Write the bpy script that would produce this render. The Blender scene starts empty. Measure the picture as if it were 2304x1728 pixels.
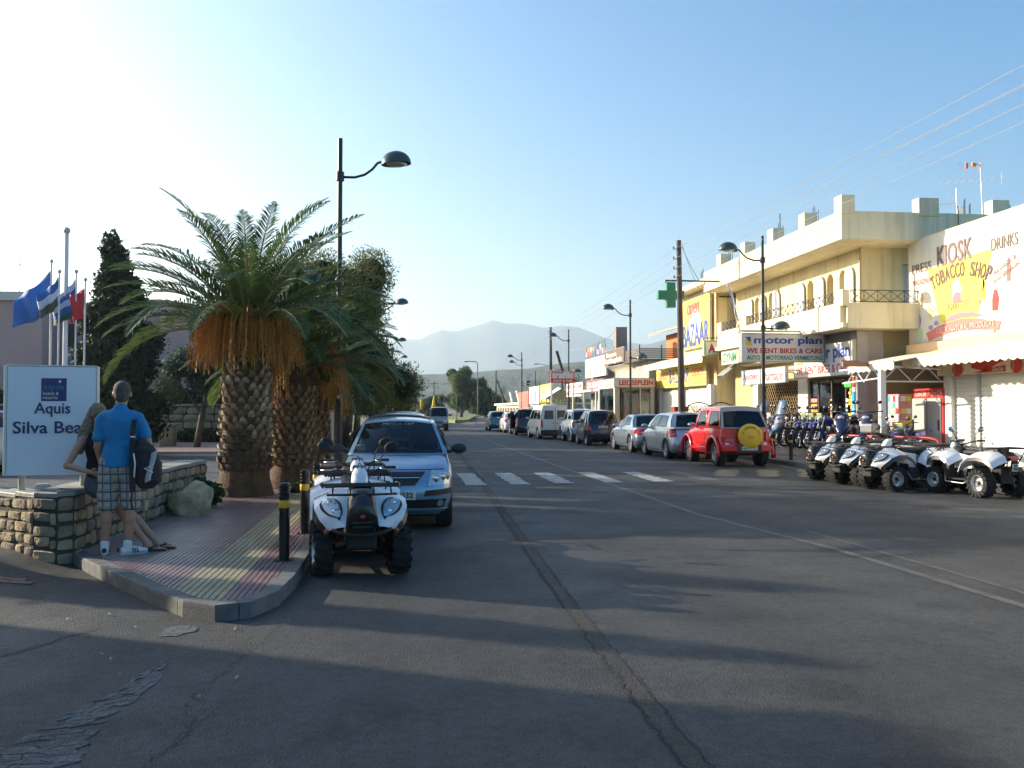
import bpy, bmesh, math, random
import numpy as np
from mathutils import Vector, Matrix, noise
from math import sin, cos, pi, radians, sqrt
R = random.Random(11)
S = bpy.context.scene
COL = S.collection

# ---------------------------------------------------------------- camera, sky, sun, exposure
cam = bpy.data.cameras.new('camera'); camo = bpy.data.objects.new('camera', cam); COL.objects.link(camo)
cam.lens = 31.9; cam.sensor_width = 36; cam.clip_start = .1; cam.clip_end = 30000
camo.location = (0, 0, 1.6)
camo.rotation_euler = (radians(90+1.61), 0, radians(-6.866))
S.camera = camo
SUN_EL, SUN_DIR = radians(18), Vector((-.883, .469, 0)).normalized()
W = bpy.data.worlds.new('World'); S.world = W; W.use_nodes = True
nt = W.node_tree; nt.nodes.clear()
sky = nt.nodes.new('ShaderNodeTexSky'); sky.sky_type = 'NISHITA'; sky.sun_disc = False
sky.sun_elevation = SUN_EL; sky.sun_rotation = math.atan2(SUN_DIR.x, SUN_DIR.y)
sky.altitude = 0; sky.air_density = 1.0; sky.dust_density = 1.8; sky.ozone_density = 1.6
bg = nt.nodes.new('ShaderNodeBackground'); bg.inputs[1].default_value = .098
wo = nt.nodes.new('ShaderNodeOutputWorld')
hs_ = nt.nodes.new('ShaderNodeHueSaturation'); hs_.inputs['Saturation'].default_value = 1.5
nt.links.new(sky.outputs[0], hs_.inputs['Color']); nt.links.new(hs_.outputs[0], bg.inputs[0]); nt.links.new(bg.outputs[0], wo.inputs[0])
sl = bpy.data.lights.new('sun', 'SUN'); sl.energy = 5.0; sl.angle = radians(.6); sl.color = (1, .88, .68)
so = bpy.data.objects.new('sun', sl); COL.objects.link(so)
sd = SUN_DIR*cos(SUN_EL)+Vector((0, 0, sin(SUN_EL)))
so.rotation_euler = sd.to_track_quat('Z', 'Y').to_euler(); so.location = sd*50+Vector((0, 0, 30))
S.view_settings.view_transform = 'Standard'; S.view_settings.look = 'None'
S.view_settings.exposure = 1.38; S.view_settings.gamma = 1; S.view_settings.use_curve_mapping = False
S.cycles.max_bounces = 6; S.cycles.transparent_max_bounces = 12; S.cycles.volume_bounces = 1
S.cycles.use_denoising = True

# ---------------------------------------------------------------- helpers
class M:
    """collects shapes of ONE mesh"""
    def __init__(s): s.v = []; s.f = []
    def add(s, vs, fs):
        n = len(s.v); s.v += [tuple(v) for v in vs]; s.f += [tuple(i+n for i in f) for f in fs]; return s
    def merge(s, o, mat=None):
        return s.add([mat @ Vector(v) for v in o.v] if mat else o.v, o.f)
    def box(s, x0, x1, y0, y1, z0, z1):
        return s.add([(x, y, z) for z in (z0, z1) for y in (y0, y1) for x in (x0, x1)],
                     [(0, 2, 3, 1), (4, 5, 7, 6), (0, 1, 5, 4), (2, 6, 7, 3), (0, 4, 6, 2), (1, 3, 7, 5)])
    def obox(s, c, size, rz=0, rx=0, ry=0):
        m = M().box(-size[0]/2, size[0]/2, -size[1]/2, size[1]/2, -size[2]/2, size[2]/2)
        return s.merge(m, Matrix.Translation(c) @ Matrix.Rotation(rz, 4, 'Z') @ Matrix.Rotation(ry, 4, 'Y') @ Matrix.Rotation(rx, 4, 'X'))
    def tube(s, pts, r, n=8, cap=True):
        pts = [Vector(p) for p in pts]; rs = r if hasattr(r, '__len__') else [r]*len(pts)
        up = None; vs = []; fs = []
        for i, p in enumerate(pts):
            d = (pts[min(i+1, len(pts)-1)]-pts[max(i-1, 0)])
            d = d.normalized() if d.length > 1e-9 else Vector((0, 0, 1))
            if up is None: up = d.orthogonal().normalized()
            up = (up-d*up.dot(d)); up = up.normalized() if up.length > 1e-6 else d.orthogonal().normalized()
            b = d.cross(up)
            for k in range(n):
                a = 2*pi*k/n; vs.append(p+(up*cos(a)+b*sin(a))*rs[i])
        for i in range(len(pts)-1):
            for k in range(n):
                a = i*n+k; b_ = i*n+(k+1) % n; fs.append((a, b_, b_+n, a+n))
        if cap: fs += [tuple(range(n-1, -1, -1)), tuple(range(len(vs)-n, len(vs)))]
        return s.add(vs, fs)
    def cyl(s, p0, p1, r0, r1=None, n=16): return s.tube([p0, p1], [r0, r0 if r1 is None else r1], n)
    def lathe(s, prof, n=20, c=(0, 0, 0), axis='Z'):
        vs = []; fs = []
        for (r, z) in prof:
            for k in range(n):
                a = 2*pi*k/n
                q = (r*cos(a), r*sin(a), z)
                if axis == 'X': q = (q[2], q[0], q[1])
                if axis == 'Y': q = (q[1], q[2], q[0])
                vs.append((q[0]+c[0], q[1]+c[1], q[2]+c[2]))
        for i in range(len(prof)-1):
            for k in range(n):
                a = i*n+k; b = i*n+(k+1) % n; fs.append((a, b, b+n, a+n))
        return s.add(vs, fs)
    def ball(s, c, r, n=12, m=8, rot=None):
        if not hasattr(r, '__len__'): r = (r, r, r)
        vs = []; fs = []
        for j in range(m+1):
            t = pi*j/m
            for k in range(n):
                a = 2*pi*k/n
                q = Vector((r[0]*sin(t)*cos(a), r[1]*sin(t)*sin(a), r[2]*cos(t)))
                if rot: q = rot @ q
                vs.append(q+Vector(c))
        for j in range(m):
            for k in range(n):
                a = j*n+k; b = j*n+(k+1) % n; fs.append((a, a+n, b+n, b))
        return s.add(vs, fs)
    def prism(s, poly, z0, z1):
        n = len(poly)
        vs = [(x, y, z0) for x, y in poly]+[(x, y, z1) for x, y in poly]
        return s.add(vs, [tuple(range(n-1, -1, -1)), tuple(range(n, 2*n))]+[(i, (i+1) % n, (i+1) % n+n, i+n) for i in range(n)])
    def slab(s, poly3, nrm):
        """extrude a planar 3d polygon along nrm"""
        n = len(poly3); nrm = Vector(nrm); a = [Vector(p) for p in poly3]
        return s.add(a+[p+nrm for p in a], [tuple(range(n-1, -1, -1)), tuple(range(n, 2*n))]+[(i, (i+1) % n, (i+1) % n+n, i+n) for i in range(n)])
    def grid(s, f, nu, nv, us=None, vs_=None):
        us = us or [i/nu for i in range(nu+1)]; vs_ = vs_ or [j/nv for j in range(nv+1)]
        vs = [f(u, v) for v in vs_ for u in us]; w = len(us)
        return s.add(vs, [(j*w+i, j*w+i+1, (j+1)*w+i+1, (j+1)*w+i) for j in range(len(vs_)-1) for i in range(w-1)])
    def panel(s, f, nu, nv, th):
        """grid surface with thickness th towards -normal"""
        P = [[Vector(f(i/nu, j/nv)) for i in range(nu+1)] for j in range(nv+1)]
        Q = []
        for j in range(nv+1):
            row = []
            for i in range(nu+1):
                du = P[j][min(i+1, nu)]-P[j][max(i-1, 0)]; dv = P[min(j+1, nv)][i]-P[max(j-1, 0)][i]
                n_ = du.cross(dv); n_ = n_.normalized() if n_.length > 1e-9 else Vector((0, 0, 1))
                row.append(P[j][i]-n_*th)
            Q.append(row)
        w = nu+1; N = w*(nv+1)
        vs = [p for r in P for p in r]+[p for r in Q for p in r]; fs = []
        for j in range(nv):
            for i in range(nu):
                a = j*w+i; fs.append((a, a+1, a+1+w, a+w)); fs.append((a+N, a+w+N, a+1+w+N, a+1+N))
        rim = [i for i in range(w)]+[j*w+nu for j in range(1, nv+1)]+[nv*w+i for i in range(nu-1, -1, -1)]+[j*w for j in range(nv-1, 0, -1)]
        for k in range(len(rim)):
            a, b = rim[k], rim[(k+1) % len(rim)]; fs.append((b, a, a+N, b+N))
        return s.add(vs, fs)
    def data(s, name, smooth=False):
        me = bpy.data.meshes.new(name); me.from_pydata([tuple(v) for v in s.v], [], s.f); me.update()
        if smooth: me.polygons.foreach_set('use_smooth', [True]*len(me.polygons))
        return me

OFF = {}
def thing(name, label, cat, loc=(0, 0, 0), rz=0, group=None, world=False, kind=None):
    o = bpy.data.objects.new(name, None); COL.objects.link(o); o.empty_display_size = .2
    o.location = loc; o.rotation_euler = (0, 0, rz)
    tag(o, label, cat, group, kind)
    if world: OFF[o] = Vector(loc)
    return o
def tag(o, label=None, cat=None, group=None, kind=None):
    if label: o['label'] = label
    if cat: o['category'] = cat
    if group: o['group'] = group
    if kind: o['kind'] = kind
    return o
def ob(name, m, mat, parent=None, smooth=False, bevel=0, fix=False, seg=1, angle=40):
    me = m if isinstance(m, bpy.types.Mesh) else m.data(name, bool(smooth))
    r = parent
    while r is not None and r.parent is not None: r = r.parent
    if r in OFF: me.transform(Matrix.Translation(-OFF[r]))
    if fix or bevel:
        b = bmesh.new(); b.from_mesh(me)
        if fix: bmesh.ops.remove_doubles(b, verts=b.verts, dist=1e-5); bmesh.ops.recalc_face_normals(b, faces=b.faces)
        if bevel:
            es = [e for e in b.edges if len(e.link_faces) == 2 and e.calc_face_angle(0) > radians(angle)]
            bmesh.ops.bevel(b, geom=es, offset=bevel, segments=seg, affect='EDGES', clamp_overlap=True, profile=.5)
            if smooth:
                for f in b.faces: f.smooth = True
        b.to_mesh(me); b.free()
    if smooth == 'auto': autosmooth(me)
    if mat and not me.materials: me.materials.append(mat)
    o = bpy.data.objects.new(name, me); COL.objects.link(o); o.parent = parent
    return o
def autosmooth(me, deg=38):
    b = bmesh.new(); b.from_mesh(me)
    for f in b.faces: f.smooth = True
    for e in b.edges: e.smooth = not (len(e.link_faces) == 2 and e.calc_face_angle(0) > radians(deg))
    b.to_mesh(me); b.free()
def kids(o): return [c for c in ALLKIDS.get(o, [])]
def copy_tree(o, loc=None, rz=None, label=None, group=None, parent=None):
    c = o.copy(); COL.objects.link(c)
    if parent is not None: c.parent = parent
    if loc is not None: c.location = loc
    if rz is not None: c.rotation_euler = (0, 0, rz)
    if label: c['label'] = label
    if group: c['group'] = group
    for ch in list(o.children): copy_tree(ch, parent=c)
    return c
def struct(name, m, mat, **k):
    o = ob(name, m, mat, **k); o['kind'] = 'structure'; return o

# ---- materials
MC = {}
def mt(name, rgb, rough=.6, metal=0, streak=0, var=0, vs=4, bump=0, bs=60, spec=.5, coat=0, rgb2=None, emis=0, det=4, dist=.02, sub=0, trans=0):
    if name in MC: return MC[name]
    m = bpy.data.materials.new(name); m.use_nodes = True; t = m.node_tree; N = t.nodes; L = t.links
    p = N['Principled BSDF']
    p.inputs['Base Color'].default_value = (*rgb, 1); p.inputs['Roughness'].default_value = rough
    p.inputs['Metallic'].default_value = metal; p.inputs['Specular IOR Level'].default_value = spec
    p.inputs['Coat Weight'].default_value = coat; p.inputs['Coat Roughness'].default_value = .06
    if emis: p.inputs['Emission Color'].default_value = (*rgb, 1); p.inputs['Emission Strength'].default_value = emis
    if trans: p.inputs['Transmission Weight'].default_value = trans
    tc = N.new('ShaderNodeTexCoord')
    if var or rgb2:
        n = N.new('ShaderNodeTexNoise'); n.inputs['Scale'].default_value = vs; n.inputs['Detail'].default_value = det
        L.new(tc.outputs['Object'], n.inputs['Vector'])
        r = N.new('ShaderNodeValToRGB'); r.color_ramp.elements[0].position = .3; r.color_ramp.elements[1].position = .7
        c2 = rgb2 or tuple(min(1, c*(1+var)) for c in rgb); c1 = rgb if rgb2 else tuple(c*(1-var) for c in rgb)
        r.color_ramp.elements[0].color = (*c1, 1); r.color_ramp.elements[1].color = (*c2, 1)
        L.new(n.outputs['Fac'], r.inputs['Fac']); L.new(r.outputs['Color'], p.inputs['Base Color'])
    if streak and (var or rgb2):
        mp = N.new('ShaderNodeMapping'); mp.inputs['Scale'].default_value = (2.2, 2.2, .22); L.new(tc.outputs['Object'], mp.inputs['Vector'])
        n3 = N.new('ShaderNodeTexNoise'); n3.inputs['Scale'].default_value = 1.6; n3.inputs['Detail'].default_value = 6; L.new(mp.outputs[0], n3.inputs['Vector'])
        r3 = N.new('ShaderNodeValToRGB'); r3.color_ramp.elements[0].position = .34; r3.color_ramp.elements[1].position = .5; r3.color_ramp.elements[0].color = (1-streak, 1-streak*1.05, 1-streak*1.15, 1); r3.color_ramp.elements[1].color = (1, 1, 1, 1); L.new(n3.outputs['Fac'], r3.inputs['Fac'])
        mx = N.new('ShaderNodeMix'); mx.data_type = 'RGBA'; mx.blend_type = 'MULTIPLY'; mx.inputs[0].default_value = 1; L.new(r.outputs['Color'], mx.inputs[6]); L.new(r3.outputs['Color'], mx.inputs[7]); L.new(mx.outputs[2], p.inputs['Base Color'])
    if bump:
        n2 = N.new('ShaderNodeTexNoise'); n2.inputs['Scale'].default_value = bs; n2.inputs['Detail'].default_value = 3
        L.new(tc.outputs['Object'], n2.inputs['Vector'])
        b = N.new('ShaderNodeBump'); b.inputs['Strength'].default_value = bump; b.inputs['Distance'].default_value = dist
        L.new(n2.outputs['Fac'], b.inputs['Height']); L.new(b.outputs['Normal'], p.inputs['Normal'])
    MC[name] = m; return m
def leafmat(name, c1, c2, scale=1.2, trl=.35, rough=.5):
    if name in MC: return MC[name]
    m = bpy.data.materials.new(name); m.use_nodes = True; t = m.node_tree; N = t.nodes; L = t.links
    p = N['Principled BSDF']; p.inputs['Roughness'].default_value = rough; p.inputs['Specular IOR Level'].default_value = .3
    tc = N.new('ShaderNodeTexCoord'); n = N.new('ShaderNodeTexNoise'); n.inputs['Scale'].default_value = scale; n.inputs['Detail'].default_value = 5
    L.new(tc.outputs['Object'], n.inputs['Vector'])
    r = N.new('ShaderNodeValToRGB'); r.color_ramp.elements[0].position = .35; r.color_ramp.elements[1].position = .65
    r.color_ramp.elements[0].color = (*c1, 1); r.color_ramp.elements[1].color = (*c2, 1)
    L.new(n.outputs['Fac'], r.inputs['Fac']); L.new(r.outputs['Color'], p.inputs['Base Color'])
    tr = N.new('ShaderNodeBsdfTranslucent'); mx = N.new('ShaderNodeMixShader'); mx.inputs[0].default_value = trl
    L.new(r.outputs['Color'], tr.inputs['Color']); L.new(p.outputs[0], mx.inputs[1]); L.new(tr.outputs[0], mx.inputs[2])
    L.new(mx.outputs[0], N['Material Output'].inputs['Surface'])
    MC[name] = m; return m
def glassmat(name, tint, alpha=.5, rough=.03):
    """thin window glass: mirror-like coat over a tinted see-through pane"""
    if name in MC: return MC[name]
    m = bpy.data.materials.new(name); m.use_nodes = True; t = m.node_tree; N = t.nodes; L = t.links
    N.clear(); out = N.new('ShaderNodeOutputMaterial')
    g = N.new('ShaderNodeBsdfGlossy'); g.inputs['Roughness'].default_value = rough; g.inputs['Color'].default_value = (.9, .95, 1, 1)
    tr = N.new('ShaderNodeBsdfTransparent'); tr.inputs['Color'].default_value = (*tint, 1)
    f = N.new('ShaderNodeFresnel'); f.inputs['IOR'].default_value = 1.5
    mx = N.new('ShaderNodeMixShader'); L.new(f.outputs[0], mx.inputs[0]); L.new(tr.outputs[0], mx.inputs[1]); L.new(g.outputs[0], mx.inputs[2])
    L.new(mx.outputs[0], out.inputs['Surface']); MC[name] = m; return m

# ---- lettering
TXT = {}
def text_mesh(s, extr=.0, bold=0, shear=0, spacing=1):
    k = (s, extr, bold, shear, spacing)
    if k not in TXT:
        cu = bpy.data.curves.new('t', 'FONT'); cu.body = s; cu.extrude = extr; cu.offset = bold; cu.shear = shear
        cu.space_character = spacing; cu.resolution_u = 3; cu.align_x = 'LEFT'
        o = bpy.data.objects.new('t', cu); COL.objects.link(o)
        bpy.context.view_layer.update()
        me = bpy.data.meshes.new_from_object(o.evaluated_get(bpy.context.evaluated_depsgraph_get()))
        bpy.data.objects.remove(o); TXT[k] = me
    return TXT[k]
def lettering(name, s, origin, xdir, w, h, mat, parent, ydir=(0, 0, 1), extr=.06, bold=.0, shear=0, spacing=1, nrm=.004, rot=0):
    """text fitted into a w x h box whose lower-left corner is origin"""
    src = text_mesh(s, extr, bold, shear, spacing); me = src.copy()
    co = np.empty(len(me.vertices)*3, 'f'); me.vertices.foreach_get('co', co); co = co.reshape(-1, 3)
    mn, mx = co.min(0), co.max(0)
    X = Vector(xdir).normalized(); Y = Vector(ydir).normalized()
    if rot: q = Matrix.Rotation(rot, 3, X.cross(Y)); X = q @ X; Y = q @ Y
    Z = X.cross(Y)
    a = (co[:, 0]-mn[0])/(mx[0]-mn[0])*w; b = (co[:, 1]-mn[1])/(mx[1]-mn[1])*h; c = (co[:, 2]-mn[2])*.05+nrm
    P = np.outer(a, X)+np.outer(b, Y)+np.outer(c, Z)+np.array(origin)
    me.vertices.foreach_set('co', P.astype('f').ravel()); me.update(); me.name = name; me.materials.clear()
    return ob(name, me, mat, parent)

def leaves(n, blobs, size, seed=1, aspect=.45, shell=.55, down=0):
    """n leaf-sized quads spread through ellipsoid blobs [(c, r)]"""
    g = np.random.default_rng(seed); K = len(blobs)
    c = np.array([b[0] for b in blobs], float); r = np.array([b[1] if hasattr(b[1], '__len__') else (b[1],)*3 for b in blobs], float)
    w = (r[:, 0]*r[:, 1]*r[:, 2])**(2/3); idx = g.choice(K, n, p=w/w.sum())
    d = g.normal(size=(n, 3)); d /= np.linalg.norm(d, axis=1)[:, None]
    rad = shell+(1-shell)*g.random(n)**.6; rad *= 1+.12*g.normal(size=n)
    P = c[idx]+d*rad[:, None]*r[idx]
    a = g.normal(size=(n, 3)); a[:, 2] -= down; a /= np.linalg.norm(a, axis=1)[:, None]
    b = np.cross(a, d+.6*g.normal(size=(n, 3))); b /= (np.linalg.norm(b, axis=1)[:, None]+1e-9)
    s = size*(.6+.8*g.random(n))[:, None]
    q = np.stack([P-a*s, P+b*s*aspect, P+a*s, P-b*s*aspect], 1).reshape(-1, 3)
    return q
def quadmesh(name, q):
    n = len(q)//4; me = bpy.data.meshes.new(name)
    me.vertices.add(len(q)); me.vertices.foreach_set('co', q.astype('f').ravel())
    me.loops.add(n*4); me.loops.foreach_set('vertex_index', np.arange(n*4, dtype='i'))
    me.polygons.add(n); me.polygons.foreach_set('loop_start', np.arange(0, n*4, 4, dtype='i'))
    me.update(); me.validate(); return me
def remesh(m, voxel, smooth=6, name='body', deci=0):
    """fuses overlapping closed shapes into one continuous surface"""
    me = m.data('tmp'); o = bpy.data.objects.new('tmp', me); COL.objects.link(o)
    a = o.modifiers.new('r', 'REMESH'); a.mode = 'VOXEL'; a.voxel_size = voxel
    if smooth:
        b = o.modifiers.new('s', 'SMOOTH'); b.factor = .5; b.iterations = smooth
    if deci: c = o.modifiers.new('d', 'DECIMATE'); c.ratio = deci
    bpy.context.view_layer.update()
    r = bpy.data.meshes.new_from_object(o.evaluated_get(bpy.context.evaluated_depsgraph_get()))
    bpy.data.objects.remove(o); r.name = name
    r.polygons.foreach_set('use_smooth', [True]*len(r.polygons)); return r
def capsule(m, p0, p1, r0, r1, flat=1, n=16, fdir=(0, 1, 0)):
    """tapered limb with round ends; flat<1 squashes it along fdir"""
    p0, p1 = Vector(p0), Vector(p1); d = (p1-p0); L = d.length; d.normalize()
    f = Vector(fdir); f = (f-d*f.dot(d)); f = f.normalized() if f.length > 1e-4 else d.orthogonal().normalized(); s = d.cross(f)
    prof = []
    for k in range(5): a = pi/2*(1-k/4); prof.append((-sin(a)*r0, max(cos(a), .02)*r0))
    for k in range(5): a = pi/2*k/4; prof.append((L+sin(a)*r1, max(cos(a), .02)*r1))
    vs = []; fs = []
    for (t, r) in prof:
        for k in range(n):
            a = 2*pi*k/n; vs.append(p0+d*t+s*(cos(a)*r)+f*(sin(a)*r*flat))
    for i in range(len(prof)-1):
        for k in range(n):
            a = i*n+k; b = i*n+(k+1) % n; fs.append((a, b, b+n, a+n))
    fs += [tuple(range(n-1, -1, -1)), tuple(range(len(vs)-n, len(vs)))]
    m.add(vs, fs)
def loft(m, secs, n=20):
    """closed loft through ellipses (centre, half width vector, half depth vector)"""
    vs = []; fs = []
    for (c, a, b) in secs:
        c, a, b = Vector(c), Vector(a), Vector(b)
        for k in range(n):
            t = 2*pi*k/n; vs.append(c+a*cos(t)+b*sin(t))
    for i in range(len(secs)-1):
        for k in range(n):
            p = i*n+k; q = i*n+(k+1) % n; fs.append((p, q, q+n, p+n))
    fs += [tuple(range(n-1, -1, -1)), tuple(range(len(vs)-n, len(vs)))]
    m.add(vs, fs)
def clip_poly(poly, a, b):
    """keep the part of poly left of line a->b"""
    out = []; n = len(poly)
    sd_ = lambda p: (b[0]-a[0])*(p[1]-a[1])-(b[1]-a[1])*(p[0]-a[0])
    for i in range(n):
        p, q = poly[i], poly[(i+1) % n]; sp, sq = sd_(p), sd_(q)
        if sp >= 0: out.append(p)
        if sp*sq < 0: t = sp/(sp-sq); out.append((p[0]+(q[0]-p[0])*t, p[1]+(q[1]-p[1])*t))
    return out
# ---------------------------------------------------------------- ground, road, pavements
def asphalt(name, base=(.041, .041, .042), light=(.07, .068, .066), rough=.66, speck=1.0):
    m = bpy.data.materials.new(name); m.use_nodes = True; t = m.node_tree; N = t.nodes; L = t.links
    p = N['Principled BSDF']; p.inputs['Specular IOR Level'].default_value = .28
    tc = N.new('ShaderNodeTexCoord')
    def noi(sc, det=4, stretch=None):
        n = N.new('ShaderNodeTexNoise'); n.inputs['Scale'].default_value = sc; n.inputs['Detail'].default_value = det
        if stretch:
            mp = N.new('ShaderNodeMapping'); mp.inputs['Scale'].default_value = stretch
            L.new(tc.outputs['Object'], mp.inputs['Vector']); L.new(mp.outputs[0], n.inputs['Vector'])
        else: L.new(tc.outputs['Object'], n.inputs['Vector'])
        return n
    def ramp(n, a, b, ca, cb):
        r = N.new('ShaderNodeValToRGB'); e = r.color_ramp.elements; e[0].position = a; e[1].position = b
        e[0].color = (*ca, 1); e[1].color = (*cb, 1); L.new(n.outputs['Fac'], r.inputs['Fac']); return r
    def mix(kind, fac, a, b):
        x = N.new('ShaderNodeMix'); x.data_type = 'RGBA'; x.blend_type = kind; x.inputs[0].default_value = fac
        L.new(a, x.inputs[6]); L.new(b, x.inputs[7]); return x.outputs[2]
    big = ramp(noi(.35, 6), .3, .7, base, light)
    tracks = ramp(noi(1.0, 3, (.9, .03, 1)), .35, .65, (.8, .8, .8), (1.18, 1.18, 1.18))
    c = mix('MULTIPLY', 1, big.outputs[0], tracks.outputs[0])
    stain = ramp(noi(1.7, 7), .36, .5, (.62, .62, .64), (1, 1, 1)); c = mix('MULTIPLY', .7, c, stain.outputs[0])
    mid = ramp(noi(14, 5), .35, .65, (.8, .8, .8), (1.2, 1.2, 1.2)); c = mix('MULTIPLY', 1, c, mid.outputs[0])
    fine = ramp(noi(70, 4), .36, .6, (.55, .55, .55), (1.4, 1.4, 1.4)); c = mix('MULTIPLY', .8*speck, c, fine.outputs[0])
    v = N.new('ShaderNodeTexVoronoi'); v.inputs['Scale'].default_value = 26; L.new(tc.outputs['Object'], v.inputs['Vector'])
    sp = N.new('ShaderNodeValToRGB'); sp.color_ramp.elements[0].position = .06; sp.color_ramp.elements[1].position = .13
    sp.color_ramp.elements[0].color = (2.6, 2.5, 2.3, 1); sp.color_ramp.elements[1].color = (1, 1, 1, 1)
    L.new(v.outputs['Distance'], sp.inputs['Fac'])
    gate = ramp(noi(6, 3), .46, .56, (0, 0, 0), (1, 1, 1))
    x = N.new('ShaderNodeMix'); x.data_type = 'RGBA'; x.blend_type = 'MIX'; L.new(gate.outputs[0], x.inputs[0])
    L.new(c, x.inputs[6]); L.new(mix('MULTIPLY', 1, c, sp.outputs[0]), x.inputs[7]); c = x.outputs[2]
    L.new(c, p.inputs['Base Color'])
    rr = ramp(noi(.8, 5), .3, .7, (rough-.08,)*3, (rough+.1,)*3); L.new(rr.outputs[0], p.inputs['Roughness'])
    b = N.new('ShaderNodeBump'); b.inputs['Strength'].default_value = .9; b.inputs['Distance'].default_value = .012
    L.new(noi(70, 4).outputs['Fac'], b.inputs['Height']); L.new(b.outputs['Normal'], p.inputs['Normal'])
    MC[name] = m; return m
ASPH = asphalt('asphalt'); ASPH2 = asphalt('old asphalt', (.036, .037, .038), (.066, .065, .062), .7)
ASPH3 = asphalt('patched asphalt', (.11, .115, .12), (.2, .2, .2), .7)
KERB = mt('kerb concrete', (.12, .122, .12), .8, var=.25, vs=6, bump=.4, bs=80)
CRACK = mt('crack dirt', (.024, .022, .02), .95)
PAINT = mt('worn white paint', (.14, .135, .13), .55, rgb2=(.42, .41, .38), vs=7, det=8)
PAINTF = mt('very worn paint', (.05, .049, .048), .65, rgb2=(.115, .11, .1), vs=4, det=9)
PAINTY = mt('worn yellow paint', (.1, .09, .06), .6, rgb2=(.3, .25, .13), vs=3, det=8)

earth = M().grid(lambda u, v: ((u-.5)*12000, -600+v*10000, -.03), 2, 2)
struct('ground', earth, mt('dry earth', (.16, .13, .075), .95, rgb2=(.09, .1, .045), vs=.03, det=8))
def dz(x, y):      # the driveway climbs a little towards the planter
    t = min(1, max(0, (y-7.2+max(0, -3-x)*.0)/3.2))*min(1, max(0, (-3.05-x)/.9)); return .13*t*t*(3-2*t)
rd = M()
rd.grid(lambda u, v: (-3.0+u*25, -12+v*19.0, 0), 1, 1)
rd.add([(-3, 7, 0), (-.8, 7, 0), (-.8, 22, 0), (-3, 22, 0)], [(0, 1, 2, 3)])
rd.add([(-.8, 7, 0), (22, 7, 0), (22, 22, 0), (-.8, 22, 0)], [(0, 1, 2, 3)])
rd.add([(-.8, 22, 0), (11, 22, 0), (11, 95, 0), (-.8, 95, 0)], [(0, 1, 2, 3)])
rd.add([(-.8, 95, 0), (15, 95, 0), (14, 900, 0), (-.8, 900, 0)], [(0, 1, 2, 3)])
struct('road', rd, ASPH)
dr = M().grid(lambda u, v: (-26+u*23, -12+v*22.8, dz(-26+u*23, -12+v*22.8)), 90, 60)
struct('driveway', dr, ASPH2)
fc = M().grid(lambda u, v: (-30+u*26.6, 10.7+v*20.3, .128), 1, 1)
struct('forecourt', fc, asphalt('forecourt asphalt', (.075, .08, .085), (.11, .11, .11), .6))
# pink path and white kerb line beyond the forecourt
struct('footpath', M().box(-30, -3.4, 31.3, 39.6, -.02, .22), mt('pink paving', (.2, .12, .11), .7, var=.15, vs=3, bump=.3, bs=20))
struct('path_kerb', M().box(-30, -3.4, 31.0, 31.3, -.02, .225), mt('pale kerb', (.5, .48, .44), .8))

# paint, trench, cracks
def strip(pts, w, z, jag=0, seed=0, step=.12):
    g = random.Random(seed); out = []
    for i in range(len(pts)-1):
        a, b = Vector(pts[i]), Vector(pts[i+1]); n = max(1, int((b-a).length/step))
        for k in range(n): out.append(a.lerp(b, k/n))
    out.append(Vector(pts[-1])); vs = []; fs = []
    for i, p in enumerate(out):
        d = (out[min(i+1, len(out)-1)]-out[max(i-1, 0)]).normalized(); nn = Vector((-d.y, d.x))
        o1 = g.uniform(-jag, jag); ww = w/2*(1+g.uniform(-1, 1)*min(1, jag*12))
        for s_ in (-1, 1):
            q = p+nn*(s_*ww+o1); vs.append((q.x, q.y, z))
    for i in range(len(out)-1): fs.append((2*i, 2*i+2, 2*i+3, 2*i+1))
    return M().add(vs, fs)
TR = [(1.3, 3.0), (1.32, 3.97), (1.33, 5.38), (1.36, 7.31), (1.42, 9.5), (1.5, 12.24), (1.62, 16), (1.74, 20.18), (2.0, 31.3), (2.3, 60)]
tr2 = lambda d: [(x+d, y) for x, y in TR]
struct('road_trench', strip(tr2(.0), .12, .003, .01, 1), asphalt('trench fill', (.044, .04, .036), (.072, .065, .058), .75))
struct('road_crack', strip(tr2(-.06), .013, .006, .02, 2, .045), CRACK)
struct('road_crack', strip(tr2(.06), .009, .006, .02, 3, .05), CRACK)
struct('road_crack', strip([(-.9, 7.0), (-1.0, 6.2), (-1.15, 5.2), (-1.05, 4.7), (-1.25, 4.0), (-1.3, 3)], .006, .004, .03, 4, .03), CRACK)
struct('road_crack', strip([(-.98, 5.0), (-1.1, 4.5), (-1.15, 4.1), (-1.2, 3)], .005, .006, .03, 14, .03), CRACK)
struct('driveway_crack', strip([(-5.2, 4.2), (-3.3, 5.0), (-3.0, 5.4), (-2.2, 7.0)], .014, .006, .015, 5, .07), CRACK)
struct('centre_line', strip([(4.38, 60), (4.36, 25.8), (4.43, 18.6), (4.47, 13.5), (4.93, 9.98), (5.02, 6.87), (5.05, 3)], .11, .004, .004, 6), PAINTF)
struct('centre_line', strip([(5.3, 11.5), (5.38, 7.4), (5.4, 3)], .06, .004, .004, 7), PAINTF)
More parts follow.
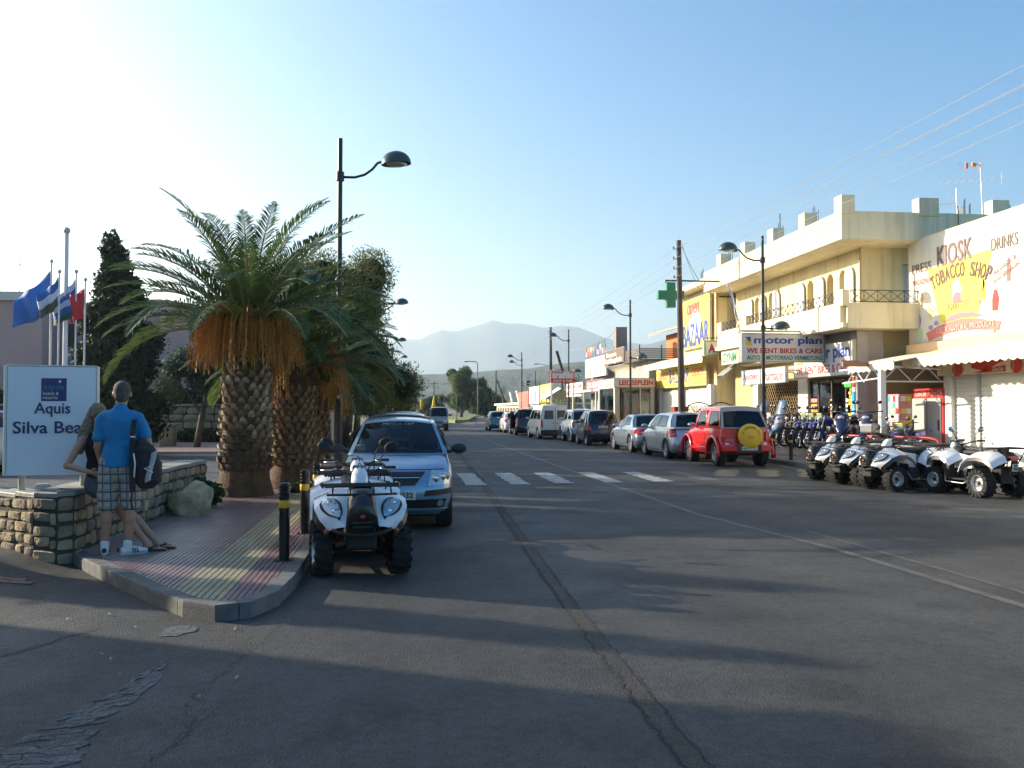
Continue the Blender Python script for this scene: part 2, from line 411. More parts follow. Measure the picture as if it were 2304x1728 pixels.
# concrete patch broken into pieces
pc = random.Random(5); L0 = [(-1.52, 6.0), (-1.62, 5.4), (-1.78, 4.9), (-1.95, 4.45), (-2.05, 4.1)]
R0 = [(-1.47, 6.05), (-1.42, 5.5), (-1.5, 5.0), (-1.5, 4.5), (-1.52, 4.05)]
pm = M()
def slabs(m, A, B, nr, nc, seed, skip=.12):
    g = random.Random(seed); G_ = []
    for i in range(nr+1):
        t = i/nr*(len(A)-1); k = min(len(A)-2, int(t)); f = t-k; a = Vector(A[k]).lerp(Vector(A[k+1]), f); b = Vector(B[k]).lerp(Vector(B[k+1]), f)
        e0, e1 = g.uniform(-.12, .12), g.uniform(-.12, .12); a, b = a.lerp(b, e0), b.lerp(a, e1)
        G_.append([a.lerp(b, min(1, max(0, q/nc+g.uniform(-.1, .1)*(0 < q < nc))))+Vector((g.uniform(-.012, .012), g.uniform(-.018, .018))) for q in range(nc+1)])
    for i in range(nr):
        for j in range(nc):
            if g.random() < skip: continue
            q = [G_[i][j], G_[i][j+1], G_[i+1][j+1], G_[i+1][j]]; c = sum(q, Vector((0, 0)))/4; sc = g.uniform(.9, .985)
            q = [c+(p-c)*sc for p in q]; mid = [(q[k]+q[(k+1) % 4])/2+Vector((g.uniform(-.006, .006), g.uniform(-.006, .006))) for k in range(4)]
            P = [x for k in range(4) for x in (q[k], mid[k])]
            if sum(P[k].x*P[(k+1) % 8].y-P[(k+1) % 8].x*P[k].y for k in range(8)) < 0: P = P[::-1]
            m.prism([(p.x, p.y) for p in P], -.004, .003+g.random()*.004)
slabs(pm, L0, R0, 34, 4, 5)
pcm = asphalt('broken old surface', (.085, .086, .088), (.15, .15, .15), .75); struct('concrete_patch', pm, pcm)
pm2 = M(); slabs(pm2, [(-1.62, 7.02), (-1.74, 6.85), (-1.7, 6.66)], [(-1.5, 6.98), (-1.46, 6.84), (-1.58, 6.68)], 5, 3, 8, .1); struct('concrete_patch', pm2, pcm)
# zebra crossing: each painted bar is a piece
zb = thing('crosswalk', 'worn white zebra crossing bars painted across the road ahead of the blue car', 'crosswalk', (5, 21, 0), world=True, kind='structure'); del zb['category']
for i, x in enumerate((1.35, 2.3, 3.27, 4.4, 5.55, 6.7)):
    ob('painted_bar', strip([(x+.2, 19.1+.12*i), (x+.2, 22.7)], .42, .008 if i != 2 else .012, .012, 20+i), PAINT if i < 5 else PAINTF, zb)
for i, (x, y) in enumerate(((7.6, 21.6), (8.6, 21.4), (9.6, 21.2))):
    ob('painted_bar', strip([(x, y-.7), (x+1.0, y+1.7)], .5, .008, .03, 30+i), PAINTY, zb)
struct('edge_marking', strip([(9.9, 17.5), (10.4, 22.0), (10.6, 24.6)], .14, .012, .004, 33), PAINTY)
for i in range(12):    # leaves, grit and litter dropped near the kerb
    x, y = [(-1.9, 6.9), (-1.2, 6.75), (-2.6, 8.0), (-1.55, 5.9), (-1.3, 5.3), (-.6, 8.2), (-2.9, 6.2)][i % 7]
    x += R.uniform(-.35, .35); y += R.uniform(-.3, .3)
    if y > 7 and x > -2.7: y -= .9
    lit = M(); a = R.uniform(0, 6); s_ = R.uniform(.01, .028)
    lit.grid(lambda u, v: (x+(u-.5)*2*s_*cos(a)-(v-.5)*s_*sin(a), y+(u-.5)*2*s_*sin(a)+(v-.5)*s_*cos(a), .012+dz(x, y)+.012*sin(pi*u)), 3, 1)
    o = ob('fallen_leaf', lit, mt('dry leaf', (.35, .24, .1), .8) if i % 3 else mt('pale litter', (.5, .45, .4), .8))
    tag(o, 'small dry leaf or scrap lying on the asphalt near the pavement corner', 'leaf', 'litter on the asphalt near the corner')

# left pavement
KL = [(-3.36, 9.83), (-3.18, 9.55), (-2.56, 8.58), (-2.03, 7.78), (-1.68, 7.3), (-1.4, 7.1), (-1.15, 7.2), (-1.0, 7.6), (-.95, 8.3), (-.95, 9.0)]
def inset(P, d):
    out = []
    for i, p in enumerate(P):
        a = Vector(P[max(i-1, 0)]); b = Vector(P[min(i+1, len(P)-1)]); t = (b-a).normalized(); n = Vector((-t.y, t.x)); out.append((p[0]+n.x*d, p[1]+n.y*d))
    return out
KI = inset(KL, .14)
base = [(-.95-.14, 60)]+[(-4.4, 60), (-4.4, 16.5), (-3.34, 16.4), (-3.34, 9.8)]+KI
slabm = M().prism(base, -.02, .112)
side = struct('pavement', slabm, mt('paving mortar', (.14, .1, .095), .85, var=.2, vs=6))
# beyond the single tiles: ribbed paving in one piece
far = M().prism([(-1.09, 17.1), (-1.09, 60), (-4.4, 60), (-4.4, 17.1)], .112, .119)
rib = mt('ribbed paving', (.17, .095, .09), .55, rgb2=(.24, .15, .13), vs=2)
o = ob('paving', far, rib, side); o['kind'] = 'stuff'
yl = M().box(-1.86, -1.4, 17.1, 60, .119, .122); ob('guidance_strip', yl, mt('buff tactile tile', (.29, .25, .13), .6, rgb2=(.2, .17, .09), vs=3, bump=.3, bs=30), side)
TRED = [mt('red ribbed tile %d' % i, c, .36, rgb2=tuple(k*.75 for k in c), vs=9, bump=.25, bs=50) for i, c in enumerate([(.27, .175, .17), (.24, .155, .155), (.3, .2, .19)])]
TYEL = [mt('buff ribbed tile %d' % i, c, .5, rgb2=tuple(k*.75 for k in c), vs=9, bump=.25, bs=50) for i, c in enumerate([(.36, .31, .2), (.33, .275, .16)])]
def tile(x0, x1, y0, y1, nr, name, mats, cache={}):
    rects = []; w = (x1-x0)/nr
    full = True; m = M()
    for k in range(nr):
        poly = [(x0+w*k+.003, y0+.003), (x0+w*(k+1)-.003, y0+.004), (x0+w*(k+1)-.005, y1-.003), (x0+w*k+.003, y1-.003)]
        n0 = list(poly)
        for i in range(len(KI)-1):
            if poly: poly = clip_poly(poly, KI[i], KI[i+1])
        
        if poly != n0: full = False
        if len(poly) >= 3:
            c = (sum(p[0] for p in poly)/len(poly), sum(p[1] for p in poly)/len(poly)); n = len(poly); up = [(p[0]+(c[0]-p[0])*(.0)+(.004 if p[0] < c[0] else -.004), p[1]) for p in poly]
            m.add([(a, b, .111) for a, b in poly]+[(a, b, .12) for a, b in up], [tuple(range(n, 2*n))]+[(i, (i+1) % n, (i+1) % n+n, i+n) for i in range(n)])
    if not m.v: return
    mat = R.choice(mats)
    key = (name, nr, mat.name, round(x1-x0, 3))
    if full:
        if key not in cache: cache[key] = M().merge(m, Matrix.Translation((-x0, -y0, 0))).data(name); cache[key].materials.append(mat)
        o = bpy.data.objects.new(name, cache[key]); COL.objects.link(o); o.parent = side; o.location = (x0, y0, 0)
        o.rotation_euler = (R.uniform(-.003, .003), R.uniform(-.003, .003), 0)
    else: ob(name, m, mat, side)
y = 7.08
while y < 17.0:
    ht = .3
    for x0 in (-1.395, -2.165, -2.465, -2.765, -3.065, -3.34): tile(x0, x0+(.3 if x0 > -3.3 else .275), y, y+ht, 6, 'paving_tile', TRED)
    tile(-1.865, -1.63, y, y+ht, 4, 'tactile_tile', TYEL); tile(-1.63, -1.395, y, y+ht, 4, 'tactile_tile', TYEL)
    y += ht
# kerb stones
kb = thing('kerb', 'grey concrete kerb around the left pavement corner', None, (-.95, 9, 0), world=True, kind='structure')
def kerbstones(P, parent, step=.62, wd=.14, h=.125, mat=KERB, lo=-.02):
    pts = []
    for i in range(len(P)-1):
        a, b = Vector(P[i]), Vector(P[i+1]); n = max(1, round((b-a).length/.1))
        pts += [a.lerp(b, k/n) for k in range(n)]
    pts.append(Vector(P[-1])); k = max(2, int(step/.1)); i = 0
    ins = [Vector(p) for p in inset([tuple(p) for p in pts], wd)]
    while i < len(pts)-1:
        j = min(i+k, len(pts)-1)
        seg = pts[i:j+1]; sn = ins[i:j+1]; m = M()
        f = lambda u, v, a=seg, b=sn: None
        n = len(seg); prof = [(0, lo), (.0, h-.025), (.02, h-.003), (.05, h), (1, h), (1, lo)]
        vs = []; fs = []
        for q in range(n):
            p = seg[q].copy(); r = sn[q].copy()
            if q == 0: d = (seg[1]-seg[0]).normalized()*.004; p += d; r += d
            if q == n-1: d = (seg[-2]-seg[-1]).normalized()*.004; p += d; r += d
            for (t, z) in prof: c = p.lerp(r, t); vs.append((c.x, c.y, z))
        K_ = len(prof)
        for q in range(n-1):
            for s_ in range(K_): a = q*K_+s_; b = q*K_+(s_+1) % K_; fs.append((a, b, b+K_, a+K_))
        fs += [tuple(range(K_-1, -1, -1)), tuple(range(len(vs)-K_, len(vs)))]
        ob('kerb_stone', m.add(vs, fs), mat, parent, fix=True); i = j
kerbstones(KL, kb); kerbstones([(-.95, 9.0), (-.95, 30)], kb, 1.0)
o = ob('kerb_run', M().box(-1.09, -.95, 30, 60, -.02, .125), KERB, kb); o['kind'] = 'stuff'
# right pavement
rp = M().prism([(11.05, 22.1), (15.4, 22.1), (15.4, 45), (16, 95), (11.05, 95)], -.02, .12)
struct('right_pavement', rp, mt('dusty red paving', (.2, .13, .115), .8, rgb2=(.33, .27, .2), vs=1.2, bump=.4, bs=12))
kb2 = thing('kerb', 'grey concrete kerb along the right pavement by the red jeep', None, (10.9, 22, 0), world=True, kind='structure')
kerbstones([(11.05, 60), (10.9, 59.5), (10.9, 22.3), (11.1, 22.05), (15.3, 22.05)][1:], kb2, 1.0)
struct('kiosk_forecourt', M().box(11.2, 22, 15.5, 22.0, -.01, .016), mt('dusty concrete', (.22, .2, .17), .85, rgb2=(.12, .11, .1), vs=.8, bump=.4, bs=25))
# far median island
med = thing('median_island', 'pale kerbed traffic island at the far fork of the road', 'traffic island', (7.7, 94, 0), world=True)
ob('island_kerb', M().prism([(6.1, 94), (7.2, 92.3), (9.3, 92.6), (9.6, 95), (8.4, 97), (6.6, 96.5)], 0, .22), mt('pale island', (.5, .47, .38), .8), med, bevel=.04)
gr = M().prism([(5.0, 118), (6.2, 108), (8.0, 112), (14, 175), (8.5, 180)], 0, .35)
struct('grass_verge', gr, mt('dry grass', (.2, .2, .06), .9, rgb2=(.12, .16, .04), vs=.6, bump=.5, bs=3))

# mountains and the near hill: heightfields
def ridge(name, prof, Y0, depth, mat, seed, rough, nx=150, ny=26):
    """prof: (X/Y, height) points of the skyline"""
    xs = [p[0] for p in prof]; hs = [p[1] for p in prof]
    def f(u, v):
        sx = xs[0]+(xs[-1]-xs[0])*u; h = float(np.interp(sx, xs, hs)); yy = Y0+(v-.45)*depth
        sh = max(0, 1-abs(v-.5)*2)**.8 if v < .5 else max(0, 1-abs(v-.5)*2)
        x = sx*(Y0+ (v-.5)*depth*.25); n = noise.fractal((x*.004*1000/Y0*3+seed, yy*.004*1000/Y0*3, seed), 1, 2, 5)
        spur = abs(noise.noise((x*.0022*3000/Y0+seed, seed, 0)))
        z = h*sh*(1-(.35*spur+.1)*(1-sh)*1.5)+n*rough*sh*(1 if v != .5 else .4)
        return (x, yy, max(z, -5))
    return struct(name, M().grid(f, nx, ny), mat, smooth=True)
def pk(pts, Y): # display pixel skyline of the photo measured once as bearing / elevation
    return [((math.tan(math.atan((x-1106)/1960)+.11983)), (885-y)/1960*Y*math.cos(math.atan((x-1106)/1960))**-1*0+(885-y)/1960*Y*1.0) for x, y in pts]
MT1 = [(-900, 800), (-400, 770), (0, 750), (400, 762), (700, 752), (800, 742), (869, 732), (908, 733), (930, 722), (959, 710), (981, 716), (1005, 708), (1040, 698), (1069, 686), (1095, 694), (1130, 693), (1156, 697), (1179, 703), (1227, 697), (1256, 701), (1303, 722), (1325, 729), (1369, 736), (1404, 738), (1500, 748), (1700, 760), (2000, 780), (2600, 800)]
MT2 = [(1300, 885), (1340, 765), (1383, 747), (1433, 731), (1500, 715), (1600, 725), (1800, 760), (2300, 790), (2800, 885)]
HL = [(-600, 870), (0, 850), (500, 830), (859, 811), (938, 806), (1017, 800), (1086, 793), (1152, 790), (1209, 781), (1263, 776), (1330, 770), (1500, 775), (1800, 800), (2400, 840)]
rock = mt('mountain scrub', (.12, .12, .1), .95, rgb2=(.06, .075, .05), vs=.004, det=8)
ridge('mountain', pk(MT1, 6000), 6000, 1600, rock, 3.1, 26, 220, 30)
ridge('mountain', pk(MT2, 4300), 4300, 1100, rock, 8.7, 18, 120, 24)
hill = ridge('hill', pk(HL, 1500), 1500, 700, mt('hill scrub', (.075, .07, .04), .95, rgb2=(.022, .036, .014), vs=.03, det=9), 5.5, 5, 240, 50)
# scrub on the hill
g = np.random.default_rng(4); me = hill.data; co = np.empty(len(me.vertices)*3, 'f'); me.vertices.foreach_get('co', co); co = co.reshape(-1, 3)
co = co[(co[:, 2] > 6) & (co[:, 1] < 1500)]
bl = [((p[0]+g.normal()*8, p[1]+g.normal()*8, p[2]+.6), (g.uniform(2.5, 6), g.uniform(2.5, 6), g.uniform(1.5, 4))) for p in co[g.choice(len(co), 3200)]]
o = ob('hill_scrub', quadmesh('hill_scrub', leaves(60000, bl, 1.5, 9)), leafmat('scrub', (.03, .05, .018), (.07, .09, .035), .05)); tag(o, kind='stuff', label='dark green scrub dotted over the near hill')
# haze
HZ = M().box(-8200, 8200, -700, 9400, -8, 700)
# ---------------------------------------------------------------- buildings
CREAM = mt('cream render', (.78, .68, .43), .9, var=.09, streak=.22, vs=.8, bump=.15, bs=40)
CREAM2 = mt('pale cream render', (.8, .71, .5), .9, streak=.18, var=.08, vs=1)
WHITE = mt('white paint', (.78, .77, .73), .6, var=.04, vs=2)
WHITEG = mt('white gloss', (.8, .8, .8), .25)
IRON = mt('dark iron', (.03, .028, .027), .5)
STEEL = mt('grey steel', (.35, .36, .37), .4, .6)
BROWN = mt('brown frame', (.09, .045, .03), .5)
GREYW = mt('grey wall', (.3, .3, .3), .85, var=.1, vs=1)
DARKIN = mt('dark interior', (.03, .028, .026), .9)
BLUEL = mt('blue lettering', (.03, .08, .42), .5); REDL = mt('red lettering', (.55, .02, .025), .5)
GREENL = mt('green lettering', (.02, .28, .17), .5); NAVY = mt('navy lettering', (.015, .015, .12), .5)
GREYL = mt('brown grey lettering', (.2, .13, .12), .6); YELL = mt('yellow print', (.8, .6, .03), .6)
YELB = mt('yellow board', (.8, .62, .1), .6, var=.06, vs=1); REDB = mt('red board', (.6, .035, .03), .5)
ORNG = mt('orange print', (.75, .35, .03), .6); BLK = mt('black', (.012, .012, .013), .5)
SHOPG = glassmat('shop glass', (.55, .58, .56)); CANV = mt('cream canvas', (.8, .72, .52), .85, var=.05, vs=3)
SHUT = mt('shutter slats', (.78, .76, .68), .5)
XD, YU = (0, -1, 0), (0, 0, 1)
def cut(m, cutters, name='wall'):
    a = m.data('a'); o = bpy.data.objects.new('a', a); COL.objects.link(o); cm = M()
    for c in cutters: cm.merge(c)
    b_ = bmesh.new(); cme = cm.data('c'); b_.from_mesh(cme); bmesh.ops.recalc_face_normals(b_, faces=b_.faces); b_.to_mesh(cme); b_.free()
    b_ = bmesh.new(); b_.from_mesh(a); bmesh.ops.recalc_face_normals(b_, faces=b_.faces); b_.to_mesh(a); b_.free()
    c = bpy.data.objects.new('c', cme); COL.objects.link(c)
    md = o.modifiers.new('b', 'BOOLEAN'); md.object = c; md.operation = 'DIFFERENCE'; md.solver = 'EXACT'; md.use_self = True
    bpy.context.view_layer.update()
    r = bpy.data.meshes.new_from_object(o.evaluated_get(bpy.context.evaluated_depsgraph_get()))
    bpy.data.objects.remove(o); bpy.data.objects.remove(c); r.name = name; return r
def archpoly(y0, y1, z0, z1, n=10):
    r = (y1-y0)/2; c = (y0+y1)/2
    return [(y0, z0), (y1, z0)]+[(c+r*cos(pi*k/n), z1-r*1.15+r*1.15*sin(pi*k/n)) for k in range(n+1)]
def xslab(poly, x0, x1): return M().slab([(x0, a, b) for a, b in poly], (x1-x0, 0, 0))
def lattice(p0, p1, z0, z1, pitch, r, frame=True, n=4):
    """crossed bars between two ground points"""
    a, b = Vector((p0[0], p0[1], 0)), Vector((p1[0], p1[1], 0)); L = (b-a).length; k = max(1, round(L/pitch)); m = M()
    for i in range(k):
        q0, q1 = a.lerp(b, i/k), a.lerp(b, (i+1)/k)
        m.cyl(q0+Vector((0, 0, z0)), q1+Vector((0, 0, z1)), r, n=n); m.cyl(q0+Vector((0, 0, z1)), q1+Vector((0, 0, z0)), r, n=n)
        m.cyl(q0+Vector((0, 0, z0)), q0+Vector((0, 0, z1)), r, n=n)
    if frame:
        for z in (z0, z1): m.cyl(a+Vector((0, 0, z)), b+Vector((0, 0, z)), r*1.5, n=n)
    return m

# --- cream two-storey building
B = thing('cream_building', 'two-storey cream building with arched windows, long balcony and square merlons on its parapet', 'building', (18, 32, .1), world=True)
ops = [(27.9, 28.36), (28.76, 29.24), (30.25, 30.75), (33.72, 34.2), (35.1, 35.6)]
upper = cut(M().box(14.3, 24, 26.9, 37.7, 4.2, 6.75), [xslab(archpoly(a, b, 4.25, 6.17), 14.0, 14.62) for a, b in ops]+[M().box(15.7, 16.9, 26.5, 27.1, 4.25, 6.2), M().box(19.0, 20.2, 26.5, 27.1, 4.25, 6.2)])
ob('wall', upper, CREAM, B)
for a, b in ops:
    w = ob('window', xslab(archpoly(a, b, 4.26, 6.16), 14.56, 14.6), mt('curtained glass', (.5, .42, .2), .35, var=.1, vs=3), B)
    ob('frame', M().box(14.5, 14.55, (a+b)/2-.02, (a+b)/2+.02, 4.26, 6.1).box(14.5, 14.55, a, b, 5.3, 5.34), BROWN, w)
for a, b in ((27.28, 27.82), (29.32, 29.95), (30.85, 31.5), (33.0, 33.62), (34.35, 34.95), (35.7, 36.2)):
    ob('arched_shutter', xslab(archpoly(a, b, 4.26, 6.19), 14.2, 14.25), WHITEG, B, bevel=.01)
for x in (15.7, 19.0):
    ob('louvred_shutter', M().box(x+.02, x+1.18, 26.98, 27.02, 4.27, 6.18), mt('grey louvre', (.5, .55, .58), .5), B)
ob('soffit', M().box(13.05, 24.6, 25.65, 38.0, 6.68, 6.76), CREAM2, B)
ob('parapet', cut(M().box(13, 24.6, 25.6, 38.1, 6.7, 7.55), [M().box(13.2, 24.4, 25.8, 37.9, 6.98, 7.8)]), CREAM2, B)
for y0, y1 in ((25.55, 26.02), (28.07, 28.52), (30.6, 31.1), (33.25, 33.75), (35.93, 36.42)): ob('merlon', M().box(12.98, 13.4, y0, y1, 7.45, 8.02), CREAM2, B)
for x0, x1 in ((15.46, 16.1), (17.85, 18.4), (20.6, 21.1)): ob('merlon', M().box(x0, x1, 25.57, 25.95, 7.45, 8.0), CREAM2, B)
ob('groove_shade_strip', M().box(12.99, 13.0, 25.6, 38.1, 7.12, 7.135).box(12.99, 13.0, 25.6, 38.1, 7.33, 7.345), mt('painted groove shade', (.5, .42, .25), .9), B)  # raised strips stand for grooves; groove shade is put into their colour
for (x, y) in ((13.7, 36.7), (13.6, 31.3), (13.7, 28.7), (17.3, 25.9), (18.7, 26)):
    m = M()
    for k in range(4): m.cyl((x+.12*(k % 2), y+.13*k, 7.2), (x+.12*(k % 2), y+.13*k, 8.2+.1*k-(.3 if x > 14 else 0)), .012, n=5)
    ob('rebar', m, IRON, B)
ob('balcony_floor', M().box(13.02, 14.3, 25.62, 37.0, 4.06, 4.2).box(14.3, 22, 25.62, 26.9, 4.06, 4.2), CREAM2, B)
bw = M().box(13, 13.16, 25.75, 36.4, 4.04, 4.8).box(13.16, 22, 25.6, 25.75, 4.04, 4.8)
ob('balcony_wall', bw, CREAM2, B)
for y0, y1 in ((25.55, 26.07), (33.2, 33.85), (35.9, 36.43)): ob('balcony_post', M().box(12.98, 13.2, y0, y1, 4.7, 5.18), CREAM2, B)
ob('railing', lattice((13.08, 26.07), (13.08, 33.2), 4.84, 5.16, .4, .011), IRON, B)
ob('railing', lattice((13.08, 33.85), (13.08, 35.9), 4.84, 5.16, .4, .011), IRON, B)
ob('railing', lattice((13.3, 25.68), (21, 25.68), 4.84, 5.18, .42, .011), IRON, B)
ob('downpipe', M().cyl((14.22, 26.82, .1), (14.22, 26.82, 6.7), .035, n=8), mt('downpipe', (.45, .33, .2), .6), B)
# ground floor
ob('wall', cut(M().box(14.25, 24, 26.95, 37.7, .1, 4.06), [M().box(14, 18.5, 27.25, 30.6, .38, 2.68), M().box(14, 18.5, 31.45, 35.0, .3, 2.66)]), mt('shade toned yellow render', (.5, .42, .22), .9, var=.08, vs=1), B)  # ground-floor render has shade put into its darker colour
ob('corner_pillar', M().box(13.95, 14.3, 26.55, 26.95, .1, 4.05).box(14.3, 14.9, 26.7, 26.95, .1, 4.05), mt('lilac grey pillar', (.42, .4, .4), .8, var=.1, vs=2), B)
ob('fascia', M().box(13.95, 14.25, 26.95, 31.2, 3.78, 4.05), mt('grey fascia', (.3, .28, .27), .7), B)
ob('shop_interior', M().box(18.3, 18.4, 27.2, 35.2, .1, 3).box(14.4, 18.4, 27.2, 35.2, .2, .3), DARKIN, B)
f = M()
for y in (27.28, 28.0, 28.98, 29.95, 30.57): f.box(14.3, 14.36, y-.03, y+.03, .38, 2.66)
f.box(14.3, 14.36, 27.25, 30.6, 2.58, 2.66).box(14.3, 14.36, 27.25, 30.6, .38, .48)
fr = ob('shop_front_frame', f, BROWN, B)
for a, b in ((27.3, 27.97), (28.03, 28.95), (29.01, 29.92), (29.98, 30.55)): ob('glass_pane', M().box(14.325, 14.335, a, b, .48, 2.58), SHOPG, B)
gg = random.Random(3)
for i in range(9): ob('price_sticker', M().box(14.29, 14.3, 27.35, 27.35+gg.uniform(.3, .55), 2.2-i*.115, 2.29-i*.115), [ORNG, YELL][i % 2], fr)
for i in range(7): ob('price_sticker', M().box(14.29, 14.3, 30.02, 30.5, 1.85-i*.19, 1.98-i*.19), [mt('pink sticker', (.6, .25, .25), .6), ORNG][i > 0], fr)
for i in range(6):
    ob('round_sticker', M().lathe([(.0, -.004), (.065, -.004), (.065, .004), (0, .004)], 12, (14.29, 27.9, 1.9-i*.17), 'X'), [WHITE, WHITE, mt('sky sticker', (.2, .4, .7), .5)][i % 3], fr)
    ob('round_sticker', M().box(14.285, 14.3, 28.93, 29.05, 1.2+i*.13, 1.3+i*.13), [WHITE, ORNG][i % 2], fr)
ob('led_text', M().box(14.28, 14.3, 27.35, 28.0, 2.28, 2.55), DARKIN, fr)
lettering('led_letters', 'MOTOR PLAN', (14.275, 28.02, 2.33), XD, .62, .17, mt('green led', (.1, .9, .1), .5, emis=.9), B)
lg = ob('card_sign', M().box(13.93, 13.95, 26.58, 26.92, 1.1, 2.72), WHITE, B)
for z0, z1, c in ((2.3, 2.62, REDL), (1.86, 2.16, mt('cyan print', (.03, .35, .7), .5)), (1.62, 1.84, mt('light cyan print', (.2, .5, .75), .5)), (1.5, 1.6, MC['cyan print']), (1.36, 1.43, BLUEL), (1.16, 1.22, mt('mauve print', (.3, .2, .25), .5))):
    ob('card_print', M().box(13.92, 13.93, 26.61, 26.89, z0, z1), c, lg)
ob('card_print', M().lathe([(0, -.01), (.1, -.01), (.1, 0), (0, 0)], 16, (13.917, 26.68, 2.46), 'X'), ORNG, lg)
lad = M()
for z in (1.1, 1.4, 1.7, 2.0, 2.3, 2.6): lad.box(14.2, 14.22, 30.62, 31.3, z, z+.05)
ob('zebra_print', lad, WHITE, B); ob('white_wall_panel', M().box(14.22, 14.25, 30.62, 31.4, .4, 2.68), WHITE, B)
# pharmacy front with folding grille
gm = M(); y = 31.45
nb = 17
for i in range(-9, nb+9):
    y0 = 31.45+i*.21
    for s_ in (1, -1):
        za, zb_ = .32, 2.64; ya, yb = y0, y0+s_*1.9
        lo, hi = 31.46, 34.99
        t0, t1 = 0, 1
        d = yb-ya
        for lim, sg in ((lo, 1), (hi, -1)):
            t = (lim-ya)/d
            if sg*(ya-lim) < 0: t0 = max(t0, t)
            if sg*(yb-lim) < 0: t1 = min(t1, t)
        if t0 < t1: gm.cyl((14.3, ya+d*t0, za+(zb_-za)*t0), (14.3, ya+d*t1, za+(zb_-za)*t1), .013, n=4)
o = ob('folding_grille', gm, mt('brass grille', (.3, .2, .09), .4, .6), B); o['kind'] = 'stuff'
ob('glass_pane', M().box(14.42, 14.43, 31.45, 35.0, .3, 2.66), SHOPG, B)
for i in range(26):
    y, z = gg.uniform(31.6, 34.8), gg.choice((.7, 1.1, 1.5, 1.9)); ob('shop_goods', M().box(14.7, 14.85, y, y+gg.uniform(.06, .16), z, z+gg.uniform(.12, .3)), gg.choice([WHITE, ORNG, MC['sky sticker'], REDL, CREAM]), B)
ob('white_pilaster', M().box(14.15, 14.3, 34.98, 35.5, .1, 2.9), WHITE, B)
# wall-mounted signs, each a thing
def board(name, label, x0, x1, y0, y1, z0, z1, mat, cat='sign', edge=STEEL):
    t = thing(name, label, cat, ((x0+x1)/2, (y0+y1)/2, z0), world=True)
    ob('panel', M().box(x0, x1, y0, y1, z0, z1), mat, t, bevel=.006)
    e = .03; xf = x0-.006; m = M()
    if (y1-y0) > (x1-x0):
        m.box(x0-.012, x1+.012, y0-.02, y1+.02, z1, z1+e).box(x0-.012, x1+.012, y0-.02, y1+.02, z0-e, z0).box(x0-.012, x1+.012, y0-.02, y0, z0, z1).box(x0-.012, x1+.012, y1, y1+.02, z0, z1)
    else:
        m.box(x0-.02, x1+.02, y0-.012, y1+.012, z1, z1+e).box(x0-.02, x1+.02, y0-.012, y1+.012, z0-e, z0).box(x0-.02, x0, y0-.012, y1+.012, z0, z1).box(x1, x1+.02, y0-.012, y1+.012, z0, z1)
    ob('frame', m, edge, t); return t
ms = board('shop_sign', 'white motor plan shop fascia above the bike rental window', 13.82, 13.94, 26.6, 30.8, 2.72, 3.74, WHITE)
lettering('letters', 'motor plan', (13.82, 29.9, 3.12), XD, 3.15, .58, BLUEL, ms, bold=.02)
lettering('letters', 'WE RENT BIKES & CARS', (13.82, 30.65, 2.8), XD, 3.9, .27, REDL, ms, bold=.012)
ob('logo_block', M().box(13.81, 13.82, 30.1, 30.6, 3.15, 3.45), YELL, ms); ob('logo_block', M().slab([(13.805, 30.6, 3.6), (13.805, 30.05, 3.6), (13.805, 30.1, 3.2)], (.006, 0, 0)), BLUEL, ms)
hs = thing('hanging_sign', 'white motor plan rental sign hanging over the pavement behind the lamp post', 'sign', (12.4, 28.5, 3.2), world=True)
ob('panel', M().box(11.0, 13.78, 28.42, 28.66, 3.18, 4.07), mt('lightbox white', (.74, .72, .67), .4), hs, bevel=.01)
ob('frame', M().box(10.96, 11.0, 28.4, 28.68, 3.15, 4.1).box(13.78, 13.82, 28.4, 28.68, 3.15, 4.1).box(11.0, 13.78, 28.4, 28.68, 4.07, 4.1).box(11.0, 13.78, 28.4, 28.68, 3.15, 3.18), STEEL, hs)
lettering('letters', 'motor plan', (11.38, 28.42, 3.68), (1, 0, 0), 2.33, .32, BLUEL, hs, bold=.03)
lettering('letters', 'WE RENT BIKES & CARS', (11.13, 28.42, 3.44), (1, 0, 0), 2.58, .17, REDL, hs, bold=.025)
lettering('letters', 'AUTO & MOTORRAD VERMIETUNG', (11.13, 28.42, 3.225), (1, 0, 0), 2.6, .145, GREENL, hs, bold=.02)
ob('logo_block', M().box(11.1, 11.3, 28.41, 28.42, 3.7, 3.9), YELL, hs); ob('logo_block', M().slab([(11.08, 28.405, 3.97), (11.27, 28.405, 3.97), (11.24, 28.405, 3.78)], (0, .008, 0)), BLUEL, hs)
ob('bracket', M().box(10.96, 14.0, 28.5, 28.56, 4.14, 4.2).box(12.5, 12.55, 28.5, 28.56, 4.2, 4.36).box(12.0, 12.55, 28.5, 28.56, 4.33, 4.37).box(12.0, 12.05, 28.5, 28.56, 4.2, 4.33), STEEL, hs)
for a, b, s_, lb in ((32.3, 34.1, 'Apotheke', 'white pharmacy board reading Apotheke in red script'), (30.05, 32.2, 'Pharmacie', 'white pharmacy board reading Pharmacie in red script')):
    t = board('shop_sign', lb, 13.15, 13.25, a, b, 2.57, 3.08, WHITE)
    lettering('letters', s_, (13.15, b-.15, 2.64), XD, (b-a)-.35, .36, mt('wine lettering', (.35, .05, .06), .5), t, shear=.35)
    ob('bracket', M().box(13.25, 14.25, a+.3, a+.34, 2.95, 3.0).box(13.25, 14.25, b-.34, b-.3, 2.95, 3.0), STEEL, t)
t = thing('awning_frame', 'folded grey shop awning with diagonal arms above the pharmacy', 'awning', (13.6, 35, 3.3), world=True)
ob('cassette', M().obox((13.85, 33.2, 3.45), (.25, 5.0, .16), ry=.3), CANV, t)
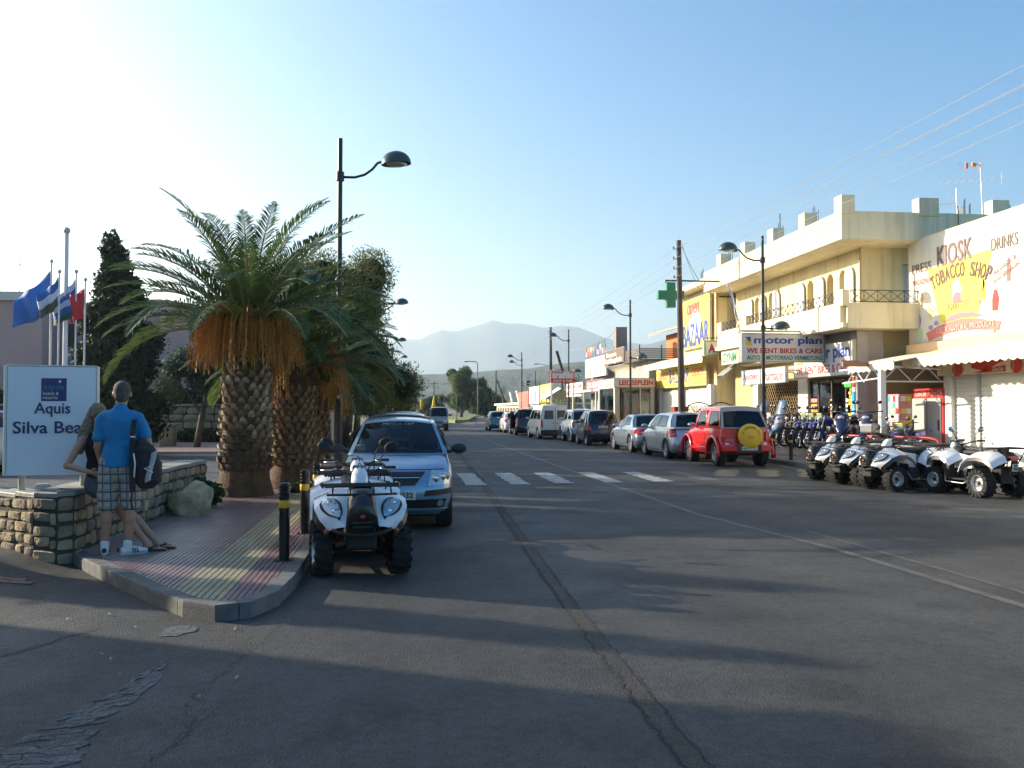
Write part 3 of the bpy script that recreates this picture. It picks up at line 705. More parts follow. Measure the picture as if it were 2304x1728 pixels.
ob('arm', M().cyl((14.2, 35.7, 4.0), (12.9, 35.7, 2.85), .03).cyl((14.2, 36.3, 4.0), (13.0, 36.3, 2.9), .03), STEEL, t)
ob('canvas', M().panel(lambda u, v: (14.1-1.1*v, 35.7+u*.9, 3.9-.9*v), 2, 2, .02), mt('grey canvas', (.3, .3, .28), .8), t)
t = board('shop_sign', 'white sign with loose green letters under the balcony above the pharmacy', 13.1, 13.2, 34.3, 36.2, 3.45, 3.95, CREAM2)
lettering('letters', 'GYNM', (13.1, 36.1, 3.52), XD, 1.6, .38, GREENL, t, bold=.03, shear=.1)
# shop platform
pf = thing('shop_platform', 'raised paved platform in front of the bike rental shop', 'platform', (13.3, 28, .12), world=True)
ob('step', M().box(12.35, 14.0, 24.3, 31.5, .12, .38), mt('platform paving', (.26, .22, .2), .8, var=.2, vs=2), pf, bevel=.02)

# --- bazaar
Z = thing('bazaar_building', 'cream and yellow bazaar building with a large yellow wall board and flat roof slab', 'building', (17, 42, .1), world=True)
ob('wall', M().box(13.6, 21, 38.2, 43.0, .1, 7.1), CREAM, Z); ob('shop_wall', M().box(13.6, 21, 43.0, 46.6, .1, 4.1), CREAM, Z)
ob('roof_slab', M().slab([(12.9, 37.9, 7.05), (21, 37.9, 7.05), (21, 37.9, 7.3), (13.2, 37.9, 7.42)], (0, 5.4, 0)), CREAM2, Z)
ob('side_panel', M().box(14.1, 15.6, 38.14, 38.2, 3.6, 6.5), mt('pale side panel', (.55, .48, .33), .8), Z); ob('panel_rail', M().box(13.7, 16, 38.1, 38.16, 6.5, 6.56), IRON, Z)
ob('wall_pipe', M().cyl((13.58, 38.12, 3), (13.58, 38.12, 6.9), .05, n=8), mt('copper pipe', (.5, .3, .12), .5), Z)
for k, y in enumerate((39.0, 42.9)):
    sh = ob('roller_shutter', M().box(13.5, 13.6, y, y+3.2, .15, 2.5), SHUT, Z)
    for j in range(14): ob('slat', M().box(13.485, 13.5, y+.03, y+3.17, .2+j*.165, .2+j*.165+.14), SHUT, sh)
for y0, y1 in ((42.3, 42.8), (46.2, 46.6), (38.3, 38.8)): ob('pillar', M().box(13.35, 13.6, y0, y1, .1, 2.7), WHITE, Z)
for x in (14, 16): 
    m = M()
    for k in range(4): m.cyl((x-.3+.13*k, 40.2+.5*k, 7.3), (x-.3+.13*k, 40.2+.5*k, 8.1), .012, n=4)
    ob('rebar', m, IRON, Z)
t = board('bazaar_board', 'tall yellow board reading open BAZAAR on the upper wall', 13.42, 13.5, 38.55, 42.7, 4.45, 6.75, YELB)
glow = mt('white print fade', (.8, .78, .7), .6)
ob('print', M().slab([(13.41, 40.6+.9*cos(2*pi*k/20), 5.5+.75*sin(2*pi*k/20)) for k in range(20)], (.008, 0, 0)), glow, t)
lettering('letters', 'open', (13.4, 41.7, 5.8), XD, 1.7, .75, mt('magenta print', (.6, .08, .15), .5), t, shear=.2)
lettering('letters', 'BAZAAR', (13.4, 42.4, 4.55), XD, 3.7, 1.05, BLUEL, t, bold=.01)
t = board('bazaar_fascia', 'yellow shop fascia reading open BAZAAR open under the awning', 13.3, 13.4, 38.7, 46.6, 2.7, 3.65, YELB)
lettering('letters', 'open', (13.3, 46.3, 2.95), XD, 1.7, .55, MC['magenta print'], t, shear=.2)
lettering('letters', 'BAZAAR', (13.3, 44.3, 2.9), XD, 3.2, .68, BLUEL, t)
lettering('letters', 'open', (13.3, 40.7, 2.95), XD, 1.6, .55, MC['magenta print'], t, shear=.2)
def awning(name, label, x0, x1, y0, y1, z0, z1, zl, mat, sc=.22, group=None):
    t = thing(name, label, 'awning', ((x0+x1)/2, (y0+y1)/2, z1), world=True, group=group)
    ob('canopy', M().panel(lambda u, v: (x1+(x0-x1)*v, y0+(y1-y0)*u, z0+(z1-z0)*v+.02*sin(u*40)*v), 40, 6, .02), mat, t, smooth='auto')
    n = int((y1-y0)/sc)*6
    def vf(u, v):
        yy = y0+(y1-y0)*u; h = zl*(.78+.22*abs(sin(pi*(yy-y0)/sc))); return (x0-.012*sin(yy*17), yy, z1-h*v)
    ob('valance', M().panel(vf, n, 1, .008), mat, t)
    ob('front_rail', M().cyl((x0, y0, z1), (x0, y1, z1), .035, n=8), WHITE, t); return t
awning('bazaar_awning', 'long cream scalloped awning over the bazaar front', 12.5, 13.5, 36.9, 46.3, 4.15, 3.85, .28, CANV)

# --- cafe
C_ = thing('cafe_building', 'grey cafe building with a glass-fronted corner and slatted terrace above', 'building', (14, 52, .1), world=True)
ob('wall', M().box(13.0, 22, 47.0, 62, .1, 4.2), GREYW, C_)
ob('corner_room', cut(M().box(10.9, 13.0, 46.0, 50.0, .1, 3.22), [M().box(11.15, 12.8, 45.5, 49, 1.05, 2.72), M().box(10.5, 12, 46.3, 49.7, 1.05, 2.72)]), mt('cafe plaster', (.5, .45, .38), .8), C_)
for x in (11.7, 12.25): ob('mullion', M().box(x-.02, x+.02, 46.0, 46.05, 1.05, 2.72), WHITE, C_)
ob('glass_pane', M().box(11.15, 12.8, 46.1, 46.11, 1.05, 2.72), SHOPG, C_); ob('glass_pane', M().box(10.98, 10.99, 46.3, 49.7, 1.05, 2.72), SHOPG, C_)
ob('red_panel', M().box(12.0, 12.8, 45.97, 46.0, .7, 1.3), mt('dull red panel', (.5, .08, .05), .6), C_)
for i in range(7): ob('window_display', M().box(11.3+i*.2, 11.4+i*.2, 46.5, 46.6, 1.1, 1.5+.3*(i % 3)), [ORNG, REDL, CREAM, YELL][i % 4], C_)
tr = ob('terrace_deck', M().box(12.4, 22, 46.9, 54, 4.2, 4.3), BROWN, C_)
for k in range(5): ob('terrace_slat', M().box(12.5, 22, 46.95, 46.98, 4.35+k*.11, 4.42+k*.11), mt('brown timber', (.14, .08, .05), .6), C_)
for k in range(5): ob('terrace_slat', M().box(12.45, 12.48, 46.95, 50, 4.35+k*.11, 4.42+k*.11), MC['brown timber'], C_)
for k in range(6): ob('terrace_post', M().box(12.44+k*1.2, 12.49+k*1.2, 46.9, 46.95, 4.3, 5.05), IRON, C_)
ob('chimney', M().box(13.2, 13.9, 55.3, 56, 4.2, 6.75), mt('weathered chimney', (.28, .24, .22), .9, var=.1, vs=2), C_)
t = board('cafe_sign', 'white board reading LEIDSEPLEIN in red above the glass corner', 10.86, 12.98, 45.88, 45.96, 2.78, 3.2, mt('cafe board', (.68, .62, .56), .6))
lettering('letters', 'LEIDSEPLEIN', (11.1, 45.88, 2.86), (1, 0, 0), 1.8, .26, REDL, t, bold=.03)
t = board('timber_sign', 'brown timber sign reading Brasserie Leidseplein on the terrace edge', 12.4, 12.5, 50.1, 55.0, 4.2, 5.15, MC['brown timber'])
lettering('letters', 'Brasserie', (12.4, 54.5, 4.75), XD, 2.6, .26, WHITE, t, bold=.02); lettering('letters', 'Leidseplein', (12.4, 54.7, 4.3), XD, 4.1, .38, WHITE, t, bold=.03)
ob('slanted_soffit', M().slab([(12.5, 50.1, 4.2), (13, 50.1, 4.2), (13, 50.1, 3.9)], (0, 5, 0)), CREAM2, t)
# --- traffic rental front
F_ = thing('rental_building', 'white car rental front with a billboard on posts and open canopy', 'building', (13, 60, .1), world=True)
ob('back_wall', M().box(15, 20, 55, 69, .1, 3.2), MC['dark interior'], F_)
ob('canopy', M().box(11.6, 15, 50.2, 62, 2.72, 2.85), WHITE, F_)
for y in (50.4, 54.2, 58, 61.8): ob('canopy_post', M().box(11.65, 11.75, y, y+.1, .1, 2.72), WHITE, F_)
t = board('billboard', 'white billboard with red palm shapes above the car rental', 12.5, 12.6, 55.05, 61.5, 3.75, 5.0, WHITE)
gg = random.Random(8)
for i in range(6):
    y = 60.6-i*.75; h = .45+.35*gg.random(); m = M().slab([(12.49, y, 3.85), (12.49, y-.3, 3.85), (12.49, y-.22, 3.85+h), (12.49, y-.1, 3.9+h)], (.006, 0, 0))
    ob('print', m, mt('red print', (.65, .05, .06), .5), t)
FL = [((.6, .05, .05), (.75, .7, .6)), ((.7, .4, .03), (.6, .05, .05)), ((.75, .75, .75), (.6, .05, .05)), ((.7, .5, .05), (.1, .1, .1)), ((.65, .06, .06), (.02, .05, .3)), ((.02, .03, .2), (.75, .75, .75)), ((.75, .7, .7), (.6, .1, .3)), ((.03, .2, .08), (.7, .7, .7)), ((.02, .1, .08), (.6, .1, .1))]
for i in range(9):
    y = 61.4-i*.72; t = thing('roof_flag', 'small '+['red and white', 'orange and red', 'white and red', 'yellow and black', 'red and blue', 'navy and white', 'white and pink', 'green and white', 'dark green and red'][i]+' flag on a stick in the row above the billboard', 'flag', (12.55, y, 5.0), world=True, group='small flags in a row above the billboard')
    ob('stick', M().cyl((12.55, y, 4.9), (12.55, y, 5.85+.06*i*.4), .015, n=5), IRON, t)
    for k in (0, 1): ob('cloth', M().panel(lambda u, v: (12.54+.03*sin(5*u), y-.05-.42*u+.05*k, 5.8-.28*k-.28*v-.18*u), 4, 1, .006), mt('flag %d %d' % (i, k), FL[i][k], .8), t)
t = board('rental_fascia', 'red fascia with white rental lettering below the billboard', 12.3, 12.4, 55.0, 60.2, 2.92, 3.5, REDB)
lettering('letters', 'CAR RENTAL', (12.3, 60.0, 3.0), XD, 4.7, .4, WHITE, t, bold=.02)
t = board('rental_fascia', 'white fascia with red rent a car moto lettering at the far end', 12.3, 12.4, 61.5, 67.6, 2.55, 3.5, WHITE)
lettering('letters', 'RENT A CAR', (12.3, 67.4, 3.08), XD, 5.6, .34, REDL, t, bold=.03); lettering('letters', 'MOTO-BIKE', (12.3, 67.4, 2.64), XD, 5.6, .34, REDL, t, bold=.03)
t = thing('pole_sign', 'red and white traffic RENT A CAR sign board on a post', 'sign', (9.9, 56, 0), world=True)
ob('panel', M().box(9.17, 10.7, 55.95, 56.05, 3.28, 4.02), mt('pink board', (.6, .25, .25), .5), t); ob('panel', M().box(9.17, 10.7, 55.93, 55.95, 3.28, 3.52), REDB, t)
lettering('letters', 'traffic', (9.25, 55.95, 3.55), (1, 0, 0), 1.36, .42, WHITE, t, bold=.04, shear=.15); lettering('letters', 'RENT A CAR', (9.35, 55.93, 3.33), (1, 0, 0), 1.2, .14, WHITE, t, bold=.02)
ob('post', M().cyl((10.62, 56.1, 0), (10.62, 56.1, 4.1), .05), WHITE, t); ob('post', M().cyl((9.25, 56.1, 0), (9.25, 56.1, 4.05), .05), WHITE, t)
# --- orange house behind
H_ = thing('orange_house', 'orange rendered house with a pitched eave behind the utility pole', 'house', (18, 55, .1), world=True)
ob('wall', cut(M().box(16.6, 24, 50.5, 56, .1, 6.3), [M().box(16.3, 16.8, 51.2, 52.6, 5.2, 5.9), M().box(17.4, 18.5, 50, 50.7, 5.0, 6.0)]), mt('orange render', (.55, .2, .07), .85, var=.06, vs=1), H_)
ob('window', M().box(16.7, 16.74, 51.2, 52.6, 5.2, 5.9), DARKIN, H_); ob('window', M().box(17.4, 18.5, 50.62, 50.66, 5, 6), DARKIN, H_)
ob('roof', M().slab([(15.7, 50, 6.3), (20.3, 50, 7.6), (24.9, 50, 6.3), (24.9, 50, 6.42), (20.3, 50, 7.75), (15.7, 50, 6.42)], (0, 7, 0)), mt('pale tile roof', (.45, .33, .25), .8), H_)
# --- far billboards and sheds
t = thing('billboard', 'yellow billboard on posts with orange print, nearest of the roadside boards', 'billboard', (11.5, 73, 0), world=True)
ob('panel', M().box(11.5, 11.6, 70.2, 75.8, 2.2, 3.65), YELB, t); ob('print', M().box(11.47, 11.5, 71, 75, 2.45, 3.4), mt('pale yellow print', (.75, .7, .5), .6), t)
lettering('letters', 'BEACH', (11.47, 74.6, 2.9), XD, 3.2, .4, ORNG, t, bold=.03); lettering('letters', 'CAFE', (11.47, 74.2, 2.5), XD, 2.4, .3, mt('lime', (.3, .4, .1), .6), t, bold=.03)
for y in (70.6, 75.4): ob('post', M().cyl((11.58, y, 0), (11.58, y, 2.2), .06), WHITE, t)
t = thing('billboard', 'white billboard on posts beside the yellow one', 'billboard', (11.5, 79, 0), world=True)
ob('panel', M().box(11.5, 11.6, 76.4, 82.3, 2.1, 3.62), WHITE, t); ob('print', M().box(11.47, 11.5, 78, 78.4, 2.3, 3.2), mt('dark print', (.1, .08, .08), .6), t)
for y in (77, 81.8): ob('post', M().cyl((11.58, y, 0), (11.58, y, 2.1), .06), WHITE, t)
t = thing('billboard', 'plain red billboard beyond the white one', 'billboard', (11.5, 86, 0), world=True)
ob('panel', M().box(11.5, 11.6, 82.9, 90, 1.6, 3.3), mt('faded red board', (.6, .13, .1), .6), t); ob('post', M().box(11.52, 11.58, 83, 89.9, 0, 1.6), WHITE, t)
t = thing('green_kiosk', 'small green painted kiosk under the white billboard', 'kiosk', (12, 80, 0), world=True)
ob('body', M().box(11.8, 14, 77.5, 82, .1, 1.9), mt('green paint', (.05, .25, .06), .6), t); ob('roof', M().box(11.6, 14.2, 77.3, 82.2, 1.9, 2.0), WHITE, t)
t = thing('gazebo', 'yellow steel frame gazebo with a pale peaked canvas roof', 'gazebo', (12.0, 66, 0), world=True)
yf = mt('yellow steel', (.7, .5, .05), .5); m = M()
for x in (10.9, 13.1):
    for y in (68.5, 71): m.cyl((x, y, 0), (x, y, 2.4), .05)
for z in (1.2, 1.6, 2.0, 2.4): m.cyl((10.9, 68.5, z), (13.1, 68.5, z), .035); m.cyl((10.9, 68.5, z), (10.9, 71, z), .035)
for x in (11.4, 11.8, 12.2, 12.6): m.cyl((x, 68.5, 2.0), (12, 68.5, 3.1), .03)
ob('frame', m, yf, t); ob('roof', M().add([(10.8, 68.3, 2.45), (13.2, 68.3, 2.45), (13.2, 71.2, 2.45), (10.8, 71.2, 2.45), (12, 69.7, 3.35), (12, 68.3, 3.2)], [(0, 5, 4), (5, 1, 4), (1, 2, 4), (2, 3, 4), (3, 0, 4)]), mt('pale blue canvas', (.5, .65, .75), .7), t)
t = thing('shop_row', 'row of low cream shops with sloping gable boards far along the road', 'building', (13, 100, 0), world=True)
ob('wall', M().box(12.2, 20, 92, 118, .1, 2.1), mt('far cream', (.6, .52, .4), .9), t)
for y in (93, 99): ob('gable_board', M().slab([(12.0, y, 2.1), (12.0, y+.9, 2.1), (12.0, y+3.6, 3.6), (12.0, y+2.8, 3.6)], (.15, 0, 0)), CREAM2, t)
ob('roof', M().box(11.9, 20, 91.5, 118.5, 2.1, 2.35), CREAM2, t)
for i in range(9): ob('opening', M().box(12.15, 12.2, 93+i*2.7, 94.6+i*2.7, .2, 1.8), BROWN, t)

# --- kiosk
K = thing('kiosk_building', 'white shuttered kiosk with a huge printed roof billboard at the right edge', 'kiosk', (18, 21, .1), world=True)
ob('wall', M().box(15.6, 20, 12, 24.35, .05, 3.1), CREAM2, K); ob('side_wall', M().box(17.5, 24, 24.4, 26.4, .05, 3.5), DARKIN, K)
ob('jamb', M().box(15.4, 15.62, 24.0, 24.35, .1, 2.6), WHITE, K)
for a, b in ((22.95, 23.98), (18.2, 22.85), (13, 18.1)):
    sh = ob('roller_shutter', M().box(15.55, 15.6, a, b, .15, 2.62), SHUT, K)
    for j in range(19): ob('slat', M().panel(lambda u, v, j=j: (15.545-.02*sin(pi*v), b-(b-a)*u, .17+j*.128+.118*v), 1, 3, .01), SHUT, sh)
ob('mullion', M().box(15.48, 15.6, 22.85, 22.95, .1, 2.62), mt('grey mullion', (.45, .45, .46), .5), K)
ob('step', M().box(15.0, 15.6, 12, 24.3, .0, .15), mt('dusty step', (.3, .27, .22), .9, var=.15, vs=3), K)
ob('fascia', M().box(15.3, 15.6, 12, 26.1, 3.12, 3.56), mt('peach fascia', (.75, .5, .28), .7), K)
ob('roof', M().box(15.6, 22, 12, 26.1, 3.3, 3.5), CREAM2, K)
bb = board('kiosk_billboard', 'huge faded KIOSK TOBACCO SHOP billboard on the kiosk roof', 15.45, 15.75, 12, 26.15, 3.57, 6.72, mt('faded print white', (.78, .73, .62), .8, streak=.12, var=.04, vs=1), 'billboard', edge=CREAM2)
fx = 15.44
def kp(y, z, x=fx): return (x, y, z)
yl_ = mt('faded yellow print', (.8, .7, .12), .8)
ob('yellow_print', M().slab([kp(25.15, 5.75), kp(22.15, 5.85), kp(22.9, 3.95), kp(24.45, 3.95)], (.006, 0, 0)), yl_, bb)
for s_, y, z, w, h, c, bd in (('PRESS', 25.95, 5.72, 1.0, .27, GREYL, .0), ('KIOSK', 24.65, 5.72, 1.65, .62, GREYL, .02), ('DRINKS', 22.2, 5.78, 1.05, .33, GREYL, 0), ('MAGAZINES', 25.92, 5.35, .95, .16, mt('faded red lettering', (.55, .15, .12), .7), 0), ('CIGARETTES', 24.3, 4.42, 1.15, .2, GREYL, 0)):
    lettering('letters', s_, (fx, y, z), XD, w, h, c, bb, bold=bd)
lettering('letters', 'Alcoholic &', (fx, 22.1, 5.12), XD, .95, .13, MC['faded red lettering'], bb, rot=.35)
lettering('letters', 'non alcoholic', (fx, 22.1, 4.9), XD, 1.1, .13, MC['faded red lettering'], bb, rot=.35)
arc = 'TOBACCO SHOP'
for i, ch in enumerate(arc):
    if ch == ' ': continue
    u = i/(len(arc)-1)-.5; y = 23.65-2.35*u; z = 5.3-.9*u*u
    lettering('letters', ch, (15.432, y+.02, z), XD, .2, .42, mt('dark brown print', (.14, .08, .07), .6), bb, rot=-u*.9, bold=.02)
rb = mt('faded red banner', (.65, .2, .17), .8); pkp = mt('pink print', (.75, .42, .4), .8)
def yz(pts, mat, nm='print', x=fx): return ob(nm, M().slab([kp(a, b, x) for a, b in pts], (.006, 0, 0)), mat, bb)
TP = [(25.25, 3.86), (24.7, 4.0), (24.1, 4.1), (23.5, 4.13), (22.9, 4.08), (22.3, 3.98), (21.85, 3.9)]; BT_ = [(25.1, 3.62), (24.7, 3.7), (24.1, 3.78), (23.5, 3.8), (22.9, 3.77), (22.3, 3.7), (21.95, 3.66)]
rm_ = M()
for i_ in range(6): rm_.slab([kp(*TP[i_], 15.432), kp(*TP[i_+1], 15.432), kp(*BT_[i_+1], 15.432), kp(*BT_[i_], 15.432)], (.006, 0, 0))
ob('print', rm_, rb, bb)
yz([(24.4, 4.1), (24.0, 4.26), (23.5, 4.3), (23.0, 4.26), (22.6, 4.12), (23.5, 4.16)], mt('deep pink banner', (.65, .2, .25), .8), x=15.42)
yz([(24.9, 3.6), (22.1, 3.72), (22.1, 3.62), (24.6, 3.58)], pkp, x=15.42)
lettering('letters', 'GREEK NATURAL PRODUCTS', (15.42, 24.7, 3.8), XD, 2.6, .17, pkp, bb, bold=.01)
yz([(23.95, 4.62), (23.5, 4.62), (23.52, 5.0), (23.62, 5.25), (23.85, 5.25), (23.93, 5.0)], mt('white cup print', (.78, .75, .74), .8), x=15.43)
yz([(23.93, 4.62), (23.52, 4.62), (23.53, 4.85), (23.75, 4.92), (23.92, 4.75)], MC['deep pink banner'], x=15.424)
for (a, b, w, h, c) in ((22.6, 4.5, .12, .6, ORNG), (22.2, 4.2, .28, .55, REDL), (21.6, 4.9, .16, .6, GREYL), (22.75, 4.1, .1, .45, pkp), (25.5, 4.7, .1, .4, ORNG), (25.75, 4.1, .25, .35, mt('violet print', (.4, .3, .5), .8)), (25.7, 3.65, .25, .4, mt('faded green print', (.5, .65, .4), .8))):
    yz([(a, b), (a-w*.8, b), (a-w, b+h*.55), (a-w*.7, b+h), (a-w*.3, b+h), (a, b+h*.55)], c)
sunp = M()
for k in range(12):
    a = 2*pi*k/12; sunp.slab([kp(25.0+.09*cos(a-.2), 4.42+.09*sin(a-.2)), kp(25.0+.09*cos(a+.2), 4.42+.09*sin(a+.2)), kp(25.0+.22*cos(a), 4.42+.22*sin(a))], (.006, 0, 0))
ob('print', sunp, yl_, bb)
for q in (25.02, 24.75): yz([(q+.12*cos(2*pi*k/10), 4.02+(.1 if q < 25 else 0)+.07*sin(2*pi*k/10)) for k in range(10)], MC['violet print'])
aw = awning('kiosk_awning', 'wide cream scalloped awning along the kiosk front', 14.1, 15.4, 14, 24.3, 3.35, 3.02, .26, CANV, .3)
aw2 = awning('kiosk_awning', 'short cream awning end reaching over the magazine stand', 13.4, 15.4, 23.5, 26.0, 3.3, 2.93, .24, mt('cream canvas far', (.8, .74, .58), .85), .3)
tr = thing('canopy_frame', 'white steel post and truss carrying the kiosk awning', 'canopy frame', (13.5, 24.3, .1), world=True)
ob('post', M().box(13.42, 13.58, 24.22, 24.38, .1, 2.85), mt('white steel', (.7, .7, .7), .4), tr)
m = M().cyl((13.5, 24.3, 2.85), (15.4, 24.3, 2.75), .03).cyl((13.5, 24.3, 2.4), (15.4, 24.3, 2.4), .025).cyl((13.5, 24.3, 2.5), (13.5, 26.6, 2.4), .025).cyl((13.5, 24.3, 2.85), (13.5, 26.8, 2.8), .035)
for k in range(4): m.cyl((13.5+k*.45, 24.3, 2.82 if k % 2 else 2.4), (13.95+k*.45, 24.3, 2.4 if k % 2 else 2.8), .018, n=5); m.cyl((13.5, 24.3+k*.5, 2.82 if k % 2 else 2.4), (13.5, 24.8+k*.5, 2.4 if k % 2 else 2.8), .018, n=5)
ob('truss', m, MC['white steel'], tr); ob('beam', M().box(12.6, 13.5, 24.8, 24.9, 2.84, 2.98).box(12.9, 13.45, 25.5, 25.56, 3.0, 3.06), mt('primer red steel', (.28, .14, .1), .6), tr)
t = thing('drinks_banner', 'red and white cola banner with round badges under the kiosk awning', 'banner', (15.3, 21.5, 2.6), world=True)
ob('panel', M().box(15.3, 15.36, 16, 24.5, 2.55, 2.98), CREAM2, t)
ob('wave', M().slab([(15.29, 22.9, 2.97), (15.29, 22.9, 2.72), (15.29, 22.3, 2.62), (15.29, 21.8, 2.8), (15.29, 21.4, 2.9), (15.29, 21.4, 2.97)], (.008, 0, 0)), REDB, t)
ob('wave', M().slab([(15.29, 22.8, 2.58), (15.29, 21.5, 2.58), (15.29, 21.5, 2.74), (15.29, 22.1, 2.7)], (.008, 0, 0)), REDB, t)
for y in (23.5, 21.05): ob('badge', M().lathe([(0, -.02), (.2, -.02), (.22, 0), (.2, .01), (0, .01)], 24, (15.27, y, 2.72), 'X'), REDB, t); lettering('letters', 'Coca-Cola', (15.245, y+.05, 2.58), (0, 0, 1), .28, .07, WHITE, t, ydir=(0, 1, 0))
lettering('letters', 'Coca-Cola', (15.28, 22.0, 2.6), XD, .45, .1, WHITE, t, shear=.3)
t = thing('drinks_fridge', 'tall red and grey double-door cola fridge beside the kiosk shutter', 'fridge', (15.5, 25, .1), world=True)
ob('body', M().box(15.35, 16.0, 24.3, 25.9, .38, 2.22), REDB, t, bevel=.02)
for a, b in ((24.38, 25.05), (25.1, 25.85)): d = ob('door', M().box(15.31, 15.35, a, b, .5, 1.93), mt('frosted door', (.45, .5, .5), .25), t, bevel=.01); ob('handle', M().box(15.27, 15.31, b-.1 if a > 25 else a+.05, b-.06 if a > 25 else a+.09, 1.0, 1.3), IRON, d)
for y in (25.7, 24.9): lettering('letters', 'Coca-Cola', (15.35, y, 2.0), XD, .55, .15, WHITE, t, shear=.3)
t = thing('magazine_stand', 'narrow wire stand of newspapers and postcards beside the white post', 'stand', (14.4, 25.3, .1), rz=0, world=True)
ob('frame', M().box(14.35, 14.75, 24.9, 25.5, .3, 2.05).box(14.4, 14.45, 24.95, 25.0, .1, .3).box(14.4, 14.45, 25.4, 25.45, .1, .3), mt('pink stand', (.6, .25, .3), .6), t)
gg = random.Random(2)
for i in range(9):
    for j in range(4): ob('magazine', M().box(14.33, 14.35, 24.92+j*.145, 25.04+j*.145, .4+i*.18, .55+i*.18), gg.choice([ORNG, REDL, MC['sky sticker'], WHITE, CREAM, MC['cyan print']]) if i > 5 else gg.choice([WHITE, CREAM2, MC['sky sticker']]), t)
    for j in range(2): ob('magazine', M().box(14.4+j*.17, 14.55+j*.17, 24.88, 24.9, .4+i*.18, .55+i*.18), gg.choice([ORNG, YELL, MC['pink sticker'], WHITE]), t)
t = thing('hoop_rail', 'red tubular hoop barrier at the pavement edge behind the quads', 'barrier', (12.3, 25, .12), world=True)
ob('rail', M().tube([(12.3, 25.3, .1), (12.3, 25.3, .72), (12.33, 25.22, .82), (12.4, 25.05, .86), (13.6, 22.2, .86), (13.7, 22.0, .82), (13.75, 21.9, .7), (13.75, 21.9, .0)], .035, 8), mt('red tube', (.5, .05, .04), .4), t, smooth=True)

# --- hotel wing on the left, seen past the flagpoles
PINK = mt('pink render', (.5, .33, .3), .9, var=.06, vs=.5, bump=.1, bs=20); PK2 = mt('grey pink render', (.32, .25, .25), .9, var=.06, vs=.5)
Hh = thing('hotel_building', 'pink rendered hotel block with a pale parapet behind the flagpoles', 'building', (-22, 52, .1), world=True)
ob('wall', cut(M().box(-34, -16.5, 44, 60, .1, 6.6), [M().box(-16.9, -16, 49, 50, 3.8, 5.2), M().box(-17.0, -16, 54, 55, 3.8, 5.2)]), PINK, Hh)
ob('parapet', M().box(-34.2, -16.3, 43.8, 60, 6.6, 7.0), mt('pale parapet', (.6, .55, .5), .8), Hh)
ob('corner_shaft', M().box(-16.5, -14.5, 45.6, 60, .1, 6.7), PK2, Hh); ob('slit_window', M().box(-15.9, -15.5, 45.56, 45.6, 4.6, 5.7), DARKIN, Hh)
for x in (-14.4, -14.2, -14.05): ob('downpipe', M().cyl((x, 45.5, .1), (x, 45.5, 6.6), .05, n=6), mt('grey pipe', (.35, .33, .35), .5), Hh)
m = M().cyl((-18.3, 46, 7), (-18.3, 46, 9.0), .02, n=5).cyl((-18.9, 46, 8.6), (-17.5, 46, 8.5), .012, n=5)
for k in range(5): m.cyl((-18.8+k*.25, 45.8, 8.6-.02*k), (-18.8+k*.25, 46.2, 8.6-.02*k), .01, n=4)
ob('aerial', m, IRON, Hh)
for (x0, x1, z0, z1) in ((-19.8, -18.4, 1.2, 3.6), (-26, -24, 3.9, 5.4)):
    w = ob('window', M().box(x0, x1, 43.9, 44.0, z0, z1), mt('dark glass', (.03, .04, .05), .1), Hh); ob('frame', M().box(x0-.05, x0, 43.88, 44, z0, z1).box(x1, x1+.05, 43.88, 44, z0, z1).box(x0, x1, 43.88, 44, z1, z1+.05), WHITE, w)
H2 = thing('hotel_annexe', 'grey pink hotel annexe with a sloping parapet behind the conifer', 'building', (-11, 47, .1), world=True)
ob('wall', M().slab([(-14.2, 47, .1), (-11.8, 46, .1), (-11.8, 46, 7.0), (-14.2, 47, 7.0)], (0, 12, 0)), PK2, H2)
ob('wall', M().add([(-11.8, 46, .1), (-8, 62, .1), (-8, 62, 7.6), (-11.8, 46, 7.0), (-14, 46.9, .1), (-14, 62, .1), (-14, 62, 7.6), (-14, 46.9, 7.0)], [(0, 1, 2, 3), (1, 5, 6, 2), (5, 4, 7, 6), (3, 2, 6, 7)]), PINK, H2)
# --- unseen pink building added left of the frame to shade the corner
G_ = thing('shadow_building', 'unseen pink building left of the frame, added to cast the long shadow over the corner', 'building', (-15, 4, 0), world=True)
ob('wall', M().box(-20, -11.4, -14, 11.7, 0, 4.9), PINK, G_); ob('upper_wall', M().box(-20, -12.5, -14, 6.5, 4.9, 7.5), PINK, G_)
ob('parapet', M().box(-20.1, -11.3, -14.1, 11.8, 4.9, 5.1), MC['pale parapet'], G_)
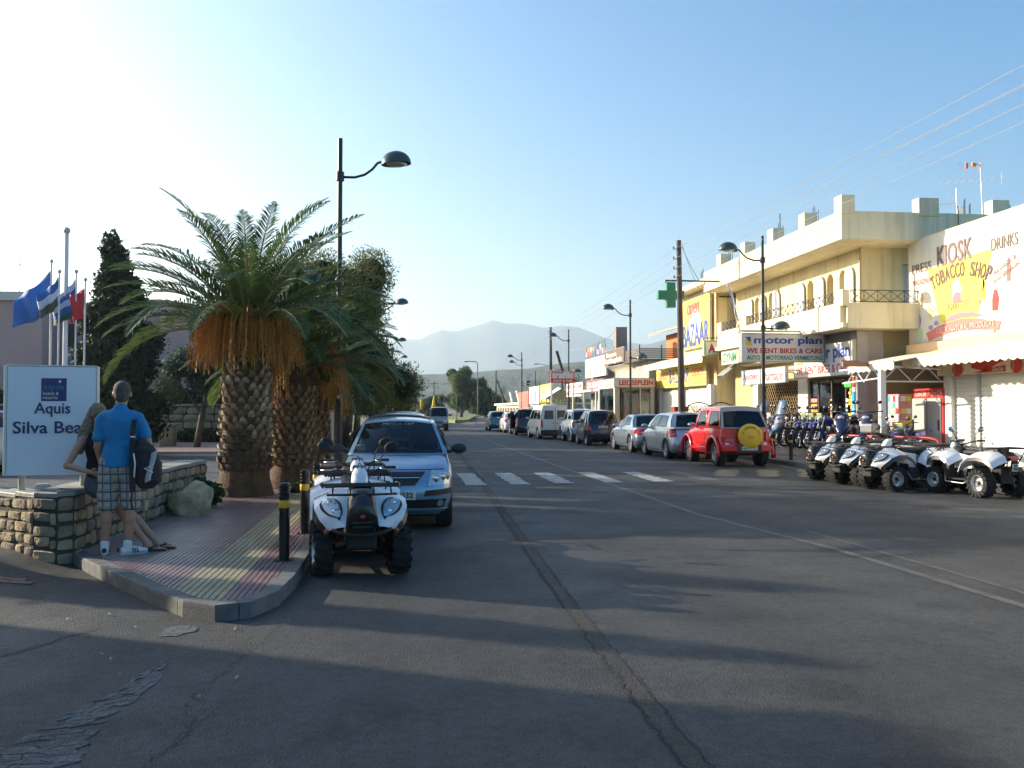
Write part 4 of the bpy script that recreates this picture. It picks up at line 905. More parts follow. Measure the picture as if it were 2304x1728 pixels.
# ---------------------------------------------------------------- planter wall, stone walls
STONE = [mt('stone %d' % i, c, .9, rgb2=c2, vs=7, bump=.7, bs=22, dist=.03, det=6) for i, (c, c2) in enumerate([((.42, .32, .19), (.26, .2, .12)), ((.34, .28, .18), (.2, .16, .11)), ((.48, .39, .25), (.3, .22, .12)), ((.15, .12, .1), (.32, .24, .14))])]
MORT = mt('dark mortar', (.06, .052, .042), .95, bump=.5, bs=30)
def stone(a, b, z0, z1, out, g, mats, parent, bulge=.03, yb=.06):
    """rough faced stone between wall points a-b; out = outward normal"""
    a, b, out = Vector((*a, 0)), Vector((*b, 0)), Vector((*out, 0)); d = (b-a).normalized(); L = (b-a).length
    P = []
    nb = 5 + g.randrange(3)
    c = (a+b)/2+Vector((0, 0, (z0+z1)/2)); w, h = L/2-.008, (z1-z0)/2-.008
    ring = []
    for k in range(8):
        t = 2*pi*k/8+g.uniform(-.1, .1)*(k % 2 == 0)+g.uniform(-.04, .04); cx, cz = cos(t), sin(t); m_ = max(abs(cx), abs(cz)); e = g.uniform(.8, 1.0) if k % 2 else 1
        ring.append((cx/m_*w*e*g.uniform(.96, 1), cz/m_*h*e*g.uniform(.94, 1)))
    vs = []; p = bulge*g.uniform(.3, 1)
    for (s_, q) in ((1, -yb), (1, p*.55), (.86, p)):
        for x, z in ring: vs.append(c+d*x*s_+Vector((0, 0, z*s_))+out*(q+g.uniform(-.004, .004)))
    vs.append(c+out*(p+g.uniform(-.006, .01)))
    fs = [(k, (k+1) % 8, (k+1) % 8+8, k+8) for k in range(8)]+[(k+8, (k+1) % 8+8, (k+1) % 8+16, k+16) for k in range(8)]+[(k+16, (k+1) % 8+16, 24) for k in range(8)]
    return ob('stone', M().add(vs, fs), g.choice(mats), parent, fix=True, smooth='auto')
def stone_face(parent, pts, z0f, z1f, rows, lens, out_side, g, mats, bulge=.03):
    for i in range(len(pts)-1):
        a, b = Vector(pts[i]), Vector(pts[i+1]); L = (b-a).length; d = (b-a)/L; out = Vector((d.y, -d.x))*out_side
        for r in range(rows):
            s_ = -g.uniform(0, .1)
            while s_ < L-.02:
                w = g.uniform(*lens); e = min(L, s_+w)
                if L-e < lens[0]*.6: e = L
                q0, q1 = a+d*max(0, s_), a+d*e; t = (q0+q1)/2
                zb, zt = z0f(t), z1f(t); jz = lambda k: zb+(zt-zb)*(k/rows)
                stone(q0, q1, jz(r)+g.uniform(-.016, .02)*(r > 0), jz(r+1)+g.uniform(-.02, .014)*(r < rows-1), out, g, mats, parent, bulge); s_ = e
g = random.Random(4)
PW = thing('planter_wall', 'low curved rough stone wall with slab coping that the couple lean on', 'wall', (-3.4, 9.8, 0), world=True)
CV = [(-6.2, 12.0), (-4.35, 10.45), (-3.75, 9.85), (-3.48, 9.72), (-3.36, 9.85), (-3.34, 11.2), (-3.33, 13.2), (-3.2, 15.4)]
back = [(x-.42 if i > 3 else x-.1*(i > 1), y+.42 if i < 4 else y+.2*(i < 6)) for i, (x, y) in enumerate(CV)]
core = M(); n = len(CV)
topz = lambda p: .60+.11*min(1, max(0, (p[0]+5)/1.5))
vs = []
for (f_, b_) in zip(CV, back):
    z = topz(f_); vs += [(f_[0], f_[1], -.02), (f_[0], f_[1], z), (b_[0], b_[1], z), (b_[0], b_[1], -.02)]
fs = []
for i in range(n-1):
    for k in range(4): a = 4*i+k; b = 4*i+(k+1) % 4; fs.append((a, b, b+4, a+4))
fs += [(0, 1, 2, 3), (4*n-1, 4*n-2, 4*n-3, 4*n-4)]
ob('core', M().add(vs, fs), MORT, PW, fix=True)
stone_face(PW, CV, lambda p: dz(p[0], p[1])-.03, topz, 5, (.12, .36), 1, g, STONE, .03)
COP = mt('slab coping', (.2, .2, .19), .6, rgb2=(.33, .32, .28), vs=4, bump=.5, bs=25)
for i in range(n-1):
    a, b, c, d = [Vector(p) for p in (CV[i], CV[i+1], back[i+1], back[i])]; k = max(1, round((b-a).length/.5))
    for q in range(k):
        p0, p1, p2, p3 = a.lerp(b, q/k), a.lerp(b, (q+1)/k), d.lerp(c, (q+1)/k), d.lerp(c, q/k); cc = (p0+p1+p2+p3)/4; z = topz(cc)+g.uniform(0, .012)
        P = [cc+(p-cc)*s_ for p, s_ in ((p0, 1.06), (p1, 1.06), (p2, .985), (p3, .985))]
        P = [p+(cc-p)*g.uniform(.0, .03) for p in P]
        ob('coping_slab', M().prism([(p.x, p.y) for p in P], z, z+.055), COP, PW, fix=True, bevel=.01)
t = thing('loose_stone', 'small pale block of stone lying on the planter coping beside the sign', 'stone', (-3.95, 10.35, .72)); ob('block', M().obox((.1, 0, .045), (.14, .09, .07), .3), MC['pale kerb'], t, bevel=.012)
t = thing('boulder', 'rounded beige boulder at the end of the planter wall below the palms', 'rock', (-2.98, 13.35, .12))
t.scale = (.85, .85, .85)
m = M().ball((0, 0, .16), (.36, .26, .34), 36, 24); m.v = [tuple(Vector(v)*(1+.3*noise.noise(Vector(v)*3.2+Vector((4, 1, 2)))+.16*noise.noise(Vector(v)*8)+.05*noise.noise(Vector(v)*20))) for v in m.v]; ob('rock', m, STONE[2], t, smooth=True)
RW = thing('retaining_wall', 'long tawny stone retaining wall at the back of the forecourt under the hedge', 'wall', (-10, 41, .1), world=True)
ob('core', M().box(-22, -3.9, 41, 41.6, .1, 1.75), MORT, RW)
g = random.Random(9)
WST = [mt('tawny stone %d' % i, c, .9, rgb2=tuple(k*.6 for k in c), vs=2.5, bump=.6, bs=8) for i, c in enumerate([(.36, .27, .14), (.3, .24, .15), (.4, .33, .2)])]
stone_face(RW, [(-16.5, 41), (-3.9, 41)], lambda p: .12, lambda p: 1.72, 5, (.35, .75), 1, g, WST, .05)
ob('coping', M().box(-22, -3.9, 40.9, 41.7, 1.75, 1.85), COP, RW)
t = thing('stone_pier', 'short pale stone pier standing in front of the retaining wall by the man', 'pier', (-8.9, 36, .22)); ob('block', M().box(-.28, .28, -.25, .25, 0, .75), WST[2], t, bevel=.03); ob('cap', M().box(-.33, .33, -.3, .3, .75, .85), COP, t, bevel=.02)
# brick row across the driveway
br = thing('brick_row', 'row of reddish bricks laid across the driveway below the stone wall', 'brick strip', (-4, 8.9, 0), world=True, kind='structure'); del br['category']
for i in range(22):
    for j in range(2):
        x, y = -3.35-i*.21-.1*j, 8.75+j*.11+i*.012; c = random.Random(i*2+j); z = dz(x, y); z2 = dz(x-.2, y+.1); q = (z+z2)/2
        ob('brick', M().obox((x-.1, y+.05, q-.02), (.195, .098, .06), c.uniform(-.02, .02), ry=-(z2-z)/.2*-1), mt('brick red', (.2, .1, .075), .85, var=.25, vs=3), br)

# hotel sign
SG = thing('hotel_sign', 'white Aquis Silva Beach hotel sign board standing on the stone planter', 'sign', (-3.74, 10.3, .7), rz=.2)
ob('post', M().cyl((-.3, .05, .0), (-.3, .05, .25), .035), mt('cream post', (.55, .52, .4), .5), SG); ob('post', M().cyl((.3, .05, .0), (.3, .05, .25), .035), MC['cream post'], SG)
ob('panel', M().box(-.43, .43, -.07, .11, .2, 1.36), mt('sign white', (.76, .78, .82), .3, coat=.3), SG, bevel=.008, seg=2)
ob('edge_trim', M().box(-.462, -.433, -.075, .115, .2, 1.37).box(.433, .447, -.075, .115, .2, 1.37).box(-.432, .432, -.075, .115, 1.363, 1.375), mt('cream edge', (.75, .72, .6), .5), SG, bevel=.006)
NV = mt('sign navy', (.02, .02, .12), .4)
lettering('letters', 'Aquis', (-.17, -.07, .82), (1, 0, 0), .35, .155, NV, SG, bold=.012)
lettering('letters', 'Silva Beach', (-.37, -.07, .645), (1, 0, 0), .84, .13, NV, SG, bold=.012)
lq = ob('logo', M().box(-.105, .14, -.074, -.07, .99, 1.235), mt('logo navy', (.03, .03, .16), .4), SG)
lettering('letters', 'aquis', (-.085, -.074, 1.10), (1, 0, 0), .2, .07, mt('logo teal', (.05, .22, .3), .4), SG, bold=.01)
lettering('letters', 'hotels &', (-.085, -.074, 1.055), (1, 0, 0), .15, .035, WHITE, SG); lettering('letters', 'resorts', (-.085, -.074, 1.01), (1, 0, 0), .14, .03, WHITE, SG)
ob('logo_dot', M().lathe([(0, -.004), (.014, -.004), (.014, .002), (0, .002)], 10, (.075, -.077, 1.2), 'Y'), WHITE, SG)

# ---------------------------------------------------------------- palms
FROND = leafmat('palm green', (.045, .09, .028), (.1, .155, .045), .8, .3, .35)
RACH = mt('rachis', (.22, .2, .07), .5); FRUIT = leafmat('date orange', (.38, .15, .025), (.6, .3, .06), 4, .3, .5); STALK = mt('date stalk', (.45, .2, .03), .5)
TRK = mt('palm fibre', (.06, .035, .02), .95, rgb2=(.15, .085, .04), vs=8, bump=1, bs=30, dist=.05)
STUB = [mt('palm stub %d' % i, c, .85, rgb2=tuple(k*.55 for k in c), vs=12) for i, c in enumerate([(.36, .25, .14), (.26, .16, .08), (.42, .34, .23), (.13, .075, .04)])]
def frond(L, az, e0, droop, g, nl=64, ll=.42, twist=0):
    """returns (rachis mesh, leaflet mesh)"""
    pts = []; p = Vector((0, 0, 0)); n = 14; a = e0
    for i in range(n+1):
        pts.append(p.copy()); a = e0-droop*(i/n)**1.3; p = p+Vector((cos(az)*cos(a), sin(az)*cos(a), sin(a)))*(L/n)
    rm = M().tube(pts, [.028*(1-i/n*.85) for i in range(n+1)], 5)
    lm = M(); side = Vector((-sin(az), cos(az), 0))
    for k in range(nl):
        t = .12+.88*k/(nl-1)+g.uniform(-.004, .004); f = min(t*n, n-.001); i = int(f); c = pts[i].lerp(pts[i+1], f-i); T = (pts[i+1]-pts[i]).normalized(); up = side.cross(T).normalized(); up = up if up.z > 0 else -up
        prof = ll*(sin(pi*min(1, t*.86+.14))**.6)*(1 if t < .93 else .8)
        for s_ in (-1, 1):
            fw = .75+.5*t+g.uniform(-.1, .1); d = (side*s_*cos(.35)+up*g.uniform(.15, .5)+T*fw).normalized(); l = prof*g.uniform(.85, 1.1)
            m_ = c+d*l*.55; e = c+d*l+Vector((0, 0, -l*g.uniform(.08, .3))); wv = T.cross(d).normalized().cross(d).normalized()*.014
            lm.add([c-wv*.4, c+wv*.4, m_+wv, m_-wv, e], [(0, 1, 2, 3), (3, 2, 4)])
    return rm, lm
def palm(name, label, x, y, r0, r1, zt, nf, L, g, stubs='parts', fruit=12, lean=(0, 0), group='date palms along the pavement'):
    t = thing(name, label, 'palm tree', (x, y, .1), group=group)
    H = zt-.1; nseg = 16
    prof = [(r0*1.25, -.05), (r0*1.12, .12), (r0, .35)]+[(r0+(r1-r0)*k/8, .35+(H-.35)*k/8) for k in range(1, 9)]+[(r1*.8, H+.15), (.08, H+.4)]
    m = M().lathe(prof, 28)
    v2 = []
    for v in m.v:
        q = Vector(v); f = 1+.05*noise.noise(q*4); s_ = q.z/H; v2.append((q.x*f+lean[0]*s_, q.y*f+lean[1]*s_, q.z))
    m.v = v2; ob('trunk', m, TRK, t, smooth=True)
    rows = int((H-.45)/.115); per = 15; sm = M(); cnt = 0
    for r in range(rows):
        z = .5+r*.115; rr = r0+(r1-r0)*max(0, (z-.35))/(H-.35)
        for k in range(per):
            a = 2*pi*(k+.5*(r % 2))/per+g.uniform(-.09, .09); w = .07*g.uniform(.6, 1.2); hh = .055*g.uniform(.6, 1.25); o_ = .055*g.uniform(.5, 1.5)
            m = M().add([(-w, 0, -hh), (w, 0, -hh), (w*.8, -o_*.3, hh*.2), (-w*.8, -o_*.3, hh*.2), (-w*.75, -o_, -hh*.1), (w*.75, -o_, -hh*.1), (w*.55, -o_*1.15, hh), (-w*.55, -o_*1.15, hh), (0, -o_*1.1, hh*1.35), (0, .01, hh*1.3)],
                        [(0, 1, 5, 4), (4, 5, 6, 7), (7, 6, 8), (1, 2, 6, 5), (3, 0, 4, 7), (2, 9, 8, 6), (9, 3, 7, 8)])
            MX = Matrix.Translation((lean[0]*z/H, lean[1]*z/H, z)) @ Matrix.Rotation(a+pi/2, 4, 'Z') @ Matrix.Translation((0, -rr+.005, 0))
            facing = sin(a) < .25
            if stubs == 'parts' and facing and cnt < 200:
                o = bpy.data.objects.new('leaf_stub', m.data('leaf_stub')); COL.objects.link(o); o.parent = t; o.matrix_local = MX
                low = z < .95+.25*sin(a*3); o.data.materials.append(STUB[3] if low else g.choice(STUB[:3])); cnt += 1
            else: sm.merge(m, MX)
    o = ob('leaf_stubs' if stubs == 'parts' else 'leaf_stub', sm, STUB[1], t); o['kind'] = 'stuff'; o.name = 'trunk_scales'
    top = Vector((lean[0], lean[1], H+.15))
    for i in range(nf):
        q = (i+.5)/nf; e0 = radians(84-64*q**.9+g.uniform(-7, 7)); az = i*2.39996+g.uniform(-.15, .15); l = L*g.uniform(.85, 1.08)
        rm, lm = frond(l, az, e0, radians(52+34*q)+g.uniform(-.2, .3), g)
        o = ob('frond', lm, FROND, t); o.location = top+Vector((cos(az)*.14, sin(az)*.14, .1*(1-q)))
        ob('rachis', rm, RACH, o)
    for i in range(fruit):
        az = 2*pi*i/fruit+g.uniform(-.2, .2); c = M(); st = M()
        hub = top+Vector((cos(az)*.40, sin(az)*.40, .48)); st.tube([top, top+Vector((cos(az)*.2, sin(az)*.2, .35)), hub], [.03, .025, .02], 6)
        for k in range(95):
            a = g.gauss(0, .6); d = Vector((cos(az+a), sin(az+a), g.uniform(-.1, .5))).normalized(); l = g.uniform(.3, .85); pts = []
            p = hub.copy(); v = d*.24*g.uniform(.2, 1.25)
            for q in range(7): pts.append(p.copy()); p = p+v*l; v = v*.7+Vector((0, 0, -.13)); 
            st.tube(pts, .0045, 3, cap=False)
            for q in range(17):
                f = (.12+.88*(q+g.random())/17)*5.9; j = int(f); c0 = pts[j].lerp(pts[j+1], f-j)+Vector((g.uniform(-.02, .02), g.uniform(-.02, .02), g.uniform(-.02, .02))); s_ = g.uniform(.012, .02)
                c.add([c0+Vector((s_, 0, 0)), c0+Vector((-s_*.5, s_*.87, 0)), c0+Vector((-s_*.5, -s_*.87, 0)), c0+Vector((0, 0, s_*1.5)), c0+Vector((0, 0, -s_*1.8))], [(0, 1, 3), (1, 2, 3), (2, 0, 3), (1, 0, 4), (2, 1, 4), (0, 2, 4)])
        o = ob('fruit_cluster', c, FRUIT, t); ob('stalk', st, STALK, o)
    return t
palm('date_palm', 'largest date palm, thick scaly trunk and big orange fruit clusters, nearest the couple', -2.72, 16.2, .42, .36, 2.7, 54, 2.75, random.Random(1), fruit=13, lean=(.05, 0))
palm('date_palm', 'shorter date palm tucked directly behind the largest one', -2.1, 17.7, .37, .34, 2.15, 32, 2.3, random.Random(2), 'join', fruit=3, lean=(.1, 0))
palm('date_palm', 'third date palm in the row, orange clusters close to the lamp post', -1.95, 19.5, .4, .36, 1.95, 34, 2.05, random.Random(3), 'join', fruit=4)
palm('date_palm', 'fourth and farthest date palm of the row', -2.15, 22.5, .38, .34, 1.95, 28, 1.9, random.Random(5), 'join', fruit=2)

# ---------------------------------------------------------------- trees, hedges
DARKG = leafmat('dark conifer', (.012, .028, .012), (.03, .05, .02), 1.5, .12, .7)
OLIVEG = leafmat('feathery olive', (.06, .085, .028), (.16, .175, .065), .5, .45, .7)
MIDG = leafmat('mid green', (.03, .055, .018), (.08, .11, .035), .5, .3, .6)
PINEG = leafmat('blue pine', (.04, .07, .045), (.09, .13, .08), 1.2, .2, .7)
BARK = mt('bark', (.12, .1, .08), .9, var=.3, vs=6, bump=.6, bs=20)
def tree(name, label, x, y, trunk, blobs, n, size, mat, seed, aspect=.45, group=None, down=0, z=.1, shell=.55, cat='tree', core=True):
    t = thing(name, label, cat, (x, y, z), group=group)
    o = ob('crown', quadmesh('crown', leaves(n, blobs, size, seed, aspect, shell, down)), mat, t)
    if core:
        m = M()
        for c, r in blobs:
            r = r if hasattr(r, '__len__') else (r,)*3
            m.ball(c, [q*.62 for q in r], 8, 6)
        ob('foliage_shade_core', m, mt('inner foliage shade '+mat.name, (.012, .02, .009), .95), t)  # solid dark balls; the crown's inner shade is put into their colour
    if trunk:
        m = M()
        for pts, r0, r1 in trunk: m.tube(pts, [r0+(r1-r0)*i/(len(pts)-1) for i in range(len(pts))], 8)
        ob('trunk', m, BARK, t, smooth=True)
    return t
g = random.Random(21)
bl = [((g.uniform(-.12, .12)*(1+(7-z)), g.uniform(-.3, .3), z), (.2+1.15*(1-z/7.1)**.8, .2+1.15*(1-z/7.1)**.8, .55)) for z in [.6+.33*k for k in range(19)]]
for k in range(16): a = g.uniform(0, 6.3); z = g.uniform(.8, 6); r = (1-z/7.1)**.7*1.15; bl.append(((r*cos(a), r*sin(a), z), (.35, .35, .3)))
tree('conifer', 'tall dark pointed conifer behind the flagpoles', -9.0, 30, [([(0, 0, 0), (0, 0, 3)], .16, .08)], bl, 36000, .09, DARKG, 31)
g = random.Random(22); bl = [((g.uniform(-1.2, 1.3), g.uniform(-.6, .6), g.uniform(2.1, 3.4)), g.uniform(.35, .6)) for _ in range(13)]
tree('pine_tree', 'small open pine with bare forked trunk in front of the retaining wall', -7.5, 34.5, [([(0, 0, .1), (.15, 0, 1.1), (.25, 0, 1.7)], .13, .09), ([(.2, 0, 1.3), (-.3, .1, 2.0), (-.9, .1, 2.6)], .07, .03), ([(.25, 0, 1.6), (.3, 0, 2.2), (.6, 0, 3)], .07, .03), ([(.25, 0, 1.5), (.9, 0, 2.4)], .05, .02)], bl, 13000, .07, PINEG, 33, core=False)
g = random.Random(23)
bl = [((g.gauss(-.15, .95), g.gauss(0, 1.1), g.uniform(2.2, 6.0)), (g.uniform(.75, 1.1), g.uniform(.8, 1.2), g.uniform(.7, 1.0))) for _ in range(38)]
bl = [((max(-1.5, min(1.35, c[0]*(1.05-.08*abs(c[2]-4)))), c[1], c[2]), r) for c, r in bl]
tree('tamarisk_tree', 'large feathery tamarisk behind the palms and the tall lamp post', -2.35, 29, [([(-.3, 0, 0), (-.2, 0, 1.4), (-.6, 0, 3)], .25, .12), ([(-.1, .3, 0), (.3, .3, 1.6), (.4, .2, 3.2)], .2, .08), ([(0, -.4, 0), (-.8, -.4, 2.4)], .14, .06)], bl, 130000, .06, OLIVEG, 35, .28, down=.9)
bl = [((g.gauss(0, .75), g.gauss(0, 1.4), g.uniform(2.0, 5.6)), g.uniform(.8, 1.15)) for _ in range(28)]
tree('tamarisk_tree', 'second tamarisk of the left avenue, darker under its crown', -2.2, 36, [([(0, 0, 0), (.2, 0, 2.5)], .22, .12)], bl, 50000, .07, OLIVEG, 36, .3, down=.9)
for i, (x, y, h, s_) in enumerate(((-2.3, 46, 5.2, 1.3), (-2.0, 58, 4.6, 1.3), (-1.7, 72, 4.6, 1.4), (-1.3, 88, 5.0, 1.6))):
    bl = [((g.gauss(0, .55*s_), g.gauss(0, 1.2*s_), g.uniform(1.8, h-.8)), g.uniform(.6, 1.0)*s_) for _ in range(16)]
    tree('avenue_tree', ['dark round tree of the left avenue just past the tamarisks', 'dark tree midway along the left avenue', 'fifth tree of the left avenue, partly in sun', 'last tree of the left avenue beside the road'][i], x, y, [([(0, 0, 0), (.1, 0, 2)], .2, .12)], bl, 14000, .11, MIDG, 40+i)
hm = thing('hedge', 'clipped dark hedge on top of the stone retaining wall', 'hedge', (-10, 41.6, 1.7))
ob('foliage', quadmesh('foliage', np.concatenate([leaves(26000, [((x, 0, .3), (.6, .45, .5)) for x in np.arange(-9, 6, .5)], .09, 51)])), DARKG, hm); ob('foliage_shade_core', M().box(-9, 6, -.2, .3, 0, .5), mt('hedge shade core', (.012, .02, .009), .95), hm)  # the box inside carries the hedge's inner shade in its colour
for i, (x, y, w, h, z0) in enumerate(((-3.15, 14.6, .35, .35, .12), (-1.75, 16.6, .35, .14, .12), (-8.6, 40.6, 1.2, .5, .2), (-11.2, 40.6, .8, .4, .2), (-3.3, 40.4, 1.0, .35, .2), (-6.2, 40.6, .7, .9, .5))):
    tree('shrub', ['leafy weed clump between boulder and largest palm', 'low grass tuft at the foot of the second palm', 'ground ivy at the foot of the retaining wall', 'ivy patch at the wall foot left of the pine', 'low ivy at the right end of the wall foot', 'ivy hanging over the retaining wall behind the pine'][i], x, y, None, [((0, 0, h*.5), (w, w*.5, h*.6))], 2500, .05 if i < 2 else .08, DARKG if i > 1 else MIDG, 60+i, core=False, cat='shrub', z=z0)
# undergrowth and fence line under the avenue
gp = thing('gate_pillar', 'pale rendered gate pillar beside the fourth palm', 'pillar', (-2.3, 26.5, .12)); ob('pillar', M().box(-.02, .33, -.2, .2, 0, 1.45), mt('grey render', (.42, .38, .33), .9, var=.08, vs=2), gp, bevel=.02)
gt = thing('gate', 'narrow blue grey metal gate left of the pillar', 'gate', (-2.6, 26.6, .12)); ob('leaf', M().box(-.6, .26, -.03, .03, 0, 1.4), mt('blue grey gate', (.08, .13, .2), .6), gt, bevel=.005)
bw_ = thing('boundary_wall', 'low dark boundary wall under the avenue trees', 'wall', (-4.6, 40, 0)); ob('wall', M().box(-.2, .2, -13, 25, 0, 1.5), mt('dark wall', (.09, .075, .06), .9, var=.2, vs=1.5), bw_)
tree('avenue_hedge', 'dark hedge growing along the boundary wall under the trees', -4.0, 38, None, [((0, yy, .9), (.5, 1.2, .9)) for yy in range(-10, 24, 2)], 16000, .1, DARKG, 71, cat='hedge')
# fork tree and far vegetation
g = random.Random(24); bl = [((g.gauss(0, 1.5), g.gauss(0, 1.5), g.uniform(1.8, 7.6)), 1) for _ in range(34)]
bl = [((c[0]*(1.5-c[2]*.12), c[1], c[2]), g.uniform(.7, 1.2)) for c, r in bl]
tree('fork_tree', 'bushy light green tree standing alone at the fork of the road', 9.6, 150, [([(0, 0, 0), (.2, 0, 3)], .3, .15)], bl, 26000, .16, leafmat('fork green', (.06, .1, .035), (.18, .22, .09), .35, .45), 80)
tree('roadside_tree', 'darker tree directly right of the fork tree', 14.5, 158, [([(0, 0, 0), (0, 0, 2)], .3, .15)], [((g.gauss(0, 1.6), g.gauss(0, 1.5), g.uniform(1.2, 4.6)), g.uniform(.9, 1.5)) for _ in range(16)], 12000, .17, MIDG, 81)
def small_palm(label, x, y, h, g, s=1.0):
    t = thing('fan_palm', label, 'palm tree', (x, y, 0), group='distant palms by the right-hand shops'); ob('trunk', M().tube([(0, 0, 0), (.1, 0, h)], [.18, .14], 8), BARK, t)
    m = M()
    for i in range(26):
        rm, lm = frond(1.9*s, i*2.4, radians(75-75*i/26), radians(75), g, 20, .5); m.merge(lm, Matrix.Translation((.1, 0, h)))
    ob('crown', m, FROND, t)
for i, (x, y, h) in enumerate(((16.5, 112, 4.0), (19.0, 108, 5.4), (21.5, 112, 4.6), (23.5, 104, 4.8), (15.4, 140, 3.9))): small_palm(['distant palm nearest the red billboard', 'tallest distant palm above the low shops', 'distant palm right of the tallest one', 'rightmost distant palm behind the billboards', 'lone distant palm beyond the shop row'][i], x, y, h, random.Random(i), 1.2)
belt = [((x+g.uniform(-3, 3), y+g.uniform(-10, 10), g.uniform(.8, 2.2)), (g.uniform(2, 4), 3, g.uniform(1.2, 2.6))) for x, y in [(-30+k*5, 240+10*(k % 3)) for k in range(8)]+[(14+k*5, 205+8*(k % 4)) for k in range(16)]+[(-60+k*6, 330) for k in range(34)]+[(20+k*4, 150) for k in range(12)]]
belt = [b for b in belt if not (-1 < b[0][0] < 12 and b[0][1] < 300)]
o = ob('tree_belt', quadmesh('tree_belt', leaves(60000, belt, .38, 91, .5, .3)), leafmat('far green', (.03, .055, .02), (.075, .1, .035), .08, .3)); tag(o, kind='stuff', label='mixed green tree belt across the end of the road')
for i in range(4):
    x = (-4.5, -3.2, 2.0, 12)[i]; tree('far_tree', ['small pale tree left of the far utility pole', 'round tree behind the yellow parasols', 'tree over the end of the road by the small sign', 'low tree between fork tree and shop row'][i], (-2.5, 0.8, 6.6, 17.5)[i], (150, 190, 210, 170)[i], [([(0, 0, 0), (0, 0, 1.5)], .15, .1)], [((g.gauss(0, 1.2), g.gauss(0, 1), g.uniform(1, 3.6)), g.uniform(.8, 1.4)) for _ in range(12)], 6000, .2, MIDG, 95+i)
# trees left of the frame that throw the striped shadows across the road
for i, (x, y, h, r) in enumerate(((-9.6, 12.02, 4.3, .42), (-12.5, 16.3, 5.9, .85), (-15.5, 21.5, 5.5, 1.4))):
    bl = [((0, 0, z), (.15+r*(1-z/h)**.7, .15+r*(1-z/h)**.7, .4)) for z in [.4+.3*k for k in range(int(h/.3)-1)]]
    tree('cypress', ['short', 'middle', 'tallest'][i]+' cypress left of the frame whose shadow crosses the road', x, y, [([(0, 0, 0), (0, 0, 1.5)], .12, .08)], bl, 9000, .1, DARKG, 85+i)

# ---------------------------------------------------------------- lamp posts, poles, wires, flags, bollards
LB = mt('lamp black', (.022, .022, .026), .35, .3); LS = mt('lamp shade green', (.05, .075, .08), .35, .2); LG = mt('lamp glass', (.4, .42, .42), .2)
def dome(c, r, sgn):
    prof = [(r, 0), (r*1.0, .02)]+[(r*cos(a), .02+r*.95*sin(a)) for a in [pi/2*k/7 for k in range(1, 7)]]+[(.01, .02+r*.95)]
    m = M().lathe(prof, 24); m.v = [(v[0]*1.15, v[1]*.95, v[2]) for v in m.v]
    return M().merge(m, Matrix.Translation(c) @ Matrix.Rotation(-.08*sgn, 4, 'Y'))
def lamp(label, x, y, sgn=1, stick=True, group='black street lamps along both kerbs'):
    t = thing('street_lamp', label, 'street lamp', (x, y, .1), group=group)
    m = M().cyl((0, 0, 0), (0, 0, .6), .085).cyl((0, 0, .6), (0, 0, 2.2), .07).cyl((0, 0, 2.2), (0, 0, 7.1), .055, .048)
    ob('pole', m, LB, t, smooth='auto')
    for z0_, z1_ in ((6.22, 6.4), (4.05, 4.2), (2.18, 2.24)): ob('clamp', M().cyl((0, 0, z0_), (0, 0, z1_), .085), LB, t, smooth='auto')
    for s_, z, R_, r in ((sgn, 6.3, 1.15, .27), (-sgn, 4.12, .62, .25)):
        if R_ > 1: pts = [(s_*.05, 0, z), (s_*.3, 0, z), (s_*.5, 0, z+.06), (s_*.66, 0, z+.18), (s_*.76, 0, z+.31), (s_*.84, 0, z+.34), (s_*(R_-.12), 0, z+.32)]
        else: pts = [(s_*.05, 0, z), (s_*.3, 0, z-.02), (s_*(R_-.1), 0, z)]
        zz = pts[-1][2]-.02
        a = ob('arm', M().tube(pts, .027, 8), LB, t, smooth=True)
        ob('lamp_shade', dome((s_*R_, 0, zz), r, s_), LS, t, smooth='auto'); 
        ob('lens', M().merge(M().lathe([(0, -.035), (r*.6, -.025), (r*.85, .0), (0, .01)], 20), Matrix.Translation((s_*R_, 0, zz))), LG, t, smooth=True)
    return t
L1 = lamp('tall black street lamp behind the palms, nearest on the left', -1.3, 18.9, 1)
ob('small_notice', M().box(-.03, .05, -.075, -.07, 1.95, 2.05).box(-.04, .03, -.075, -.07, 1.72, 1.8), WHITE, L1)
for i, y in enumerate((44, 68, 90, 108, 131)): copy_tree(L1, (-1.2 if i < 2 else -1.0, y, .1), label=['second', 'third', 'fourth', 'fifth', 'sixth'][i]+' black street lamp along the left kerb, counted from the palms')
RL = lamp('black street lamp in front of the motor plan sign', 11.5, 27.95, -1)
for i, (x, y) in enumerate(((11.5, 45.1), (11.5, 62.4), (11.5, 87.6), (12.9, 98))): copy_tree(RL, (x, y, .1), label=['black street lamp in front of the glass-fronted cafe', 'black street lamp beside the traffic rental sign', 'black street lamp in front of the far white billboard', 'farthest black street lamp on the right pavement'][i])
WOOD = mt('utility wood', (.12, .09, .08), .85, rgb2=(.06, .048, .045), vs=3, bump=.4, bs=15)
def upole(label, x, y, h, r=.12, arms=(), brace=None, lampz=None):
    t = thing('utility_pole', label, 'utility pole', (x, y, .1)); ob('pole', M().cyl((0, 0, 0), (0, 0, h), r, r*.62, 12), WOOD, t, smooth='auto')
    for z in arms: ob('insulator', M().cyl((-.22, 0, z), (-.22, 0, z+.1), .03, n=6).cyl((-.22, 0, z), (0, 0, z), .012, n=5), IRON, t)
    if brace: ob('brace', M().cyl(brace[0], brace[1], r*.8, n=8), WOOD, t)
    if lampz: ob('lamp_arm', M().tube([(0, 0, lampz-.2), (-.8, 0, lampz), (-1.0, 0, lampz)], .03, 6), STEEL, t); ob('lamp_head', M().ball((-1.25, 0, lampz), (.3, .1, .08)), WHITE, t)
    return t
